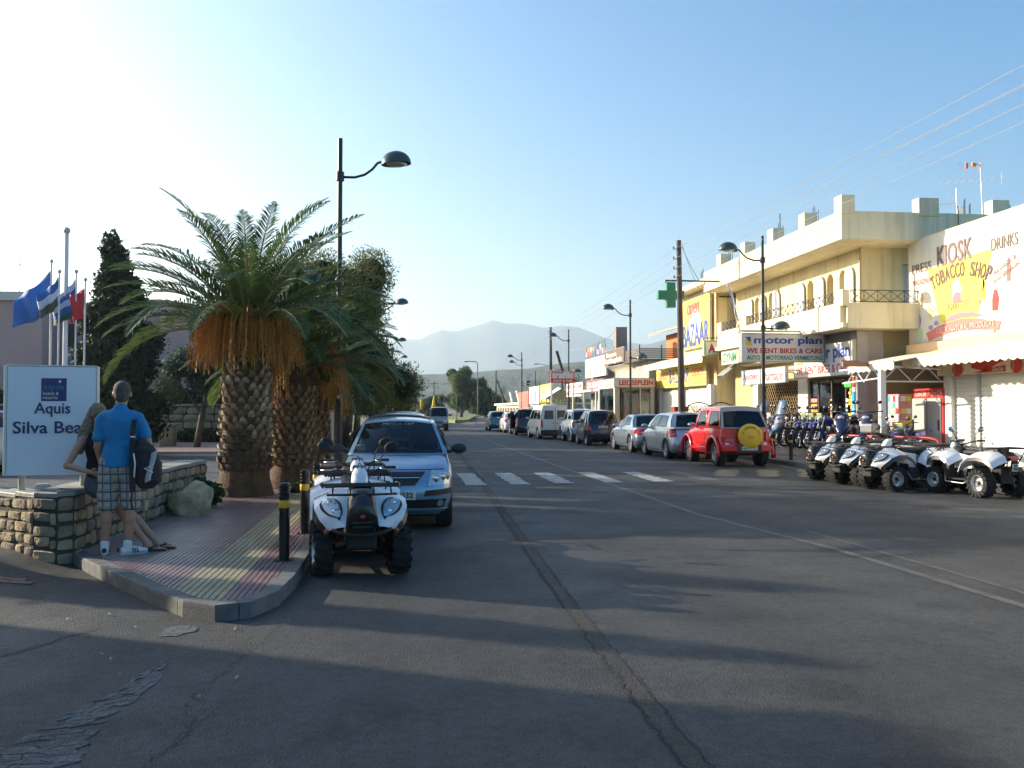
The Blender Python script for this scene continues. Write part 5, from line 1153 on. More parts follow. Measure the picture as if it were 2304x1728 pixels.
p = upole('tall wooden utility pole in front of the green pharmacy cross', 11.02, 35, 8.25, .15, (7.9, 7.5, 7.1, 6.75)); p.rotation_euler = (0, -.012, 0)
upole('leaning-braced wooden utility pole with a white lamp behind the traffic sign', 12.3, 75, 8.4, .16, (8.0, 7.7), ((.5, 0, 6.4), (2.4, 0, 0)), 5.3)
upole('far braced wooden pole above the low shop row', 15.9, 155, 8.2, .16, (), ((.2, 0, 6.5), (2.6, 0, 0)))
upole('thin far wooden pole right of the braced one', 22, 150, 8.0, .13)
for x, y, lb in ((2.0, 176, 'far T-shaped utility pole left of the oncoming van'), (7.4, 216, 'farthest T-shaped utility pole at the end of the road')):
    p = upole(lb, x, y, 8.2, .17); ob('crossarm', M().box(-.9, .9, -.06, .06, 7.6, 7.75), WOOD, p)
def wire(label, pts, r=.008, sag=.25, seg=14):
    t = thing('overhead_wire', label, 'wire', pts[0], world=True); m = M(); out = []
    for i in range(len(pts)-1):
        a, b = Vector(pts[i]), Vector(pts[i+1])
        for k in range(seg): q = k/seg; p = a.lerp(b, q); p.z -= sag*4*q*(1-q); out.append(p)
    out.append(Vector(pts[-1])); ob('cable', m.tube(out, r, 4), mt('cable grey', (.2, .19, .2), .6), t); return t
for i, (za, zr) in enumerate(((8.05, 7.9), (7.65, 7.64), (7.25, 7.33), (6.9, 7.05))):
    wire(['topmost', 'second', 'third', 'lowest'][i]+' overhead wire of the bundle crossing the right sky', [(11.6, -16, zr+.12), (10.83, 35, za), (12.1, 75, za+.1), (15.7, 155, za)], .0065, .22)
wire('thin slack wire from the pole to the cream building', [(11.05, 35, 8.1), (13.0, 36.4, 6.2)], .014, .35); wire('slack wire running from the pole to the bazaar corner', [(11.05, 35, 8.2), (13.5, 38.4, 6.3)], .01, .5)
wire('cable looping between the far pole and the cafe chimney', [(12.3, 75, 7.6), (13.2, 56, 6.4)], .02, 1.0)
wire('faint wire above the roof of the cream building', [(13.2, -10, 8.6), (13.0, 38, 8.9)], .006, .3)
# median lamp and sapling posts
t = thing('median_lamp', 'slim grey hooked lamp on the traffic island at the fork', 'street lamp', (7.75, 94.5, .2)); ob('pole', M().tube([(0, 0, 0), (0, 0, 6.2), (-.15, 0, 6.4), (-.9, 0, 6.42)], .06, 8), STEEL, t, smooth=True); ob('head', M().ball((-1.15, 0, 6.4), (.3, .12, .07)), STEEL, t)
for i, (x, y, h) in enumerate(((6.4, 108, 3.2), (5.4, 118, 3.4), (4.4, 124, 2.6))): t = thing('marker_post', ['nearest', 'middle', 'farthest'][i]+' slim dark post on the grass verge at the fork', 'post', (x, y, 0)); ob('post', M().cyl((0, 0, 0), (0, 0, h), .06, n=6), IRON, t)
# flags by the hotel
def flag(label, x, y, h, r, cols, fl, hz, hh, seed, pcol=None):
    t = thing('flagpole', label, 'flagpole', (x, y, .1)); ob('pole', M().cyl((0, 0, 0), (0, 0, h), r, r*.8, 10), pcol or mt('white pole', (.7, .68, .7), .4), t, smooth='auto'); ob('finial', M().ball((0, 0, h+.04), .05 if r < .05 else .09), mt('finial', (.5, .5, .5), .4), t)
    if not cols: return t
    f = thing('flag', fl[3], 'flag', (x, y, hz+.1)); f['label'] = fl[3]
    def P(u, v): return (-fl[0]*u-.03, .1*sin(u*9+seed+v*2)*u+.05*sin(v*5+u*4), -fl[1]*u**.8-v*hh*(1-fl[2]*u)+.03*sin(u*11+seed))
    k = len(cols)
    for i, c in enumerate(cols): ob('cloth', M().panel(lambda u, v: P(u, (i+v)/k), 18, 6, .004), c, f, smooth=True)
    return t
bf = mt('flag blue', (.03, .12, .42), .7, rgb2=(.05, .2, .55), vs=2); bg2 = mt('flag mid blue', (.04, .13, .4), .7); wf = mt('flag white', (.6, .62, .7), .7)
flag('slim white flagpole, first from the left', -8.8, 24, 5.2, .03, [bf], (.85, .75, .35, 'large sky blue flag swooping left from the first flagpole'), 5.0, 1.05, 0)
flag('thick tall white flagpole, tallest of the group', -8.48, 24.1, 6.0, .065, None, None, 0, 0, 0)
flag('second slim white flagpole beside the tall thick one', -8.5, 23.7, 4.9, .025, [bg2, wf, mt('flag dark', (.08, .1, .08), .8)], (.45, .45, .2, 'blue and white flag with a dark hem on the second slim flagpole'), 4.8, .75, 2)
flag('third slim white flagpole with a striped flag', -8.2, 24, 4.95, .025, [wf, bg2, wf, bg2, mt('flag dark green', (.04, .1, .07), .8)], (.55, .5, .2, 'blue and white striped flag on the third slim flagpole'), 4.8, .9, 3)
flag('right-hand white flagpole of the group, flying red', -7.98, 24, 4.75, .025, [mt('flag red', (.6, .03, .04), .7)], (.35, .25, .1, 'small red flag on the rightmost flagpole'), 4.6, .75, 4)
# balcony flag, pharmacy cross, A sign
t = thing('balcony_flag', 'blue and white striped flag drooping from a leaning pole on the balcony', 'flag', (13.0, 33.5, 5.0), world=True); ob('pole', M().cyl((13.0, 33.5, 4.8), (12.6, 34.3, 6.6), .02, n=6), WHITE, t)
for i in range(7): ob('stripe', M().panel(lambda u, v: (12.62+.28*u+.04*sin(6*u+i), 34.25-.35*u-.05*i*(1-u)-.045*v, 6.5-1.35*u+.0*v-.02*i), 10, 1, .004), [wf, mt('greek blue', (.03, .1, .35), .7)][i % 2], t)
GRN = mt('pharmacy green', (.02, .22, .12), .4)
t = thing('pharmacy_cross', 'large green pharmacy cross box hanging from a steel arm behind the utility pole', 'sign', (10.9, 36.1, 5.8), world=True)
cr = [(10.72, 5.78), (11.1, 5.78), (11.1, 6.12), (11.46, 6.12), (11.46, 6.48), (11.1, 6.48), (11.1, 6.82), (10.72, 6.82), (10.72, 6.48), (10.36, 6.48), (10.36, 6.12), (10.72, 6.12)]
ob('cross', M().slab([(a, 36.0, b) for a, b in cr], (0, .28, 0)), GRN, t, fix=True, bevel=.012); ob('arm', M().cyl((10.7, 36.14, 6.9), (13.0, 36.14, 6.9), .035).cyl((10.72, 36.14, 6.8), (10.72, 36.14, 6.9), .03), IRON, t)
t = thing('apothecary_sign', 'green framed white sign with a red letter A on a bracket', 'sign', (12.9, 37, 3.9), world=True)
ob('box', M().box(12.6, 13.25, 36.95, 37.15, 3.85, 4.52), mt('sage green', (.35, .5, .25), .5), t, bevel=.01); ob('face', M().box(12.67, 13.18, 36.93, 36.95, 3.92, 4.45), mt('ivory', (.75, .74, .62), .5), t)
lettering('letters', 'A', (12.78, 36.93, 3.99), (1, 0, 0), .3, .38, REDL, t, bold=.05); ob('bracket', M().box(12.65, 13.5, 37.0, 37.05, 4.6, 4.64).box(13.3, 13.35, 37.0, 37.05, 3.7, 4.64), IRON, t)
# bollards
BY = mt('bollard yellow', (.7, .38, .02), .5)
def bollard(label, x, y):
    t = thing('bollard', label, 'bollard', (x, y, .12), group='black bollards with a yellow band')
    prof = [(.052, 0), (.052, .55), (.052, .6)]+[p for k in range(4) for p in ((.052, .61+k*.035), (.058, .62+k*.035), (.058, .632+k*.035), (.05, .637+k*.035))]+[(.052, .752), (.035, .762), (0, .764)]
    ob('post', M().lathe(prof, 20), mt('bollard black', (.014, .014, .015), .3), t, smooth='auto'); ob('band', M().lathe([(.0535, .515), (.0555, .52), (.0555, .585), (.0535, .59)], 20), BY, t, smooth='auto'); ob('base_plate', M().box(-.085, .085, -.07, .07, 0, .012), IRON, t)
    return t
b0 = bollard('nearest left bollard, in front of the white quad wheel', -1.15, 9.15)
for lb, x, y in (('second left bollard, behind the nearest one', -1.16, 11.1), ('third left bollard, beside the second white quad', -1.16, 12.65), ('fourth left bollard, half hidden by quad mirrors', -1.18, 14.6), ('right-hand bollard between the red jeep and the hoop barrier', 11.25, 25.35), ('bollard just behind the rear corner of the red jeep', 11.3, 26.7)): copy_tree(b0, (x, y, .12), label=lb)
# lattice planter fence and red cabinet on the far pavement
t = thing('lattice_fence', 'dark scalloped lattice screen on the pavement behind the silver cars', 'fence', (12, 36, .12), world=True)
for k in range(2):
    x0 = 11.6+k*.95; m = M()
    for i in range(9):
        for s_ in (1, -1):
            a = x0+i*.12; b = a+s_*.75
            z0, z1 = .6, 1.75; lo, hi = x0, x0+.9; d = b-a; t0, t1 = 0, 1
            if b > hi: t1 = (hi-a)/d
            if b < lo: t1 = (lo-a)/d
            if a > hi: continue
            m.cyl((a, 36, z0), (a+d*t1, 36, z0+(z1-z0)*t1), .014, n=4)
            if s_ > 0 and i > 0: m.cyl((x0, 36, z0+.16*i), (x0+.9*(1-i/8)+.02, 36, z1), .014, n=4)
            if s_ < 0 and i > 0: m.cyl((hi, 36, z0+.16*i), (hi-.9*(1-i/8)-.02, 36, z1), .014, n=4)
    m.tube([(x0+.9*q/10, 36, 1.75+.14*sin(pi*q/10)) for q in range(11)], .025, 6); m.box(x0-.03, x0, 35.97, 36.03, .12, 1.8).box(x0+.9, x0+.93, 35.97, 36.03, .12, 1.8)
    ob('lattice_panel', m, BROWN, t)
ob('planter', M().box(11.55, 13.5, 35.8, 36.3, .12, .6), BROWN, t)
t = thing('red_cabinet', 'dark red shop cabinet standing left of the lattice screen', 'cabinet', (11.3, 36.2, .12)); ob('cabinet', M().box(-.3, .28, -.25, .25, 0, 1.6), mt('wine red', (.28, .03, .03), .5), t, bevel=.02); ob('glass_door', M().box(-.22, .2, -.27, -.25, .5, 1.35), MC['dark glass'], t)
tree('pavement_shrub', 'dark potted shrub in front of the lattice screen', 12.0, 35.4, None, [((0, 0, 1.0), (.45, .3, .5))], 2500, .05, DARKG, 99, cat='shrub')
t = thing('banner_sail', 'white sail shaped banner on the far cafe pavement', 'banner', (10.2, 51, .1)); ob('sail', M().panel(lambda u, v: (.5*u*(1-v)+.05*v, .05*sin(3*v), .3+1.9*v), 4, 8, .01), WHITE, t); ob('pole', M().cyl((0, 0, 0), (0, 0, 2.4), .02, n=6), IRON, t)
for i, (x, y) in enumerate(((4.0, 152), (5.4, 152), (7.4, 150))):
    x -= 2.3; t = thing('parasol', ['left', 'middle', 'right'][i]+' folded yellow parasol at the far end of the road', 'parasol', (x, y, .1), group='yellow parasols'); ob('canopy', M().lathe([(.02, 4.0), (.15, 3.2), (.45 if i == 2 else .28, 1.6), (.1, 1.5)], 10), mt('parasol yellow', (.75, .55, .03), .7), t, smooth=True); ob('pole', M().cyl((0, 0, 0), (0, 0, 4.1), .04, n=6), IRON, t)
# ---------------------------------------------------------------- cars
TYRE = mt('tyre rubber', (.016, .016, .017), .8, bump=.3, bs=60); RIM = mt('alloy rim', (.5, .5, .52), .3, .8); RIMG = mt('painted steel rim', (.5, .5, .5), .4)
PLAS = mt('black plastic', (.02, .02, .022), .55); CHR = mt('chrome', (.6, .6, .62), .12, 1); CARG = glassmat('car glass', (.62, .72, .7)); CARGD = glassmat('dark car glass', (.1, .12, .13))
SEAT = mt('seat cloth', (.035, .035, .04), .85); TRED_ = mt('tail lamp red', (.5, .012, .012), .2, coat=.5); AMB = mt('amber lens', (.6, .22, .02), .2, coat=.5)
LENS = mt('headlamp lens', (.5, .53, .55), .12, .3, coat=1); LENSD = mt('lamp reflector', (.6, .6, .6), .15, .9); PLATE = mt('number plate', (.7, .7, .66), .5); GAP = mt('panel gap', (.01, .01, .01), .8)
def paint(n, c, metal=.35, rough=.3): return mt('car paint '+n, c, rough, metal, coat=.8)
def wheel(parent, x, y, r, w, rimmat=RIM, spokes=6, hub=True, rimr=.66, name='wheel'):
    s_ = 1 if x > 0 else -1; rr = r*rimr
    prof = [(rr, -w/2+.01), (r*.93, -w/2), (r*.985, -w*.36), (r, -w*.2), (r, w*.2), (r*.985, w*.36), (r*.93, w/2), (rr, w/2-.01), (rr*.96, w*.3), (rr*.96, -w*.3), (rr, -w/2+.01)]
    t = ob('tyre', M().lathe(prof, 32, (0, 0, 0), 'X'), TYRE, parent, smooth='auto'); t.location = (x, y, r); t.name = name
    m = M(); f = s_*w*.42
    m.lathe([(rr*.99, s_*w*.46), (rr*.93, s_*w*.47), (rr*.86, s_*w*.36), (rr*.82, s_*w*.1)][::1], 28, (0, 0, 0), 'X')
    for k in range(spokes):
        a = 2*pi*k/spokes; wd = rr*.17*(6/spokes)**.5
        c_, q_ = cos(a), sin(a); P = lambda rad, off, xx: (xx, rad*c_-off*q_, rad*q_+off*c_)
        x0, x1 = s_*w*.30, s_*w*.40
        m.add([P(rr*.1, -wd, x0), P(rr*.1, wd, x0), P(rr*.9, wd*.8, x0*1.1), P(rr*.9, -wd*.8, x0*1.1), P(rr*.1, -wd, x1*1.05), P(rr*.1, wd, x1*1.05), P(rr*.9, wd*.7, x1), P(rr*.9, -wd*.7, x1)],
              [(4, 5, 6, 7), (0, 4, 7, 3), (1, 2, 6, 5), (0, 1, 5, 4), (3, 7, 6, 2)])
    m.lathe([(0, s_*w*.44), (rr*.2, s_*w*.43), (rr*.24, s_*w*.34)], 14, (0, 0, 0), 'X')
    r_ = ob('rim', m, rimmat, t, fix=True, smooth='auto')
    ob('brake_disc', M().lathe([(0, s_*w*.05), (rr*.8, s_*w*.05), (rr*.84, s_*w*.1)], 20, (0, 0, 0), 'X'), GAP, t)
    return t
def lerp(a, b, t): return a+(b-a)*t
class Car:
    """rings: list of (z, yfront, yrear, halfwidth, corner_front, corner_rear, bow_front, bow_rear)"""
    def __init__(s, name, label, rings, cab, col, wh, opts=None, cat='car', group=None):
        s.t = thing(name, label, cat, group=group); s.R = rings; s.c = cab; s.col = col; o = s.o = opts or {}
        s.body(wh); s.cabin()
    def ring(s, z):
        R_ = s.R
        if z <= R_[0][0]: return R_[0][1:]
        for a, b in zip(R_, R_[1:]):
            if z <= b[0]: t = (z-a[0])/(b[0]-a[0]+1e-9); return [lerp(p, q, t) for p, q in zip(a[1:], b[1:])]
        return R_[-1][1:]
    def fy(s, x, z):
        yf, yr, w, cf, cr, bf, br = s.ring(z); u = min(1, max(0, (abs(x)-(w-cf))/cf)); return yf-bf*(x/w)**2-cf*.8*(1-sqrt(max(0, 1-u*u)))
    def ry(s, x, z):
        yf, yr, w, cf, cr, bf, br = s.ring(z); u = min(1, max(0, (abs(x)-(w-cr))/cr)); return yr+br*(x/w)**2+cr*.8*(1-sqrt(max(0, 1-u*u)))
    def sx(s, y, z):
        yf, yr, w = s.ring(z)[:3]; q = (2*y-(yf+yr))/(yf-yr); return w-.05*q*q*q*q
    def outline(s, z):
        w = s.ring(z)[2]; P = []
        xs = [-1, -.985, -.95, -.9, -.83, -.72, -.5, -.25, 0, .25, .5, .72, .83, .9, .95, .985, 1]
        fx = [(x*w, s.fy(x*w, z)) for x in xs]; rx = [(x*w, s.ry(x*w, z)) for x in xs[::-1]]
        n = 22; P += fx
        ya, yb = fx[-1][1], rx[0][1]
        side = [(s.sx(lerp(ya, yb, i/n), z), lerp(ya, yb, i/n)) for i in range(1, n)]
        k = s.sx(ya, z)/w; k2 = s.sx(yb, z)/w
        P = [(x*lerp(1, k, abs(x/w)**4), y) for x, y in fx]+side+[(x*lerp(1, k2, abs(x/w)**4), y) for x, y in rx]+[(-x, y) for x, y in side[::-1]]
        return P
    def body(s, wh):
        zs = [r[0] for r in s.R]; zz = []
        for a, b in zip(zs, zs[1:]): k = max(1, round((b-a)/.06)); zz += [lerp(a, b, i/k) for i in range(k)]
        zz.append(zs[-1]); vs = []; fs = []; n = 0
        for z in zz:
            P = s.outline(z); n = len(P); vs += [(x, y, z) for x, y in P]
        for i in range(len(zz)-1):
            for k in range(n): a = i*n+k; b = i*n+(k+1) % n; fs.append((a, a+n, b+n, b))
        zc = zz[-1]+.015; vs2 = [(x*.97, lerp(y, (s.R[-1][1]+s.R[-1][2])/2, .03), zc) for x, y in s.outline(zz[-1])]
        m0 = len(vs); vs += vs2
        for k in range(n): a = m0-n+k; b = m0-n+(k+1) % n; fs.append((a, a+n, b+n, b))
        fs += [tuple(range(n)), tuple(range(m0+n-1, m0-1, -1))]
        me = M().add(vs, fs); r = wh['r']
        cuts = []
        for y in wh['y']:
            for s_ in (1, -1):
                W_ = s.ring(.4)[2]; c = M(); a0 = s_*(W_-.24); a1 = s_*(W_+.2); c.lathe([(0, a0), (r+.055, a0), (r+.055, a1), (0, a1)], 26, (0, y, r+wh.get('up', .015)), 'X'); c.v = [v for v in c.v]; cuts.append(c)
        bm_ = cut(me, [_fix(c) for c in cuts], 'body')
        s.b = ob('body', bm_, s.col, s.t, smooth='auto')
        W_ = s.ring(.4)[2]
        for i, y in enumerate(wh['y']):
            for s_ in (1, -1):
                wheel(s.t, s_*(W_-wh['w']/2-.012), y, r, wh['w'], wh.get('mat', RIM), wh.get('sp', 6), rimr=wh.get('rr', .66))
                ob('wheel_well', M().lathe([(0, 0), (r+.05, 0), (r+.05, s_*.14)], 20, (s_*(W_-.23), y, r+.015), 'X'), GAP, s.t)
        z0 = s.R[0][0]; ob('underbody', M().box(-W_+.25, W_-.25, s.R[0][2]+.25, s.R[0][1]-.25, z0-.05, z0+.02), GAP, s.t)
    def fpatch(s, name, c4, mat, off=.006, nx=8, nz=5, parent=None, rear=False, skirt=True):
        """patch on the nose (or tail) between 4 (x,z) corners: bl, br, tr, tl"""
        f0 = s.ry if rear else s.fy; sg = -1 if rear else 1
        def P(u, v):
            x = lerp(lerp(c4[0][0], c4[1][0], u), lerp(c4[3][0], c4[2][0], u), v); z = lerp(lerp(c4[0][1], c4[1][1], u), lerp(c4[3][1], c4[2][1], u), v)
            return Vector((x, f0(x, z)+sg*off, z))
        m = M().panel((lambda u, v: P(1-u, v)) if not rear else P, nx, nz, off+.02) if skirt else M().grid(P, nx, nz)
        return ob(name, m, mat, parent or s.t, smooth='auto')
    def spatch(s, name, sd_, c4, mat, off=.005, ny=6, nz=3, parent=None):
        def P(u, v):
            y = lerp(lerp(c4[0][0], c4[1][0], u), lerp(c4[3][0], c4[2][0], u), v); z = lerp(lerp(c4[0][1], c4[1][1], u), lerp(c4[3][1], c4[2][1], u), v)
            return Vector((sd_*(s.sx(y, z)+off), y, z))
        return ob(name, M().panel((lambda u, v: P(u, v)) if sd_ > 0 else (lambda u, v: P(1-u, v)), ny, nz, off+.015), mat, parent or s.t, smooth='auto')
    def seam(s, sd_, pts):
        pp = []
        for (a, b) in zip(pts, pts[1:]):
            for k in range(6): y, z = lerp(a[0], b[0], k/6), lerp(a[1], b[1], k/6); pp.append((sd_*(s.sx(y, z)+.0005), y, z))
        y, z = pts[-1]; pp.append((sd_*(s.sx(y, z)+.0005), y, z)); ob('door_seam', M().tube(pp, .004, 4), GAP, s.t)
    def cabin(s):
        c = s.c; zb, zt = c['zb'], c['zt']; yc, yw, yq, yr = c['yc'], c['yw'], c['yq'], c['yr']; wb, wt = c['wb'], c['wt']; bb, bt = c.get('bow', .14), c.get('bowt', .08); rb, rt = c.get('rbow', .06), c.get('rbowt', .05); cr = c.get('crown', .045); lc = c.get('lcrown', .04); wbr, wtr = c.get('wbr', wb), c.get('wtr', wt); ztr = c.get('ztr', zt); zbr = c.get('zbr', zb)
        col = c.get('roofcol', s.col); gl = c.get('glass', CARGD)
        base = lambda q: Vector((q*wb, yc+bb*(1-q*q), zb)); top = lambda q: Vector((q*wt, yw+bt*(1-q*q), zt+cr*(1-q*q)))
        rbase = lambda q: Vector((q*wbr, yr-rb*(1-q*q), zbr)); rtop = lambda q: Vector((q*wtr, yq-rt*(1-q*q), ztr+cr*(1-q*q)))
        ws = lambda u, v: base(1-2*u).lerp(top(1-2*u), v)+Vector((0, .03*sin(pi*v), .02*sin(pi*v)))*(1-(1-2*u)**4)
        rw = lambda u, v: rbase(2*u-1).lerp(rtop(2*u-1), v)+Vector((0, -.03*sin(pi*v), 0))*(1-(2*u-1)**4)
        rf = lambda u, v: top(2*u-1).lerp(rtop(2*u-1), v)+Vector((0, 0, lc*4*v*(1-v)))
        def side(sg):
            def f(u, v):
                b_ = Vector((sg*lerp(wb, wbr, u), lerp(yc, yr, u), lerp(zb, zbr, u))); t_ = Vector((sg*lerp(wt, wtr, u), lerp(yw, yq, u), lerp(zt, ztr, u)+lc*4*u*(1-u)))
                b_.x += sg*.035*sin(pi*u)
                return b_.lerp(t_, v)+Vector((sg*.03*sin(pi*v), 0, 0))
            return f
        def shell(f, rects, nu=10, nv=5, flip=False, nm='windscreen', pad=.0, g=None):
            us = sorted(set([i/nu for i in range(nu+1)]+[r[0] for r in rects]+[r[1] for r in rects])); vv = sorted(set([j/nv for j in range(nv+1)]+[r[2] for r in rects]+[r[3] for r in rects]))
            vs = [f(u, v) for v in vv for u in us]; w = len(us); fr = []; gf = {i: [] for i in range(len(rects))}
            for j in range(len(vv)-1):
                for i in range(w-1):
                    cu, cv = (us[i]+us[i+1])/2, (vv[j]+vv[j+1])/2; q = (j*w+i, j*w+i+1, (j+1)*w+i+1, (j+1)*w+i); q = q[::-1] if flip else q
                    for k, r in enumerate(rects):
                        if r[0] < cu < r[1] and r[2] < cv < r[3]: gf[k].append(q); break
                    else: fr.append(q)
            cols_ = g or gl
            for k, r in enumerate(rects):
                mm = M().add(vs, gf[k]); o = ob(nm if isinstance(nm, str) else nm[k], mm, cols_, s.t, smooth=True, fix=True); clean(o)
                # dark rubber surround
                P = [f(u, v) for u, v in [(lerp(r[0], r[1], q/8), r[2]) for q in range(9)]+[(r[1], lerp(r[2], r[3], q/5)) for q in range(1, 6)]+[(lerp(r[1], r[0], q/8), r[3]) for q in range(1, 9)]+[(r[0], lerp(r[3], r[2], q/5)) for q in range(1, 6)]]
                ob('window_seal', M().tube(P, .009, 5), GAP, o)
            return vs, fr
        sh = M()
        a = shell(ws, [(c.get('wsm', .06), 1-c.get('wsm', .06), .05, .93)], nm='windscreen', g=c.get('wsglass')); sh.add(*a)
        rsh = M(); a = shell(rw, [c.get('rwin', (.1, .9, .18, .86))] if c.get('rwin', 1) else [], nm='rear_window'); (rsh if c.get('rearcol') else sh).add(*a)
        if rsh.v: ob('rear_canvas', rsh, c['rearcol'], s.t, fix=True, smooth='auto')
        for sg in (1, -1):
            a = shell(side(sg), c['win'], 14, 5, flip=sg < 0, nm='side_window'); sh.add(*a)
        a = shell(rf, [], 10, 8); 
        if c.get('roofcol'): s.roof = ob('roof', M().panel(rf, 10, 8, .025), col, s.t, smooth='auto')
        else: sh.add(*a)
        ob('cabin', sh, s.col, s.t, fix=True, smooth='auto')
        # interior
        for x in (-.36, .36):
            yy = c.get('seat', (yc+yr)/2-.05)
            m = M(); m.obox((x, yy, zb-.12), (.46, .5, .2)); m.obox((x, yy-.25, zb+.12), (.44, .14, .52), rx=.2)
            m2 = remesh(m.ball((x, yy-.33, zb+.42), (.14, .07, .1), 10, 8), .03, 3, 'seat'); ob('seat', m2, SEAT, s.t)
        m = M().obox((0, yc-.28, zb+.0), (wb*1.85, .35, .08), rx=.15); ob('dashboard', m, PLAS, s.t, bevel=.02)
        st = M(); st.tube([(-.36+.17*cos(q), yc-.55-.06*sin(q), zb+.05+.16*sin(q)) for q in [2*pi*k/16 for k in range(17)]], .013, 6); ob('steering_wheel', st, PLAS, s.t)
        ob('mirror_inside', M().obox((0, yw-.06, zt-.1), (.22, .04, .06)), PLAS, s.t, bevel=.01)
    def mirrors(s, y, z, mat, dx=.0):
        w = s.c['wb']
        for sg in (1, -1):
            m = M().ball((sg*(w+.17+dx), y, z+.04), (.115, .06, .075), 14, 8); m.cyl((sg*(w-.02), y+.02, z-.02), (sg*(w+.1), y, z+.02), .025)
            o = ob('door_mirror', m, mat, s.t, smooth=True)
            ob('mirror_glass', M().ball((sg*(w+.17+dx), y-.045, z+.04), (.095, .02, .058), 12, 6), CHR, o, smooth=True)
    def plate(s, txt, z, rear=True, w=.46, h=.11, y=None, x=0, off=.012):
        f0 = s.ry if rear else s.fy; yy = (f0(x, z)-off) if rear else (f0(x, z)+off); sg = -1 if rear else 1
        p = ob('number_plate', M().box(x-w/2, x+w/2, min(yy, yy+sg*.012), max(yy, yy+sg*.012), z-h/2, z+h/2), PLATE, s.t, bevel=.003)
        lettering('plate_text', txt, (x+w*.43*(1 if not rear else -1), yy+sg*.012, z-h*.3), (-1 if not rear else 1, 0, 0), w*.86, h*.62, BLK, p, nrm=.003, extr=.02, bold=.02)
def _fix(c): return c
def clean(o):
    b = bmesh.new(); b.from_mesh(o.data); bmesh.ops.delete(b, geom=[v for v in b.verts if not v.link_faces], context='VERTS'); b.to_mesh(o.data); b.free()

def hatch_rings(L, W_, zb, nose=.62, hood=.95, cf=.38, cr=.25, sill=.2, tail=.0, hoodlen=.85):
    f = L/2; r = -L/2; w = W_/2
    return [(sill, f-.16, r+.16, w-.07, cf, cr, .10, .05), (sill+.1, f-.03, r+.04, w-.02, cf, cr, .13, .05), (.42, f, r, w, cf, cr, .14, .05), (.55, f-.0, r+.0, w, cf, cr, .14, .05),
            (nose, f-.05, r+.03+tail*.3, w, cf, cr, .15, .06), (nose+.1, f-.16, r+.05+tail*.6, w-.01, cf*.95, cr, .16, .06), (lerp(nose, hood, .62), f-.16-hoodlen*.35, r+.06+tail, w-.03, .3, cr, .14, .06), (hood, f-hoodlen-.15, r+.09+tail, w-.06, .2, cr, .12, .06)]
# the blue hatchback parked behind the quads, seen from the front
BL = paint('light blue', (.2, .33, .47), .4)
rings = hatch_rings(3.5, 1.52, .95, .70, .98, .34, .22, .2, .05, .62)
cab = dict(zb=.97, zt=1.40, yc=.88, yw=.36, yq=-1.28, yr=-1.55, wb=.70, wt=.52, wsglass=CARG, win=[(.1, .44, .1, .84), (.48, .8, .1, .84)], bow=.16, bowt=.1, crown=.05, lcrown=.04, wsm=.05, seat=-.1, rwin=(.08, .92, .2, .88))
c = Car('hatchback', 'light blue small hatchback parked nose-on right behind the white quads', rings, cab, BL, dict(r=.275, w=.165, y=(1.14, -1.2), mat=mt('wheel cover', (.35, .36, .38), .4, .5), sp=7), cat='car', group='parked cars')
f_ = c
for sg in (1, -1):
    q = [(sg*.40, .585), (sg*.70, .61), (sg*.71, .755), (sg*.46, .80)]
    if sg < 0: q = [q[1], q[0], q[3], q[2]]
    h = c.fpatch('headlamp', q, LENS, .016, 8, 6)
    for (x, z, r) in ((sg*.5, .68, .055), (sg*.6, .7, .05)): y = c.fy(x, z)+.018; ob('reflector', M().ball((x, y, z), (r, .012, r), 14, 8), LENSD, h, smooth=True)
    x, z = sg*.665, .69; ob('indicator_lens', M().ball((x, c.fy(x, z)+.014, z), (.035, .016, .035), 10, 8), AMB, h, smooth=True)
    q = [(sg*.36, .455), (sg*.735, .475), (sg*.74, .55), (sg*.38, .53)]
    if sg < 0: q = [q[1], q[0], q[3], q[2]]
    c.fpatch('bumper_strip', q, PLAS, .014, 8, 3)
    x, z = sg*.57, .36; ob('fog_lamp', M().lathe([(0, .0), (.045, .0), (.05, -.03)], 14, (x, c.fy(x, z)+.028, z), 'Y'), LENSD, c.t, smooth='auto')
c.fpatch('grille', [(-.24, .60), (.24, .60), (.38, .775), (-.38, .775)], PLAS, .008, 10, 5)
ob('badge_bar', M().tube([(x, c.fy(x, .7)+.022, .7) for x in (-.3, -.15, 0, .15, .3)], .009, 6), CHR, c.t)
c.fpatch('lower_grille', [(-.62, .30), (.62, .30), (.66, .41), (-.66, .41)], GAP, .01, 16, 4)
c.fpatch('bumper_lip', [(-.7, .24), (.7, .24), (.72, .275), (-.72, .275)], BL, .02, 16, 2)
c.plate('HKZ 2232', .475, False, .5, .12, off=.02)
c.mirrors(.62, 1.0, PLAS)
lettering('windscreen_letters', 'rent a car', (.22, .505, 1.365), (-1, 0, 0), .44, .035, mt('sun strip print', (.7, .65, .4), .5), c.t, ydir=(0, -.45, .9), nrm=.03)
lettering('windscreen_letters', 'RENT', (-.585, .62, 1.09), (-.1, 0, -1), .2, .05, MC['sun strip print'], c.t, ydir=(-1, 0, 0), nrm=.03)
ob('paper_permit', M().obox((.52, .78, 1.06), (.12, .01, .09), rx=-.5), mt('pale green paper', (.5, .7, .55), .6), c.t)
m = M().tube([(.35, .99, .985), (.05, .93, 1.01), (-.1, .9, 1.03)], .01, 5).tube([(-.15, 1.0, .985), (-.4, .9, 1.01), (-.55, .8, 1.05)], .01, 5); ob('wiper', m, PLAS, c.t)
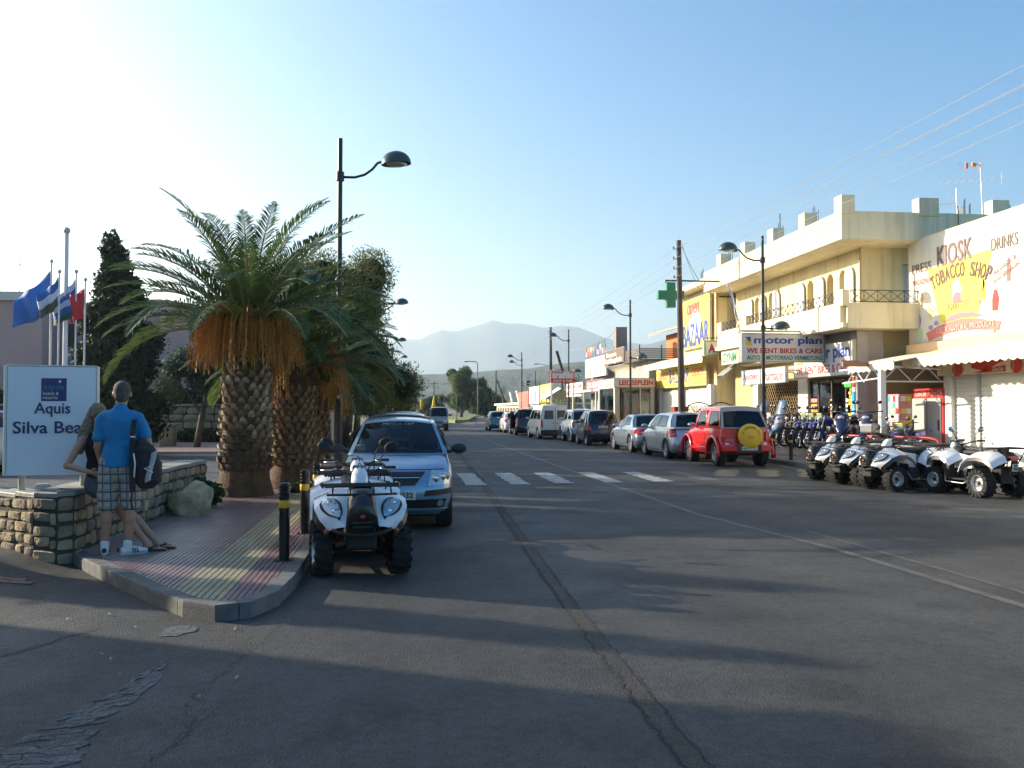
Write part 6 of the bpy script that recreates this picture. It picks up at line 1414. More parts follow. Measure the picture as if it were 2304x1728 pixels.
for sg in (1, -1):
    c.seam(sg, [(.6, .93), (.62, .5), (.5, .25)]); c.seam(sg, [(-.35, .95), (-.35, .27), (.5, .25)])
    ob('roof_gutter', M().tube([(sg*.465, .42, 1.44), (sg*.45, -.4, 1.478), (sg*.465, -1.2, 1.43)], .007, 5), GAP, c.t)
# hood centre crease and panel seam
ob('bonnet_seam', M().tube([(x, c.fy(x, .80)-.0, .80) for x in [-.62+.062*k for k in range(21)]], .005, 4), GAP, c.t)
c.t.location = (-.05, 13.78, 0); c.t.rotation_euler = (0, 0, pi-.015)

def tails(c, x0, x1, z0, z1, side=.18, mat=TRED_, white=True, off=.012, amber=False):
    for sg in (1, -1):
        q = [(sg*x0, z0), (sg*x1, z0), (sg*x1, z1), (sg*x0, z1)]
        if sg < 0: q = [q[1], q[0], q[3], q[2]]
        l = c.fpatch('tail_lamp', q, mat, off, 6, 5, rear=True)
        yy = c.ry(x1, (z0+z1)/2)
        if side: c.spatch('tail_lamp', sg, [(yy+.0, z0), (yy+side, z0+(z1-z0)*.25), (yy+side*.8, z1), (yy, z1)], mat, off*.8, 4, 3)
        if white: xm, zm = sg*lerp(x0, x1, .4), lerp(z0, z1, .3); ob('reversing_lens', M().ball((xm, c.ry(xm, zm)-off-.004, zm), (.035, .012, .035), 10, 6), AMB if amber else LENS, l, smooth=True)
def doors(c, ys, zt, zb=.28, hz=.78):
    for sg in (1, -1):
        for y in ys: c.seam(sg, [(y, zt), (y-.02, zb)])
        c.seam(sg, [(ys[0], zb), (ys[-1], zb)])
        for a, b in zip(ys, ys[1:]): ob('door_handle', M().obox((sg*(c.sx(b+.18, hz)+.012), b+.15, hz), (.025, .14, .03)), c.col, c.t, bevel=.006)
# --- red soft-top jeep
RED = paint('red', (.5, .004, .008), 0, .25)
w = .80
rings = [(.34, 1.5, -1.5, w-.1, .2, .18, .03, .02), (.40, 1.62, -1.58, w-.04, .2, .16, .03, .02), (.5, 1.66, -1.6, w-.02, .2, .14, .03, .02), (.62, 1.66, -1.6, w-.02, .2, .14, .03, .02), (.72, 1.62, -1.56, w-.03, .2, .12, .03, .02), (.85, 1.56, -1.56, w-.04, .2, .12, .03, .02), (.97, 1.4, -1.56, w-.06, .2, .12, .05, .02), (1.06, .78, -1.56, w-.08, .1, .12, .05, .02)]
cab = dict(zb=1.07, zt=1.62, yc=.66, yw=.42, yq=-1.2, yr=-1.56, wb=.70, wt=.58, roofcol=mt('grey hood canvas', (.33, .33, .34), .85, var=.05, vs=6), rearcol=MC['grey hood canvas'] if 'grey hood canvas' in MC else mt('grey hood canvas', (.33, .33, .34), .85, var=.05, vs=6), glass=CARGD, win=[(.08, .46, .08, .86), (.6, .95, .12, .84)], bow=.03, bowt=.03, rbow=.02, rbowt=.02, crown=.04, lcrown=.03, seat=-.1, rwin=(.06, .94, .06, .82), wsglass=CARG)
c = Car('soft_top_jeep', 'bright red soft-top jeep with a yellow spare wheel cover on its tail', rings, cab, RED, dict(r=.34, w=.2, y=(1.12, -1.13), up=.05, rr=.6, sp=5), group='parked cars')
for sg in (1, -1):
    for y in (1.12, -1.13):
        m = M(); pts = [(sg*(w+.0), y+.47*cos(a), .36+.47*sin(a)) for a in [pi*k/12 for k in range(-1, 14)]]
        m.tube(pts, [.05]*len(pts), 8); ob('wheel_arch_flare', m, RED, c.t, smooth=True)
    ob('side_step_line', M().box(sg*(w-.02), sg*(w+.015), -.6, .62, .44, .52), RED, c.t, bevel=.008)
    ob('roll_bar_gap', M().tube([(sg*.66, -.25, 1.1), (sg*.62, -.3, 1.58)], .05, 8), RED, c.t, smooth=True)
    ob('rear_lamp', M().box(sg*(w-.16)-.06, sg*(w-.16)+.06, -1.6, -1.56, .72, .98), TRED_, c.t, bevel=.01)
    ob('reflector', M().box(sg*.55-.05, sg*.55+.05, -1.625, -1.6, .62, .66), WHITEG, c.t)
ob('spare_wheel_cover', M().lathe([(0, -.12), (.29, -.11), (.335, -.08), (.345, 0), (.335, .06), (.2, .08)], 36, (.1, -1.66, .86), 'Y'), mt('cover yellow', (.72, .45, .03), .5), c.t, smooth='auto')
for i, ch in enumerate('La Mariposa Rent'):
    if ch != ' ': a = pi*(.92-.84*i/15); lettering('cover_letters', ch, (.1+.24*cos(a)-.012, -1.785, .86+.24*sin(a)-.02), (1, 0, 0), .028, .055, BLK, c.t, rot=a-pi/2)
lettering('cover_letters', 'Tour', (0, -1.785, .8), (1, 0, 0), .2, .08, mt('cover orange', (.6, .2, .02), .5), c.t, shear=.4)
ob('bumper', M().box(-.74, .74, -1.72, -1.58, .42, .58), RED, c.t, bevel=.03); ob('bumper_recess', M().box(-.3, .42, -1.725, -1.6, .4, .62), PLAS, c.t)
p = ob('number_plate', M().box(-.16, .3, -1.74, -1.725, .46, .57), PLATE, c.t); lettering('plate_text', 'HKA 4122', (-.14, -1.74, .48), (1, 0, 0), .42, .07, BLK, p)
c.mirrors(.5, 1.1, CHR); doors(c, (.62, -.4), 1.0, .5, .92)
c.t.location = (9.53, 26.1, 0); c.t.rotation_euler = (0, 0, .01)
# --- silver hatchback
SIL = paint('silver', (.52, .54, .57), .6); rings = hatch_rings(3.7, 1.68, 1.0, .7, 1.0, .4, .3, .2, .08, .7)
cab = dict(zb=.985, zt=1.44, yc=.95, yw=.3, yq=-1.35, yr=-1.68, wb=.78, wt=.6, win=[(.12, .46, .1, .86), (.5, .84, .12, .84)], bow=.2, crown=.05, seat=-.05, rwin=(.1, .9, .12, .88), rbow=.12, rbowt=.08)
c = Car('hatchback', 'silver five-door hatchback parked between the red jeep and the grey blue coupe', rings, cab, SIL, dict(r=.3, w=.19, y=(1.2, -1.22), sp=7), group='parked cars')
tails(c, .6, .8, .72, 1.0, .22); c.plate('HPT 3390', .55, True); c.mirrors(.72, 1.0, SIL); doors(c, (.78, -.28, -1.05), .98)
c.t.location = (9.28, 30.0, 0); c.t.rotation_euler = (0, 0, .02)
# --- grey blue coupe cabriolet
GB = paint('grey blue', (.2, .25, .33), .6); L = 4.35
rings = [(.2, 2.0, -2.0, .8, .4, .3, .1, .06), (.3, 2.13, -2.13, .86, .42, .3, .13, .07), (.42, 2.17, -2.17, .88, .42, .3, .14, .07), (.6, 2.15, -2.15, .88, .42, .3, .15, .07), (.7, 2.05, -2.1, .875, .42, .3, .15, .07), (.82, 1.75, -2.05, .86, .35, .3, .15, .07), (.92, 1.2, -1.98, .83, .25, .3, .12, .07)]
cab = dict(zb=.93, zt=1.36, yc=.85, yw=.2, yq=-.75, yr=-1.3, wb=.76, wt=.56, win=[(.12, .5, .1, .84), (.55, .82, .16, .8)], bow=.2, crown=.04, seat=-.1, rwin=(.08, .92, .08, .9), rbow=.1)
c = Car('coupe', 'grey blue folding-roof coupe third in the parked row behind the silver hatchback', rings, cab, GB, dict(r=.31, w=.2, y=(1.28, -1.25), sp=5), group='parked cars')
tails(c, .5, .82, .68, .88, .2); c.plate('HPM 7716', .5, True); c.mirrors(.65, .95, GB); doors(c, (.75, -.55), .9)
for sg in (1, -1): ob('wheel_arch_lip', M().tube([(sg*(.875), -1.25+.4*cos(a), .33+.4*sin(a)) for a in [pi*k/12 for k in range(13)]], .025, 6), GB, c.t, smooth=True)
c.t.location = (9.3, 34.55, 0); c.t.rotation_euler = (0, 0, .02)
# --- dark blue microcar
DB = paint('dark blue', (.015, .018, .05), .3, .3)
rings = [(.2, 1.1, -1.15, .68, .3, .25, .08, .05), (.3, 1.22, -1.24, .74, .3, .25, .1, .05), (.5, 1.25, -1.26, .75, .3, .25, .1, .05), (.7, 1.2, -1.24, .75, .3, .25, .1, .05), (.85, 1.05, -1.2, .74, .3, .25, .12, .05), (.98, .75, -1.17, .71, .2, .22, .12, .05)]
cab = dict(zb=.97, zt=1.5, yc=.72, yw=.2, yq=-.95, yr=-1.17, wb=.68, wt=.54, win=[(.1, .6, .08, .86), (.66, .88, .15, .8)], bow=.15, crown=.05, seat=-.2, rwin=(.08, .92, .06, .8))
c = Car('microcar', 'tiny dark blue two-seater with a tall rounded tail', rings, cab, DB, dict(r=.28, w=.18, y=(.88, -.92), sp=6), group='parked cars')
tails(c, .52, .7, .68, .84, .12, amber=True); c.plate('HKB 1904', .82, True, .42, .1); c.mirrors(.5, 1.02, PLAS); doors(c, (.5, -.6), .95)
for sg in (1, -1): ob('safety_cell', M().tube([(sg*.76, -.75, .3), (sg*.77, -.8, .7), (sg*.72, -.85, 1.0), (sg*.6, -.75, 1.4)], .045, 8), paint('silver cell', (.5, .52, .55), .6), c.t, smooth=True)
c.t.location = (8.8, 40.75, 0); c.t.rotation_euler = (0, 0, .03)
# --- pale silver soft-top jeep behind it
c2 = paint('pale blue silver', (.4, .47, .53), .4)
rings = [(.34, 1.5, -1.5, .68, .2, .18, .03, .02), (.45, 1.66, -1.6, .76, .2, .14, .03, .02), (.62, 1.66, -1.6, .76, .2, .14, .03, .02), (.85, 1.56, -1.56, .75, .2, .12, .03, .02), (.97, 1.4, -1.56, .74, .2, .12, .05, .02), (1.06, .78, -1.56, .72, .1, .12, .05, .02)]
cab = dict(zb=1.07, zt=1.55, yc=.66, yw=.42, yq=-1.2, yr=-1.56, wb=.70, wt=.6, win=[(.08, .46, .08, .86), (.6, .95, .12, .84)], bow=.03, bowt=.03, rbow=.02, rbowt=.02, seat=-.1, rwin=(.06, .94, .06, .84))
c = Car('small_jeep', 'pale blue silver small jeep half hidden behind the dark microcar', rings, cab, c2, dict(r=.33, w=.2, y=(1.12, -1.13), up=.05, sp=5), group='parked cars')
tails(c, .6, .7, .72, .98, 0, white=False); c.mirrors(.5, 1.1, PLAS); doors(c, (.62, -.4), 1.0, .5, .92)
for sg in (1, -1):
    for y in (1.12, -1.13): ob('wheel_arch_flare', M().tube([(sg*.77, y+.45*cos(a), .36+.45*sin(a)) for a in [pi*k/12 for k in range(-1, 14)]], .045, 8), c2, c.t, smooth=True)
c.t.location = (8.85, 44.9, 0)
# --- white panel van
WV = paint('white', (.62, .64, .64), .05, .4)
rings = [(.22, 2.0, -2.0, .78, .35, .12, .08, .02), (.34, 2.12, -2.08, .84, .35, .12, .1, .02), (.55, 2.14, -2.1, .85, .35, .1, .12, .02), (.75, 2.05, -2.1, .85, .35, .1, .12, .02), (.9, 1.7, -2.09, .845, .3, .1, .12, .02), (1.0, 1.25, -2.08, .83, .2, .1, .12, .02)]
cab = dict(zb=1.0, zt=1.78, yc=1.2, yw=.5, yq=-1.95, yr=-2.07, wb=.81, wt=.66, win=[(.1, .36, .1, .7), (.42, .66, .1, .7), (.7, .94, .1, .7)], bow=.2, bowt=.08, rbow=.02, rbowt=.02, crown=.04, seat=.3, rwin=None, ztr=1.8)
c = Car('van', 'white panel van with two square rear door windows', rings, cab, WV, dict(r=.31, w=.18, y=(1.35, -1.3), mat=RIMG, sp=8), cat='van', group='parked cars')
for sg in (1, -1): w_ = ob('rear_door_window', M().slab([(sg*.1, -2.085, 1.08), (sg*.62, -2.085, 1.08), (sg*.56, -2.03, 1.55), (sg*.1, -2.03, 1.55)], (0, -.015, 0)), mt('smoked glass', (.04, .05, .055), .08), c.t)
tails(c, .68, .8, .62, 1.0, 0, white=False); c.plate('HPB 5570', .86, True); ob('door_seam', M().box(-.008, .008, -2.112, -2.09, .4, 1.7), GAP, c.t); ob('bumper', M().box(-.8, .8, -2.16, -2.05, .25, .5), PLAS, c.t, bevel=.03); c.mirrors(.85, 1.08, PLAS)
c.t.location = (8.05, 50.3, 0); c.t.rotation_euler = (0, 0, .05)
# --- farther cars
def simple_car(name, label, col, L, W_, H, x, y, rz, z=0, group='parked cars', glass=CARGD, cat='car', lamps='rear'):
    rings = hatch_rings(L, W_, .98, .7, 1.0, .38, .28, .2, .06, L*.19)
    cab = dict(zb=.98, zt=H-.05, yc=L*.25, yw=L*.08, yq=-L*.37, yr=-L*.455, wb=W_/2-.06, wt=W_/2-.22, win=[(.12, .46, .1, .86), (.5, .84, .12, .84)], bow=.18, crown=.05, seat=-.1, glass=glass)
    c = Car(name, label, rings, cab, col, dict(r=.31, w=.19, y=(L*.32, -L*.32), sp=6), group=group, cat=cat)
    tails(c, W_/2-.22, W_/2-.05, .75, 1.0, .15, white=False); c.mirrors(L*.2, 1.0, PLAS)
    for sg in (1, -1):
        q = [(sg*.4, .58), (sg*(W_/2-.06), .62), (sg*(W_/2-.05), .75), (sg*.45, .78)]; q = q if sg > 0 else [q[1], q[0], q[3], q[2]]; c.fpatch('headlamp', q, LENS, .01, 4, 3)
    c.fpatch('grille', [(-.3, .5), (.3, .5), (.3, .62), (-.3, .62)], PLAS, .008, 6, 2); c.plate('HKE 4471', .48, True)
    c.t.location = (x, y, z); c.t.rotation_euler = (0, 0, rz); return c
DK = paint('dark grey', (.03, .032, .038), .4)
c = simple_car('minivan', 'dark minivan with its tailgate side raised just beyond the white van', DK, 4.2, 1.7, 1.62, 7.75, 57.6, 0, cat='van')
ob('open_door', M().obox((-.95, -1.2, .95), (.9, .05, 1.1), rz=1.2), DK, c.t, bevel=.02)
simple_car('hatchback', 'white hatchback in bright sun beyond the dark minivan', paint('bright white', (.75, .75, .72), 0, .3), 3.8, 1.62, 1.42, 7.6, 62.8, 0)
simple_car('suv', 'black tall estate car behind the white hatchback', paint('black', (.015, .016, .02), .3), 4.6, 1.78, 1.75, 9.6, 66.0, 0)
simple_car('small_car', 'teal small car, farthest of the right parked row', paint('teal', (.06, .2, .22), .4), 3.7, 1.6, 1.45, 7.2, 69.5, 0)
simple_car('green_car', 'lime green car on the forecourt of the cafe', paint('lime', (.35, .5, .08), .1), 3.9, 1.65, 1.45, 11.9, 50.8, pi/2, .1)
simple_car('magenta_car', 'dark red car beside the lime one under the canopy', paint('dark red', (.25, .02, .05), .2), 3.9, 1.65, 1.4, 12.2, 55.5, pi/2, .1)
# oncoming minibus
OV = paint('beige silver', (.35, .34, .31), .4)
rings = [(.25, 1.75, -1.75, .68, .25, .12, .08, .02), (.36, 1.86, -1.82, .74, .25, .12, .1, .02), (.6, 1.88, -1.84, .75, .25, .1, .1, .02), (.85, 1.85, -1.84, .75, .22, .1, .08, .02), (1.05, 1.75, -1.83, .74, .2, .1, .08, .02)]
cab = dict(zb=1.05, zt=1.72, yc=1.68, yw=1.25, yq=-1.75, yr=-1.82, wb=.72, wt=.6, win=[(.06, .3, .1, .8), (.35, .64, .1, .8), (.68, .95, .1, .8)], bow=.08, bowt=.05, rbow=.02, seat=.9, crown=.05, wsm=.06, wsglass=CARGD)
c = Car('minibus', 'small beige minibus driving towards the camera in the left lane of the far road', rings, cab, OV, dict(r=.28, w=.17, y=(1.3, -1.2), mat=RIMG), cat='van')
for sg in (1, -1):
    q = [(sg*.45, .62), (sg*.68, .62), (sg*.68, .8), (sg*.45, .8)]; q = q if sg > 0 else [q[1], q[0], q[3], q[2]]; c.fpatch('headlamp', q, LENS, .012, 4, 4)
c.fpatch('bumper', [(-.7, .3), (.7, .3), (.7, .52), (-.7, .52)], PLAS, .03, 8, 3); c.fpatch('grille', [(-.3, .6), (.3, .6), (.3, .7), (-.3, .7)], PLAS, .01, 6, 2); c.mirrors(1.4, 1.15, PLAS); c.plate('HKM 2231', .42, False, .46, .1, off=.04)
c.t.location = (2.75, 71, 0); c.t.rotation_euler = (0, 0, pi)
# dark saloon behind the blue hatchback and a bus far back
c = simple_car('dark_saloon', 'dark saloon parked directly behind the light blue hatchback', paint('midnight', (.02, .025, .04), .4), 4.3, 1.68, 1.5, -.12, 21.5, pi)
c = simple_car('dark_hatchback', 'dark car farther along the left kerb', DK, 4.0, 1.65, 1.5, -.1, 34, pi)
BS = thing('bus', 'pale grey coach seen from behind under the left avenue trees', 'bus', (-.35, 100, 0)); 
ob('body', M().box(-1.2, 1.2, -4, 4, .35, 3.1), paint('coach grey', (.35, .38, .38), .1, .5), BS, bevel=.12, seg=3)
ob('rear_window', M().box(-.9, .9, -4.02, -4.0, 1.9, 2.7), MC['smoked glass'], BS); ob('engine_grille', M().box(-.8, .8, -4.02, -4, .8, 1.4), PLAS, BS)
for x in (-1.0, 1.0):
    ob('rear_lamp', M().box(x-.12, x+.12, -4.02, -4, .8, 1.2), TRED_, BS)
    for y in (-2.3, 2.6): wheel(BS, x*1.03, y, .48, .28, RIMG, 8)
c = thing('parked_car', 'sliver of a white car parked behind the hotel sign at the left edge', 'car', (-9.0, 17.5, .13)); 
rings = hatch_rings(4.0, 1.65, .98, .7, 1.0); cab = dict(zb=.98, zt=1.42, yc=1.0, yw=.35, yq=-1.5, yr=-1.85, wb=.76, wt=.6, win=[(.12, .46, .1, .86), (.5, .84, .12, .84)], bow=.18)
bpy.data.objects.remove(c)
c = Car('parked_car', 'white car parked on the forecourt behind the left edge of the hotel sign', rings, cab, WV, dict(r=.3, w=.19, y=(1.28, -1.28)), cat='car'); c.t.location = (-10.9, 22.8, .13); c.t.rotation_euler = (0, 0, 1.2)
c.fpatch('grille', [(-.3, .5), (.3, .5), (.3, .62), (-.3, .62)], PLAS, .008, 6, 2); tails(c, .6, .76, .75, 1.0, .15, white=False)
# ---------------------------------------------------------------- quads (all-terrain vehicles)
QW = mt('quad white plastic', (.72, .73, .76), .22, coat=.5); QB = mt('quad black plastic', (.018, .018, .02), .3, coat=.2); QM = mt('quad matt black', (.015, .015, .015), .75); QT = mt('quad tyre', (.014, .014, .014), .85)
HEAD = mt('quad lamp reflector', (.4, .43, .46), .15, .6, coat=1); SPR = mt('spring red', (.35, .04, .02), .5); MG = mt('mirror face', (.35, .45, .55), .05, .9)
def quad_wheel(parent, x, y, r, w, steer=0):
    s_ = 1 if x > 0 else -1; rr = r*.58
    m = M().lathe([(rr, -w*.42), (r*.78, -w*.5), (r*.93, -w*.46), (r*.965, -w*.3), (r*.97, 0), (r*.965, w*.3), (r*.93, w*.46), (r*.78, w*.5), (rr, w*.42), (rr*.95, 0), (rr, -w*.42)], 36, (0, 0, 0), 'X')
    nk = 16
    for k in range(nk):
        for j, (x0, x1, da) in enumerate(((-.48, -.1, 0), (.1, .48, .5), (-.2, .2, .25))):
            a = 2*pi*(k+da)/nk; dx = w*(x0+x1)/2; hw = w*(x1-x0)/2; ln = .028 if j < 2 else .02
            c = M().obox((0, 0, 0), (hw*2, ln, .03), rz=(.35 if j == 0 else -.35 if j == 1 else 0)); rad = r*.975-abs(dx)*.06
            m.merge(c, Matrix.Rotation(a, 4, 'X') @ Matrix.Translation((dx, 0, rad)))
        for sg in (-1, 1):
            a = 2*pi*(k+.25+.25*sg)/nk; c = M().obox((0, 0, 0), (.03, .035, .07)); m.merge(c, Matrix.Rotation(a, 4, 'X') @ Matrix.Translation((sg*w*.475, 0, r*.87)))
    t = ob('tyre', m, QT, parent, smooth='auto'); t.location = (x, y, r); t.rotation_euler = (0, 0, steer)
    f = s_*w*.36
    rm = M().lathe([(rr*1.0, s_*w*.43), (rr*.96, s_*w*.45), (rr*.9, s_*w*.36), (rr*.88, s_*w*.12), (rr*.7, s_*w*.08), (rr*.6, s_*w*.2), (rr*.3, s_*w*.22), (rr*.25, s_*w*.12)], 28, (0, 0, 0), 'X')
    ri = ob('rim', rm, mt('quad rim', (.55, .56, .58), .3, .7), t, smooth='auto')
    h = M().lathe([(0, s_*w*.32), (rr*.2, s_*w*.3), (rr*.26, s_*w*.12)], 12, (0, 0, 0), 'X')
    for k in range(4): a = 2*pi*k/4+.4; h.lathe([(0, s_*w*.27), (rr*.07, s_*w*.26), (rr*.07, s_*w*.2)], 6, (0, rr*.45*cos(a), rr*.45*sin(a)), 'X')
    ob('hub', h, QM, t, smooth='auto'); return t
def mirr(m, p): m.tube(p, .008, 6)
def make_quad(label, steer=0, group='white and black rental quads', plate='HZ 7962'):
    q = thing('quad_bike', label, 'quad bike', group=group); r = .262
    for x in (1, -1):
        quad_wheel(q, x*.405, .60, .25, .19, steer); quad_wheel(q, x*.40, -.58, .26, .25)
    # front fenders: arched white panels with the lamp face
    for sg in (1, -1):
        def fend(u, v, sg=sg):   # u: along from nose (0) over the wheel to the rear (1); v: inner to outer
            a = u
            Y = [.98, .93, .80, .62, .42, .26, .16][0:7]; Z = [.50, .60, .74, .80, .80, .73, .62]
            t = a*6; i = min(5, int(t)); f = t-i; f2 = f*f*(3-2*f)*.5+f*.5
            y = lerp(Y[i], Y[i+1], f2); z = lerp(Z[i], Z[i+1], f2)
            xi = lerp(.17, .12, min(1, a*2)); xo = .33+.15*min(1, a*3.2) if a < .8 else .48
            x = lerp(xi, xo, v); droop = .07*v*v+.02*v
            yb = -.10*v*v*(1-a)*1.0
            return (sg*x, y+yb, z-droop*(.4+.6*min(1, a*3))+.035*(1-v)*min(1, a*2))
        g_ = lambda u, v, sg=sg: fend(u, v) if sg < 0 else fend(u, 1-v)
        ob('front_fender', M().panel(g_, 24, 8, .012), QW, q, smooth='auto')
        # black under-flare
        def flare(u, v, sg=sg): p = fend(u, 1.0); return (p[0]+sg*.02*v, p[1]-.01*v, p[2]-.075*v)
        ob('fender_flare', M().panel(lambda u, v, sg=sg: flare(u, v) if sg > 0 else flare(1-u, v), 20, 2, .01), QB, q, smooth='auto')
        # headlamp: pointed almond on the face
        ctr = []; 
        def lampp(u, v, sg=sg, grow=1.0, lift=.0):
            s0 = 1-abs(2*u-1)**1.7; uu = .10+.30*u; vv = .30+.42*u+(v-.5)*.50*s0*grow
            p = Vector(fend(uu, vv)); return (p.x, p.y+.012+lift, p.z+.012+lift)
        ob('headlamp_rim', M().panel((lambda u, v: lampp(1-u, v, grow=1.25)) if sg > 0 else (lambda u, v: lampp(u, v, grow=1.25)), 12, 6, .018), QM, q, smooth='auto')
        hl = ob('headlamp', M().panel((lambda u, v: lampp(.06+.88*(1-u), v, grow=.95, lift=.006)) if sg > 0 else (lambda u, v: lampp(.06+.88*u, v, grow=.95, lift=.006)), 12, 6, .012), HEAD, q, smooth='auto')
        for uu in (.36, .64): p = lampp(uu, .5, lift=.004); ob('bulb_reflector', M().ball(p, (.03, .02, .03), 12, 8), LENSD, hl, smooth=True)
        ob('side_reflector', M().ball((sg*.36, .90, .455), (.028, .014, .022), 10, 6), mt('reflector orange', (.45, .1, .02), .3), q, smooth=True)
        # rear fender
        def rf(u, v, sg=sg):
            Y = [-.12, -.2, -.36, -.56, -.76, -.9, -.96]; Z = [.52, .68, .79, .81, .79, .72, .62]
            t = u*6; i = min(5, int(t)); f = t-i; y = lerp(Y[i], Y[i+1], f); z = lerp(Z[i], Z[i+1], f); x = lerp(.16, .52, v)
            return (sg*x, y, z-.08*v*v+.03*(1-v))
        ob('rear_fender', M().panel((lambda u, v: rf(u, v)) if sg < 0 else (lambda u, v: rf(u, 1-v)), 18, 6, .012), QW, q, smooth='auto')
        def rfl(u, v): p = rf(u, 1); return (p[0]+sg*.012*v, p[1], p[2]-.06*v)
        ob('fender_flare', M().panel((lambda u, v: rfl(u, v)) if sg > 0 else (lambda u, v: rfl(1-u, v)), 16, 2, .01), QB, q, smooth='auto')
        # footwell and side cover
        ob('footwell', M().obox((sg*.32, .02, .30), (.26, .56, .03)).obox((sg*.32, .30, .42), (.28, .02, .26), rx=-.3).obox((sg*.32, -.24, .40), (.26, .02, .24), rx=.4), QM, q, bevel=.006)
        ob('nerf_bar', M().tube([(sg*.42, .33, .40), (sg*.47, .26, .24), (sg*.47, -.2, .23), (sg*.44, -.3, .3)], .016, 6), mt('grey bar', (.3, .3, .3), .4, .6), q, smooth=True)
        # suspension
        s_ = M()
        for dz_ in (.0, .12): s_.cyl((sg*.12, .52, .27+dz_), (sg*.33, .6, .22+dz_), .014, n=6); s_.cyl((sg*.12, .68, .27+dz_), (sg*.33, .6, .22+dz_), .014, n=6)
        s_.cyl((sg*.12, -.58, .27), (sg*.34, -.58, .26), .03, n=8); ob('suspension_arm', s_, QM, q)
        ob('shock_absorber', M().tube([(sg*(.14+.02*k/40*4), .66, .56-.0065*k) if False else (sg*(.13+.0028*k)+.022*cos(k*1.3), .66+.022*sin(k*1.3), .58-.0062*k) for k in range(44)], .007, 5), SPR, q, smooth=True)
        ob('side_panel', M().panel((lambda u, v: (sg*lerp(.15, .13, v), lerp(.36, -.1, u), lerp(.5, .78, v)-.06*u)) if sg > 0 else (lambda u, v: (sg*lerp(.15, .13, v), lerp(-.1, .36, u), lerp(.5, .78, v)-.06*(1-u))), 4, 3, .012), QW, q, smooth='auto')
    # nose, centre cowl, belly
    n_ = M(); loft(n_, [((0, .99, .50), (.17, 0, 0), (0, .02, .03)), ((0, 1.0, .58), (.16, 0, 0), (0, .05, .05)), ((0, .97, .66), (.15, 0, 0), (0, .08, .04)), ((0, .86, .76), (.14, 0, 0), (0, .14, .03)), ((0, .72, .83), (.15, 0, 0), (0, .16, .02))], 16)
    ob('nose_cowl', remesh(n_, .014, 3, 'nose_cowl', .5), QB, q)
    b = M().box(-.15, .15, -.8, .85, .26, .56); loft(b, [((0, .5, .6), (.16, 0, 0), (0, .26, 0)), ((0, .42, .8), (.13, 0, 0), (0, .18, 0)), ((0, .36, .88), (.08, 0, 0), (0, .1, 0))], 14)
    ob('chassis', remesh(b, .02, 3, 'chassis', .4), QM, q)
    ob('engine', M().cyl((-.17, -.05, .34), (.17, -.05, .34), .12, n=14).cyl((-.2, -.35, .36), (.18, -.35, .36), .09, n=12), mt('engine grey', (.12, .12, .12), .5, .5), q, smooth='auto')
    ob('bumper', M().tube([(-.3, .93, .47), (-.2, 1.0, .44), (0, 1.02, .42), (.2, 1.0, .44), (.3, .93, .47)], .02, 8), QM, q, smooth=True)
    ob('skid_plate', M().box(-.15, .15, .84, .97, .28, .42), QM, q, bevel=.02)
    ob('grille_bar', M().box(-.1, .1, 1.035, 1.045, .5, .515).box(-.1, .1, 1.04, 1.05, .54, .555), PLAS, q); ob('badge', M().ball((0, 1.045, .6), (.03, .01, .02), 10, 6), SPR, q)
    # dash nacelle: pale dome with headlamp loop
    d = M(); loft(d, [((0, .50, .84), (.09, 0, 0), (0, .1, 0)), ((0, .49, .90), (.095, 0, 0), (0, .1, 0)), ((0, .46, .97), (.085, 0, 0), (0, .08, 0)), ((0, .42, 1.02), (.05, 0, 0), (0, .05, 0))], 16)
    ob('headlamp_pod', remesh(d, .011, 4, 'headlamp_pod', .5), QW, q); ob('pod_trim', M().tube([(.09*cos(a), .51+.08*sin(a), .85) for a in [2*pi*k/16 for k in range(17)]], .012, 6), QB, q, smooth=True)
    ob('key_loop', M().tube([(-.025, .47, 1.01), (-.02, .47, 1.05), (0, .47, 1.065), (.02, .47, 1.05), (.025, .47, 1.01)], .006, 5), IRON, q, smooth=True)
    ob('instrument_panel', M().obox((0, .36, 1.0), (.16, .12, .04), rx=-.4), QB, q, bevel=.012)
    # handlebar
    hb = M().tube([(-.40, .16, 1.0), (-.26, .2, 1.0), (-.12, .3, .95), (0, .32, .93), (.12, .3, .95), (.26, .2, 1.0), (.40, .16, 1.0)], .013, 8).cyl((0, .34, .7), (0, .31, .94), .03); ob('handlebar', hb, QM, q, smooth=True)
    for sg in (1, -1):
        ob('grip', M().cyl((sg*.28, .195, 1.0), (sg*.42, .152, 1.0), .019, n=10), QM, q, smooth='auto'); ob('lever', M().tube([(sg*.24, .24, 1.0), (sg*.32, .27, .99), (sg*.41, .23, .985)], .007, 5), mt('lever alloy', (.4, .4, .4), .3, .7), q, smooth=True)
        mr = ob('mirror_stem', M().tube([(sg*.22, .22, 1.01), (sg*.26, .23, 1.12), (sg*.34, .2, 1.2)], .007, 6), QM, q, smooth=True)
        ob('mirror', M().merge(M().ball((0, 0, 0), (.085, .03, .05), 14, 8), Matrix.Translation((sg*.37, .19, 1.22)) @ Matrix.Rotation(-sg*.35, 4, 'Y')), QM, mr, smooth=True)
        ob('mirror_glass', M().merge(M().ball((0, -.022, 0), (.073, .014, .042), 12, 6), Matrix.Translation((sg*.37, .19, 1.22)) @ Matrix.Rotation(-sg*.35, 4, 'Y')), MG, mr, smooth=True)
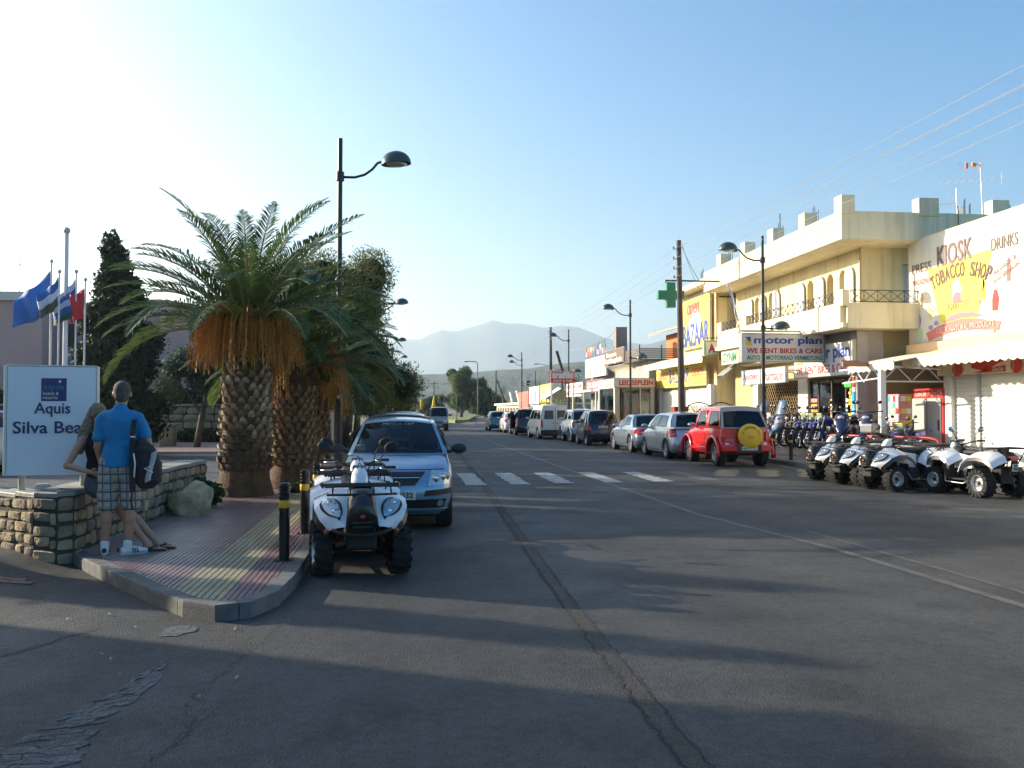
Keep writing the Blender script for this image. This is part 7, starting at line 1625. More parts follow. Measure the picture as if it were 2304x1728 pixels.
    # seat
    s_ = M(); loft(s_, [((0, .22, .78), (.09, 0, 0), (0, 0, .06)), ((0, .05, .79), (.13, 0, 0), (0, 0, .065)), ((0, -.2, .79), (.16, 0, 0), (0, 0, .06)), ((0, -.5, .84), (.17, 0, 0), (0, 0, .07)), ((0, -.72, .86), (.15, 0, 0), (0, 0, .06))], 16)
    ob('seat', remesh(s_, .02, 4, 'seat', .4), mt('seat vinyl', (.02, .02, .02), .5), q)
    ob('tank_cover', M().panel(lambda u, v: (lerp(-.12, .12, u), lerp(.2, .44, v), .86+.03*sin(pi*u)+.02*v), 6, 4, .012), QB, q, smooth='auto')
    # racks
    fr = M(); z = .875; fr.tube([(-.40, .86, z-.01), (-.42, .66, z), (-.40, .46, z)], .011, 6).tube([(.40, .86, z-.01), (.42, .66, z), (.40, .46, z)], .011, 6)
    for y, w_ in ((.88, .38), (.74, .41), (.60, .41)): fr.tube([(-w_, y, z-.005), (-.15, y+.02, z), (.15, y+.02, z), (w_, y, z-.005)], .010, 6)
    fr.tube([(-.36, .93, .80), (-.2, .96, .80), (.2, .96, .80), (.36, .93, .80)], .011, 6)
    for x in (-.3, -.12, .12, .3): fr.cyl((x, .94, .80), (x, .86, z), .009, n=5); fr.cyl((x, .5, z), (x*.9, .5, .78), .009, n=5)
    ob('front_rack', fr, QM, q, smooth=True)
    rr = M(); z = .90; rr.tube([(-.42, -.4, z), (-.44, -.9, z), (-.2, -.98, z), (.2, -.98, z), (.44, -.9, z), (.42, -.4, z)], .012, 6)
    for y in (-.45, -.58, -.7, -.82): rr.tube([(-.43, y, z), (.43, y, z)], .009, 5)
    for x in (-.28, .28): rr.tube([(x, -.97, z), (x*.5, -.95, .68), (x*.4, -.9, .58)], .012, 6); rr.cyl((x, -.5, z), (x, -.5, .8), .01, n=5)
    ob('rear_rack', rr, QM, q, smooth=True)
    ob('tail_lamp', M().slab([(-.12, -.97, .76), (.12, -.97, .76), (.07, -.98, .68), (-.07, -.98, .68)], (0, .04, 0)), TRED_, q, bevel=.008)
    ob('mudguard', M().obox((0, -.95, .56), (.16, .015, .26), rx=.15), QM, q, bevel=.004)
    pl_ = ob('number_plate', M().obox((0, -.985, .56), (.15, .008, .13), rx=.1), PLATE, q, bevel=.003)
    a, b = plate.split(); lettering('plate_text', a, (-.035, -.992, .575), (1, 0, 0), .07, .04, BLK, pl_, nrm=.003, bold=.03); lettering('plate_text', b, (-.06, -.992, .515), (1, 0, 0), .12, .045, BLK, pl_, nrm=.003, bold=.03)
    ob('exhaust', M().tube([(.12, -.2, .4), (.2, -.5, .5), (.2, -.92, .52)], [.025, .05, .045], 10), mt('exhaust', (.1, .1, .1), .5, .6), q, smooth='auto')
    return q
q0 = make_quad('white and black quad parked nose to the camera, nearest on the left kerb', .12)
q0.scale = (.91, 1, 1); q0.location = (-.47, 9.62, 0); q0.rotation_euler = (0, 0, pi+.10)
def quad_copy(label, x, y, rz):
    return copy_tree(q0, (x, y, 0), rz, label)
quad_copy('white quad squeezed between the nearest quad and the blue hatchback', -.56, 11.05, pi+.10)
quad_copy('leftmost white quad of the right-hand row, beside the red hoop barrier', 9.98, 19.35, pi/2+.12)
quad_copy('second white quad from the left in the right-hand row', 9.98, 18.25, pi/2+.14)
quad_copy('third white quad in the right-hand row, showing its whole front wheel', 10.02, 17.1, pi/2+.17)
quad_copy('rightmost quad, turned away with its number plate showing', 10.72, 16.0, .13)

# ---------------------------------------------------------------- motorbikes and scooters
def bike_wheel(parent, y, r, w, col=CHR):
    t = ob('tyre', M().lathe([(r*.8, -w*.4), (r*.93, -w/2), (r, 0), (r*.93, w/2), (r*.8, w*.4), (r*.8, -w*.4)], 26, (0, 0, 0), 'X'), TYRE, parent, smooth='auto'); t.location = (0, y, r)
    m = M().lathe([(r*.8, -w*.3), (r*.74, 0), (r*.8, w*.3)], 24, (0, 0, 0), 'X')
    for k in range(9): a = 2*pi*k/9; m.cyl((0, 0, 0), (0, r*.78*cos(a), r*.78*sin(a)), .008, n=4)
    m.cyl((-.05, 0, 0), (.05, 0, 0), .035, n=10); ob('wheel_rim', m, col, t)
BK = mt('bike black', (.02, .02, .022), .35, coat=.3)
def scooter(name, label, col, ws=True, big=1.0, topcase=None, group='rental scooters and motorbikes outside the shop', logo=None):
    t = thing(name, label, 'scooter', group=group); b = big
    bike_wheel(t, .62*b, .24*b, .1); bike_wheel(t, -.6*b, .23*b, .11)
    leg = M(); loft(leg, [((0, .56*b, .42*b), (.06, 0, 0), (0, .16, 0)), ((0, .5*b, .6*b), (.17*b, 0, 0), (0, .12, 0)), ((0, .44*b, .8*b), (.2*b, 0, 0), (0, .09, 0)), ((0, .38*b, .95*b), (.14*b, 0, 0), (0, .07, 0))], 18); ob('leg_shield', remesh(leg, .02, 4, 'leg_shield', .5), col, t)
    ft = M().obox((0, .1*b, .33*b), (.3*b, .5*b, .1)); ob('footboard', ft, BK, t, bevel=.03)
    rb = M(); loft(rb, [((0, -.1*b, .5*b), (.1*b, 0, 0), (0, 0, .12)), ((0, -.4*b, .6*b), (.16*b, 0, 0), (0, 0, .15)), ((0, -.75*b, .68*b), (.12*b, 0, 0), (0, 0, .1)), ((0, -.9*b, .74*b), (.04, 0, 0), (0, 0, .04))], 16); ob('rear_body', remesh(rb, .02, 4, 'rear_body', .5), col, t)
    st = M(); loft(st, [((0, 0, .74*b), (.1, 0, 0), (0, 0, .03)), ((0, -.3*b, .78*b), (.15*b, 0, 0), (0, 0, .05)), ((0, -.7*b, .83*b), (.12*b, 0, 0), (0, 0, .04))], 14); ob('seat', remesh(st, .02, 3, 'seat', .5), BK, t)
    ob('front_mudguard', M().panel(lambda u, v: (lerp(-.07, .07, u), .62*b+.28*b*cos(2.7-2.4*v), .24*b+.28*b*sin(2.7-2.4*v)-.02*(2*u-1)**2), 4, 10, .01), col, t, smooth='auto')
    ob('fork', M().cyl((.06, .62*b, .24*b), (.05, .46*b, .7*b), .022).cyl((-.06, .62*b, .24*b), (-.05, .46*b, .7*b), .022), CHR, t)
    ob('handlebar', M().tube([(-.36, .22*b, 1.02*b), (-.15, .34*b, 1.0*b), (.15, .34*b, 1.0*b), (.36, .22*b, 1.02*b)], .018, 8), BK, t, smooth=True)
    ob('headlamp', M().ball((0, .5*b, .86*b), (.1, .06, .06), 14, 8), LENS, t, smooth=True)
    for sg in (1, -1): ob('mirror', M().tube([(sg*.24, .3*b, 1.02*b), (sg*.3, .32*b, 1.2*b)], .007, 5).ball((sg*.32, .32*b, 1.24*b), (.07, .02, .05), 10, 6), BK, t, smooth=True); ob('indicator', M().ball((sg*.16*b, .5*b, .8*b), (.04, .03, .03), 8, 6), AMB, t, smooth=True)
    ob('exhaust', M().tube([(.12, -.2, .25*b), (.16, -.5*b, .3*b), (.17, -.85*b, .38*b)], [.02, .05, .05], 10), mt('silver muffler', (.4, .42, .48), .35, .6), t, smooth='auto')
    ob('centre_stand', M().cyl((.12, -.15, .02), (.06, -.05, .3), .015, n=6).cyl((-.12, -.15, .02), (-.06, -.05, .3), .015, n=6), IRON, t)
    if ws: ob('windshield', M().panel(lambda u, v: ((2*u-1)*lerp(.22, .17, v), .46*b-.16*v-.06*(2*u-1)**2, lerp(.95*b, 1.42*b, v)), 8, 8, .006), mt('tinted windshield', (.16, .22, .3), .12, .3), t, smooth=True)
    if topcase: c = M().box(-.2, .2, -1.15*b, -.78*b, .84*b, 1.1*b); ob('top_case', c, topcase, t, bevel=.05, seg=2)
    ob('tail_lamp', M().ball((0, -.92*b, .72*b), (.07, .03, .04), 10, 6), TRED_, t, smooth=True)
    if logo: ob('side_decal', M().ball((.175*b, -.42*b, .64*b), (.015, .16, .08), 12, 6).ball((-.175*b, -.42*b, .64*b), (.015, .16, .08), 12, 6), logo, t, smooth=True)
    return t
def dirtbike(name, label, col, plate, seatc, tank=None, group='rental scooters and motorbikes outside the shop'):
    t = thing(name, label, 'motorbike', group=group); bike_wheel(t, .72, .33, .085); bike_wheel(t, -.66, .31, .1)
    ob('fork', M().cyl((.08, .72, .33), (.07, .44, 1.0), .022).cyl((-.08, .72, .33), (-.07, .44, 1.0), .022), CHR, t)
    ob('frame', M().tube([(0, .46, .95), (0, .3, .6), (0, .05, .36), (0, -.3, .4), (0, -.66, .31)], .03, 8).tube([(0, .44, .92), (0, 0, .76), (0, -.6, .85)], .028, 8).cyl((.07, -.66, .31), (.07, -.2, .45), .02).cyl((-.07, -.66, .31), (-.07, -.2, .45), .02), IRON, t, smooth=True)
    ob('engine', M().cyl((-.13, .02, .42), (.13, .02, .42), .13, n=14).obox((0, .12, .58), (.16, .2, .2), rx=.3), mt('engine alloy', (.16, .16, .16), .5, .6), t, smooth='auto')
    tk = M(); loft(tk, [((0, .4, .92), (.06, 0, 0), (0, 0, .08)), ((0, .22, .92), (.15, 0, 0), (0, 0, .12)), ((0, .02, .86), (.1, 0, 0), (0, 0, .07))], 14); ob('tank', remesh(tk, .02, 3, 'tank', .5), tank or col, t)
    st = M(); loft(st, [((0, .1, .86), (.07, 0, 0), (0, 0, .04)), ((0, -.3, .86), (.1, 0, 0), (0, 0, .05)), ((0, -.72, .9), (.09, 0, 0), (0, 0, .03))], 12); ob('seat', remesh(st, .02, 3, 'seat', .5), seatc, t)
    ob('front_mudguard', M().panel(lambda u, v: ((2*u-1)*lerp(.1, .06, abs(2*v-1)), lerp(.42, 1.05, v), .86-.06*(2*v-.7)**2-.02*(2*u-1)**2), 4, 8, .008), col, t, smooth='auto')
    ob('rear_mudguard', M().panel(lambda u, v: ((2*u-1)*.08, lerp(-.5, -1.0, v), .84+.06*v-.02*(2*u-1)**2), 4, 5, .008), col, t, smooth='auto')
    for sg in (1, -1):
        ob('fork_guard', M().obox((sg*.1, .62, .58), (.03, .06, .34), rx=-.37), col, t, bevel=.01); ob('side_panel', M().panel(lambda u, v, sg=sg: (sg*(.11+.02*sin(pi*v)), lerp(.0, -.5, u), lerp(.6, .82, v)+.05*u), 4, 3, .01), col, t, smooth='auto')
        ob('mirror', M().tube([(sg*.26, .38, 1.1), (sg*.32, .38, 1.25)], .007, 5).ball((sg*.34, .38, 1.28), (.06, .02, .045), 10, 6), BK, t, smooth=True)
    fp = ob('number_board', M().obox((0, .56, .99), (.2, .03, .24), rx=-.3), plate, t, bevel=.02); ob('headlamp', M().ball((0, .6, .93), (.07, .04, .06), 12, 8), LENS, t, smooth=True)
    ob('handlebar', M().tube([(-.38, .32, 1.12), (-.2, .38, 1.12), (-.08, .42, 1.03), (.08, .42, 1.03), (.2, .38, 1.12), (.38, .32, 1.12)], .013, 8), IRON, t, smooth=True)
    ob('exhaust', M().tube([(.1, .1, .45), (.13, -.3, .5), (.14, -.75, .72)], [.02, .035, .045], 8), mt('silver muffler', (.4, .42, .48), .35, .6), t, smooth='auto')
    ob('tail_lamp', M().ball((0, -.98, .87), (.05, .03, .03), 8, 6), TRED_, t, smooth=True); ob('side_stand', M().cyl((.1, -.05, .3), (.25, -.1, .01), .012, n=6), IRON, t); return t
PZ = .38; rzb = pi/2+.42
def put(t, x, y, rz=rzb, z=PZ): t.location = (x, y, z); t.rotation_euler = (0, 0, rz)
sil = paint('scooter silver', (.2, .25, .32), .5)
s1 = scooter('scooter', 'silver touring scooter with tall blue windshield, nearest the red jeep', sil, True, 1.08, group='rental scooters and motorbikes outside the shop'); put(s1, 12.95, 30.8)
put(copy_tree(s1, label='second silver scooter with a tall blue windshield, in front of the grille'), 12.95, 29.3)
bb_ = dirtbike('motorbike', 'dark blue motorbike with silver muffler between the two windshield scooters', paint('navy', (.02, .04, .3), .1), mt('board white', (.7, .7, .65), .5), BK); put(bb_, 13.0, 30.1)
d1 = dirtbike('motorbike', 'dark maroon motorbike with a round red lamp, behind the right bollard', paint('maroon', (.16, .02, .04), .2), BK, BK); put(d1, 13.0, 28.6)
d2 = dirtbike('motorbike', 'brown and gold motorbike beside the maroon one', paint('brown gold', (.25, .17, .07), .3), BK, BK, paint('gold trim', (.4, .28, .1), .4)); put(d2, 13.0, 28.0)
BB = paint('trail blue', (.015, .04, .42), .05, .3); lime = mt('board lime', (.45, .55, .2), .5)
d3 = dirtbike('motorbike', 'first of three blue trail bikes with a lime number board, left in the trio', BB, lime, BK, group='blue trail bikes'); put(d3, 12.95, 27.3)
put(copy_tree(d3, label='middle one of the three blue trail bikes with lime number boards'), 12.95, 26.75)
put(copy_tree(d3, label='right-hand one of the three blue trail bikes with lime number boards'), 12.95, 26.2)
for i, (y, c) in enumerate(((29.0, BK), (27.65, BK), (25.75, BK))): put(dirtbike('motorbike', ['black motorbike in the back row against the grille', 'black motorbike in the back row by the glass door', 'black motorbike in the back row below the card sign'][i], c, BK, BK, group='black bikes in the back row'), 13.55, y)
s4 = scooter('scooter', 'large dark blue covered scooter with an oval light blue decal', paint('dark navy', (.012, .02, .08), .2), False, 1.15, None, logo=mt('oval decal', (.15, .3, .6), .4)); put(s4, 12.9, 25.3, pi/2+.9)
put(copy_tree(s4, label='second dark navy scooter close behind the covered one'), 13.4, 24.6, pi/2+.7)
s5 = scooter('scooter', 'dark scooter with a silver top case below the magazine stand', paint('graphite', (.06, .06, .07), .3), False, 1.0, mt('silver case', (.25, .25, .25), .4, .4)); put(s5, 13.3, 23.5, -pi/2+.5, .12)
put(copy_tree(d3, label='blue and lime trail bike standing alone beside the fridge'), 14.2, 24.0, pi/2+.5, .12)
# ---------------------------------------------------------------- people
SKIN = mt('tanned skin', (.42, .21, .13), .5, var=.06, vs=8); HAIRM = mt('short grey brown hair', (.05, .038, .03), .85, rgb2=(.13, .105, .085), vs=50, bump=.4, bs=150); HAIRW = mt('blond hair', (.3, .22, .12), .6, rgb2=(.18, .13, .07), vs=30, bump=.5, bs=90)
def hand(m, wrist, d, palm_n, side, curl=.5, L=.175):
    """adds palm + five curled fingers to m; d = pointing dir, palm_n = palm normal, side = towards thumb"""
    d, n, s = Vector(d).normalized(), Vector(palm_n).normalized(), Vector(side).normalized(); w = Vector(wrist)
    capsule(m, w+d*.01, w+d*.075, .026, .036, .5, fdir=n)
    for k, (o, l) in enumerate(((.03, .068), (.011, .076), (-.009, .072), (-.028, .058))):
        p = w+d*.075+s*o; a = curl*.5; q = p
        for j in range(3):
            dd = (d*cos(a)+n*sin(a)); e = q+dd*l*(.42, .33, .25)[j]; capsule(m, q, e, .0095-.001*j, .0088-.001*j, n=8); q = e; a += curl
    p = w+d*.025+s*.03; e = p+(d*.6+s*.7+n*.2).normalized()*.038; capsule(m, p, e, .012, .0105, n=8); capsule(m, e, e+(d*.9+s*.2+n*.35).normalized()*.03, .0105, .009, n=8)
def head(m, c, fwd, up=(0, 0, 1), s=1.0):
    """head with jaw, nose, ears, brow; c = centre"""
    f = Vector(fwd).normalized(); u = Vector(up).normalized(); r = f.cross(u).normalized(); u = r.cross(f); R3 = Matrix((r, f, u)).transposed(); c = Vector(c)
    P = lambda x, y, z: c+R3 @ Vector((x*s, y*s, z*s))
    m.ball(P(0, -.012, .03), (.074*s, .092*s, .088*s), 18, 12, R3); m.ball(P(0, .02, -.03), (.058*s, .068*s, .085*s), 16, 10, R3); m.ball(P(0, .055, -.085), (.03*s, .025*s, .022*s), 10, 8, R3)
    capsule(m, P(0, .085, .01), P(0, .105, -.03), .009*s, .013*s, n=8)
    m.ball(P(0, .088, -.062), (.024*s, .01*s, .008*s), 10, 6, R3); m.ball(P(0, .078, .025), (.05*s, .018*s, .012*s), 10, 6, R3)
    for sg in (1, -1): m.ball(P(sg*.078, -.01, -.005), (.01*s, .02*s, .032*s), 10, 8, R3)
    return P, R3
# man: back to the camera, weight on both feet, looking ahead and a little left
man = thing('person', 'man in turquoise t-shirt and checked shorts standing with his back to the camera', 'person', (-2.87, 9.72, .12), rz=.08)
b = M()
hipL, hipR = Vector((-.095, 0, .93)), Vector((.095, 0, .93))
aL, aR = Vector((-.14, .02, .09)), Vector((.085, -.02, .09)); kL, kR = Vector((-.125, .03, .50)), Vector((.10, .03, .50))
for h_, k_, a_ in ((hipL, kL, aL), (hipR, kR, aR)):
    capsule(b, h_, k_, .092, .062); capsule(b, k_+Vector((0, -.008, -.0)), k_.lerp(a_, .35)+Vector((0, -.018, 0)), .056, .058); capsule(b, k_.lerp(a_, .3)+Vector((0, -.014, 0)), a_, .056, .036)
capsule(b, (0, 0, .93), (0, 0, 1.16), .15, .14, .72); capsule(b, (0, 0, 1.12), (0, -.01, 1.30), .145, .15, .66); capsule(b, (-.11, -.01, 1.375), (.11, -.01, 1.375), .048, .048)
capsule(b, (0, 0, 1.42), (0, .02, 1.56), .062, .056)
head(b, (0.005, .035, 1.64), (-.15, 1, .02), s=1.09)
sL, sR = Vector((-.172, -.01, 1.385)), Vector((.175, -.01, 1.395)); eL, eR = Vector((-.215, .0, 1.10)), Vector((.27, -.01, 1.14)); wL, wR = Vector((-.185, .1, .87)), Vector((.25, .2, 1.03))
for s_, e_, w_ in ((sL, eL, wL), (sR, eR, wR)): capsule(b, s_, e_, .056, .042); capsule(b, e_, w_, .042, .028)
hand(b, wL, (.05, .25, -1), (1, .2, 0), (0, 1, .2), .35); hand(b, wR, (-.3, .5, -.6), (-.8, -.1, .3), (.2, .8, .5), .8)
ob('body', remesh(b, .0085, 5, 'body', .5), SKIN, man)
# neat short hair as a cap over the skull
h = M(); c_ = Vector((.005, .035, 1.645)); f = Vector((-.15, 1, .02)).normalized(); r_ = f.cross(Vector((0, 0, 1))).normalized(); R3 = Matrix((r_, f, r_.cross(f))).transposed()
h.ball(c_+R3 @ Vector((0, -.018, .037)), (.087, .102, .096), 22, 16, R3); h.ball(c_+R3 @ Vector((0, -.05, -.02)), (.076, .062, .076), 16, 12, R3)
hm_ = remesh(h, .008, 3, 'hair', .6); hb_ = bmesh.new(); hb_.from_mesh(hm_)
ob('hair', hm_, HAIRM, man); hb_.free()
TEE = mt('turquoise cotton', (.015, .2, .42), .85, var=.08, vs=5, bump=.5, bs=9, dist=.02)
t_ = M(); capsule(t_, (0, 0, 1.05), (0, 0, 1.14), .172, .162, .78); loft(t_, [((0, 0, .895), (.184, 0, 0), (0, .15, 0)), ((0, 0, 1.06), (.172, 0, 0), (0, .135, 0))], 24); capsule(t_, (0, 0, 1.12), (0, -.01, 1.33), .162, .18, .7); capsule(t_, (-.115, -.01, 1.40), (.115, -.01, 1.40), .076, .076); capsule(t_, (0, -.005, 1.37), (0, .0, 1.475), .13, .078)
for s_, e_ in ((sL, eL), (sR, eR)): m_ = s_.lerp(e_, .66); capsule(t_, s_, m_, .062, .068)
def openings(me, cuts):
    bb = bmesh.new(); bb.from_mesh(me)
    for co, no in cuts: bmesh.ops.bisect_plane(bb, geom=bb.verts[:]+bb.edges[:]+bb.faces[:], plane_co=co, plane_no=no, clear_outer=False, clear_inner=False)
    bb.to_mesh(me); bb.free(); return me
tm = remesh(t_, .009, 5, 't_shirt', .5)
def wrinkle(me, amp, sc, seed=0):
    for v in me.vertices: q = Vector(v.co); n_ = noise.noise(Vector((q.x*sc*.8, q.y*sc*.8, q.z*sc*1.8))+Vector((seed, 0, 0))); v.co = q+Vector(v.normal)*n_*amp
    me.update(); return me
ob('t_shirt', wrinkle(tm, .011, 8), TEE, man)
# checked shorts
def plaid():
    m = bpy.data.materials.new('checked cotton'); m.use_nodes = True; N = m.node_tree.nodes; L = m.node_tree.links; p = N['Principled BSDF']; p.inputs['Roughness'].default_value = .9
    tc = N.new('ShaderNodeTexCoord'); sp = N.new('ShaderNodeSeparateXYZ'); L.new(tc.outputs['Object'], sp.inputs[0])
    def wavef(src, freq, thr):
        a = N.new('ShaderNodeMath'); a.operation = 'MULTIPLY'; a.inputs[1].default_value = freq; L.new(src, a.inputs[0]); f = N.new('ShaderNodeMath'); f.operation = 'FRACT'; L.new(a.outputs[0], f.inputs[0])
        g = N.new('ShaderNodeMath'); g.operation = 'LESS_THAN'; g.inputs[1].default_value = thr; L.new(f.outputs[0], g.inputs[0]); return g.outputs[0]
    def mix(fac, a, b):
        x = N.new('ShaderNodeMix'); x.data_type = 'RGBA'; L.new(fac, x.inputs[0])
        for i, q in ((6, a), (7, b)):
            if isinstance(q, tuple): x.inputs[i].default_value = (*q, 1)
            else: L.new(q, x.inputs[i])
        return x.outputs[2]
    c = mix(wavef(sp.outputs[2], 11, .45), (.42, .38, .3), (.3, .28, .24)); c = mix(wavef(sp.outputs[0], 13, .4), c, (.36, .31, .24)); c = mix(wavef(sp.outputs[2], 11, .16), c, (.05, .07, .13)); c = mix(wavef(sp.outputs[0], 13, .15), c, (.07, .09, .15)); L.new(c, p.inputs['Base Color'])
    return m
s2 = M(); capsule(s2, (0, 0, .88), (0, 0, .96), .16, .15, .8)
for h_, k_ in ((hipL, kL), (hipR, kR)): e = h_.lerp(k_, .98); capsule(s2, h_+Vector((0, 0, 0)), e, .115, .098)
sm_ = remesh(s2, .009, 5, 'shorts', .5); ob('shorts', wrinkle(sm_, .012, 8, 3), plaid(), man)
# shoes and socks
SHW = mt('white leather', (.65, .65, .66), .45); SOCK = mt('white sock', (.7, .7, .7), .9)
for (a_, ang) in ((aL, .15), (aR, -1.0)):
    q = Matrix.Translation((a_.x, a_.y, 0)) @ Matrix.Rotation(ang, 4, 'Z')
    sh = M(); loft(sh, [((0, -.07, .04), (.03, 0, 0), (0, 0, .035)), ((0, -.02, .045), (.041, 0, 0), (0, 0, .045)), ((0, .06, .045), (.042, 0, 0), (0, 0, .04)), ((0, .14, .035), (.048, 0, 0), (0, 0, .03)), ((0, .20, .028), (.036, 0, 0), (0, 0, .022))], 14); sh2 = M().merge(sh, q); 
    x_ = ob('shoe', remesh(sh2, .009, 3, 'shoe', .6), SHW, man)
    ob('sole', M().merge(M().prism([(.035*cos(t)*(1.2 if sin(t) > 0 else .95), .065+.145*sin(t)) for t in [2*pi*k/18 for k in range(18)]], -.0, .018), q), mt('pale sole', (.5, .5, .48), .7), x_)
    for k in range(3):
        for sg in (1, -1): ob('stripe', M().merge(M().obox((sg*.043, .04+k*.024, .045), (.006, .009, .055), rx=.35), q), BLK, x_)
    ob('heel_patch', M().merge(M().ball((0, -.094, .055), (.022, .01, .026), 8, 6), q), BLK, x_)
    sk = M(); capsule(sk, (a_.x, a_.y, .06), (a_.x, a_.y-.003, .125), .045, .044); ob('sock', remesh(sk, .01, 2, 'sock', .6), SOCK, man)
# backpack slung on his right shoulder
bp = thing('backpack', 'black and pale grey backpack slung from the right shoulder of the man', 'backpack', (-2.60, 9.60, 1.06), rz=.1)
BKF = mt('black nylon', (.02, .018, .024), .75, bump=.4, bs=14); m = M()
loft(m, [((.02, 0, -.26), (.07, 0, 0), (0, .05, 0)), ((.04, 0, -.18), (.13, 0, 0), (0, .09, 0)), ((.03, 0, .0), (.14, 0, 0), (0, .1, 0)), ((.0, 0, .14), (.11, 0, 0), (0, .085, 0)), ((-.03, 0, .24), (.05, 0, 0), (0, .05, 0))], 20)
pk_ = remesh(m, .012, 4, 'sack', .5)
bo = ob('sack', wrinkle(pk_, .012, 10, 5), BKF, bp)
ob('pale_panel', M().panel(lambda u, v: (.05+.06*u-.03*cos(3*v), -.095-.012*sin(pi*u), -.2+.3*v+.03*u), 5, 8, .008), mt('pale grey nylon', (.4, .4, .4), .7), bo, smooth=True)
ob('white_piping', M().tube([(-.09, -.07, .1), (-.07, -.1, 0), (-.08, -.09, -.14)], .008, 6), WHITE, bo, smooth=True); ob('white_piping', M().tube([(.08, -.1, -.03), (.02, -.115, -.05), (.1, -.11, -.09), (.05, -.115, -.13)], .007, 6), WHITE, bo, smooth=True)
ob('shoulder_strap', M().panel(lambda u, v: (-.12+.05*u+.0*v-.04*sin(pi*v)*.3, -.09+.02*sin(3*v)+.12*max(0, v-.8)*3, -.28+.72*v), 2, 14, .012), BKF, bp, smooth='auto')
ob('strap_label', M().box(-.115, -.07, -.115, -.107, .26, .275), WHITE, bp); ob('hanging_strap', M().tube([(-.09, -.09, -.2), (-.1, -.11, -.38), (-.09, -.1, -.46)], .01, 6), BKF, bp)
# woman: leaning on the wall, facing the man, legs stretched to the right
wm = thing('person', 'blond woman in black top and denim shorts leaning on the wall behind the man', 'person', (-3.04, 9.98, .12), rz=0)
b = M(); pel = Vector((-.13, .08, .68)); ch = Vector((-.13, .02, 1.12)); nk = Vector((-.13, .0, 1.28)); hd = Vector((-.13, .0, 1.43))
capsule(b, pel, (-.12, .06, .92), .15, .12, .8); capsule(b, (-.12, .05, .9), ch, .115, .13, .72); capsule(b, (-.25, .0, 1.19), (.0, .06, 1.19), .05, .05); capsule(b, nk-Vector((0, 0, .06)), hd-Vector((0, 0, .05)), .045, .042)
P_, R3 = head(b, hd, (.8, -.35, -.15), s=.93)
kn1, an1 = Vector((.1, -.04, .45)), Vector((.38, -.02, .07)); kn2, an2 = Vector((.13, .12, .43)), Vector((.44, .12, .07))
for sg, k_, a_ in ((-1, kn1, an1), (1, kn2, an2)):
    capsule(b, pel+Vector((.02, .06*sg, -.02)), k_, .085, .056); capsule(b, k_, k_.lerp(a_, .4)+Vector((-.01, 0, -.01)), .052, .05); capsule(b, k_.lerp(a_, .35), a_, .048, .032)
    capsule(b, a_+Vector((-.02, 0, -.03)), a_+Vector((.12, -.01, -.042)), .034, .03, .8, fdir=(0, 0, 1)); capsule(b, a_+Vector((.1, -.01, -.046)), a_+Vector((.19, -.02, -.054)), .032, .018, .7, fdir=(0, 0, 1))
    for j in range(4): capsule(b, a_+Vector((.17, -.025+.016*j, -.055)), a_+Vector((.205-.008*j, -.028+.018*j, -.058)), .009, .008, n=8)
sh1, el1, wr1 = Vector((-.27, -.04, 1.17)), Vector((-.40, -.12, .90)), Vector((-.14, -.22, .84)); capsule(b, sh1, el1, .043, .036); capsule(b, el1, wr1, .036, .024); hand(b, wr1, (.9, -.1, -.25), (.2, -.8, -.4), (.1, -.3, .9), .6, .16)
sh2_, el2, wr2 = Vector((-.02, .1, 1.17)), Vector((.0, .1, .92)), Vector((.02, -.12, .84)); capsule(b, sh2_, el2, .043, .036); capsule(b, el2, wr2, .036, .024); hand(b, wr2, (-.1, -1, -.2), (0, .2, -1), (.9, 0, 0), .7, .16)
ob('body', remesh(b, .0085, 4, 'body', .5), mt('fair tanned skin', (.45, .24, .15), .5), wm)
hr = M(); hr.ball(P_(0, -.018, .036), (.08, .092, .09), 18, 14, R3)
loft(hr, [(P_(0, -.07, .04), (.055, 0, 0), (0, .05, 0)), (P_(0, -.085, -.06), (.065, .02, 0), (-.01, .05, 0)), (hd+Vector((-.13, .0, -.2)), (.07, .02, 0), (0, .055, 0)), (hd+Vector((-.16, -.02, -.33)), (.05, 0, 0), (0, .05, 0)), (hd+Vector((-.17, -.02, -.42)), (.02, 0, 0), (0, .02, 0))], 14)
ob('hair', wrinkle(remesh(hr, .009, 2, 'hair', .6), .008, 26, 2), HAIRW, wm)
tp = M(); capsule(tp, (-.12, .06, .84), (-.125, .05, .96), .15, .13, .82); capsule(tp, (-.12, .05, .93), ch+Vector((0, 0, -.02)), .128, .142, .74); capsule(tp, (-.2, -.02, 1.16), (-.19, -.03, 1.21), .045, .03); capsule(tp, (-.05, .05, 1.16), (-.06, .04, 1.21), .045, .03); ob('vest_top', wrinkle(remesh(tp, .009, 4, 'vest_top', .5), .006, 9), mt('black cotton', (.015, .013, .016), .9), wm)
dn = M(); capsule(dn, pel+Vector((0, 0, .02)), (-.11, .08, .84), .165, .145, .82)
for sg, k_ in ((-1, kn1), (1, kn2)): s0 = pel+Vector((.02, .06*sg, -.02)); capsule(dn, s0, s0.lerp(k_, .42), .108, .095)
ob('denim_shorts', wrinkle(remesh(dn, .009, 4, 'denim_shorts', .5), .006, 10, 4), mt('grey denim', (.09, .1, .13), .9, var=.2, vs=30), wm)
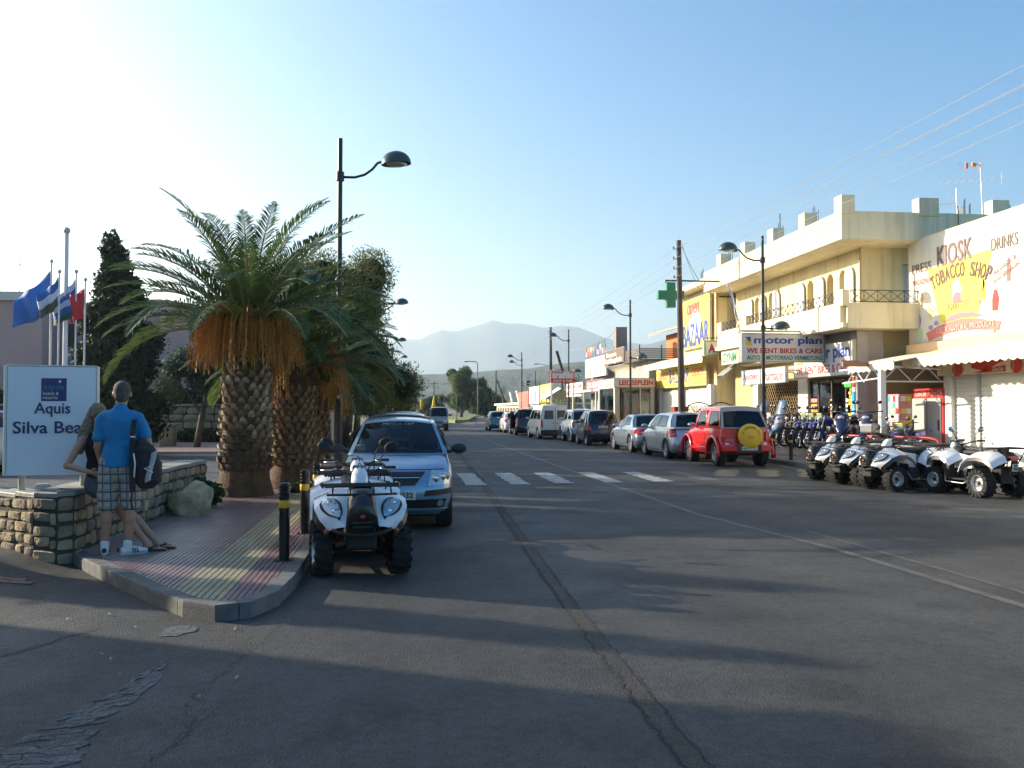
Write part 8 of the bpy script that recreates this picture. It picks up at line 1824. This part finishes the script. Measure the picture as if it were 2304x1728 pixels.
for a_ in (an1, an2):
    s_ = ob('sandal', M().prism([(a_.x+.07+.135*cos(t), a_.y-.012+.042*sin(t)*(1+.2*cos(t))) for t in [2*pi*k/18 for k in range(18)]], -.0, .018), mt('sandal rubber', (.02, .018, .017), .7), wm)
    ob('strap', M().tube([(a_.x+.02, a_.y-.055, .02), (a_.x+.08, a_.y-.035, .05), (a_.x+.15, a_.y-.015, .035), (a_.x+.08, a_.y+.025, .055), (a_.x+.02, a_.y+.03, .02)], .008, 6), MC['sandal rubber'], s_, smooth=True)
cm = thing('camera_pouch', 'small black camera held in the hands of the woman', 'camera', (-2.95, 9.74, .93)); ob('pouch', M().obox((.02, 0, 0), (.1, .06, .07), .4), BLK, cm, bevel=.012); ob('lens', M().lathe([(0, -.04), (.024, -.04), (.026, 0)], 14, (.03, -.02, 0), 'Y'), CHR, cm); ob('wrist_cord', M().tube([(-.04, 0, .0), (-.07, .0, -.04), (-.05, 0, -.06)], .004, 5), BLK, cm)
# aerials on the roof of the cream building
ALU = mt('aluminium', (.5, .45, .48), .4, .6)
a = thing('roof_aerial', 'tall rooftop television aerial with an orange element on the cream building', 'aerial', (17.7, 27, 7.5), world=True)
ob('mast', M().cyl((17.7, 27, 7.0), (17.6, 27, 10.3), .03, n=8), ALU, a)
m = M().cyl((15.1, 27, 9.1), (18.9, 27, 9.45), .015, n=5)
for k in range(9): x = 15.2+k*.45; m.cyl((x, 26.8, 9.1+.092*(x-15.1)), (x, 27.2, 9.1+.092*(x-15.1)), .008, n=4)
m.cyl((18.9, 27, 9.1), (18.9, 27, 9.8), .008, n=4); ob('yagi_boom', m, ALU, a)
m = M()
for dz2, l in ((.1, 1.6), (-.05, 1.5), (-.2, 1.4)): m.cyl((17.6, 27, 10.15), (17.6-l, 27, 10.05+dz2), .01, n=4)
for a1 in (.9, 2.2, -1.0, -2.0): m.cyl((17.6, 27, 10.2), (17.6-.45*abs(cos(a1)), 27, 10.2+.6*sin(a1)), .012, n=4)
ob('uhf_element', m, mt('pink rod', (.6, .35, .35), .5), a); ob('element_block', M().obox((17.2, 27, 10.12), (.24, .1, .2), ry=.1), ORNG, a); ob('element_block', M().box(16.68, 16.8, 26.95, 27.05, 9.9, 10.2), mt('red block', (.6, .15, .1), .5), a); a.scale = (.56, .6, .6); a.location = (18.5, 27, 7.9)
a = thing('roof_aerial', 'short rooftop aerial with a small white dish left of the tall one', 'aerial', (16.4, 27.2, 7.5), world=True)
ob('mast', M().cyl((16.35, 27.2, 7.0), (16.3, 27.2, 8.9), .022, n=6), ALU, a); ob('boom', M().cyl((15.3, 27.2, 8.1), (16.3, 27.2, 8.25), .012, n=4).cyl((16.0, 27, 8.45), (16.2, 27.3, 8.0), .012, n=4).cyl((16.2, 27, 8.0), (16.0, 27.3, 8.5), .012, n=4), ALU, a)
ob('dish', M().merge(M().ball((0, 0, 0), (.16, .05, .24), 16, 10), Matrix.Translation((16.45, 27.1, 7.85)) @ Matrix.Rotation(.3, 4, 'Y')), WHITE, a, smooth=True); a.scale = (.7, .7, .7); a.location = (17.8, 27.2, 7.75)
a = thing('roof_rod', 'thin upright rod above the parapet behind the upper lamp arm', 'rod', (14.5, 33, 7.5), world=True); ob('rod', M().cyl((14.5, 33.5, 7.0), (14.5, 33.5, 9.2), .02, n=5), IRON, a)
a = thing('roof_rod', 'dark short rod rising in front of the shaded parapet beside the billboard', 'rod', (15.6, 24, 6.7), world=True); ob('rod', M().cyl((15.7, 24, 6.5), (15.68, 24, 7.4), .02, n=5), IRON, a)
hzm = bpy.data.materials.new('haze'); hzm.use_nodes = True; t = hzm.node_tree; t.nodes.clear()
pv = t.nodes.new('ShaderNodeVolumePrincipled'); ou = t.nodes.new('ShaderNodeOutputMaterial')
pv.inputs['Color'].default_value = (.74, .88, 1, 1); pv.inputs['Density'].default_value = .00021; pv.inputs['Anisotropy'].default_value = .55
t.links.new(pv.outputs[0], ou.inputs['Volume'])
o = ob('haze', HZ, hzm); o['kind'] = 'stuff'
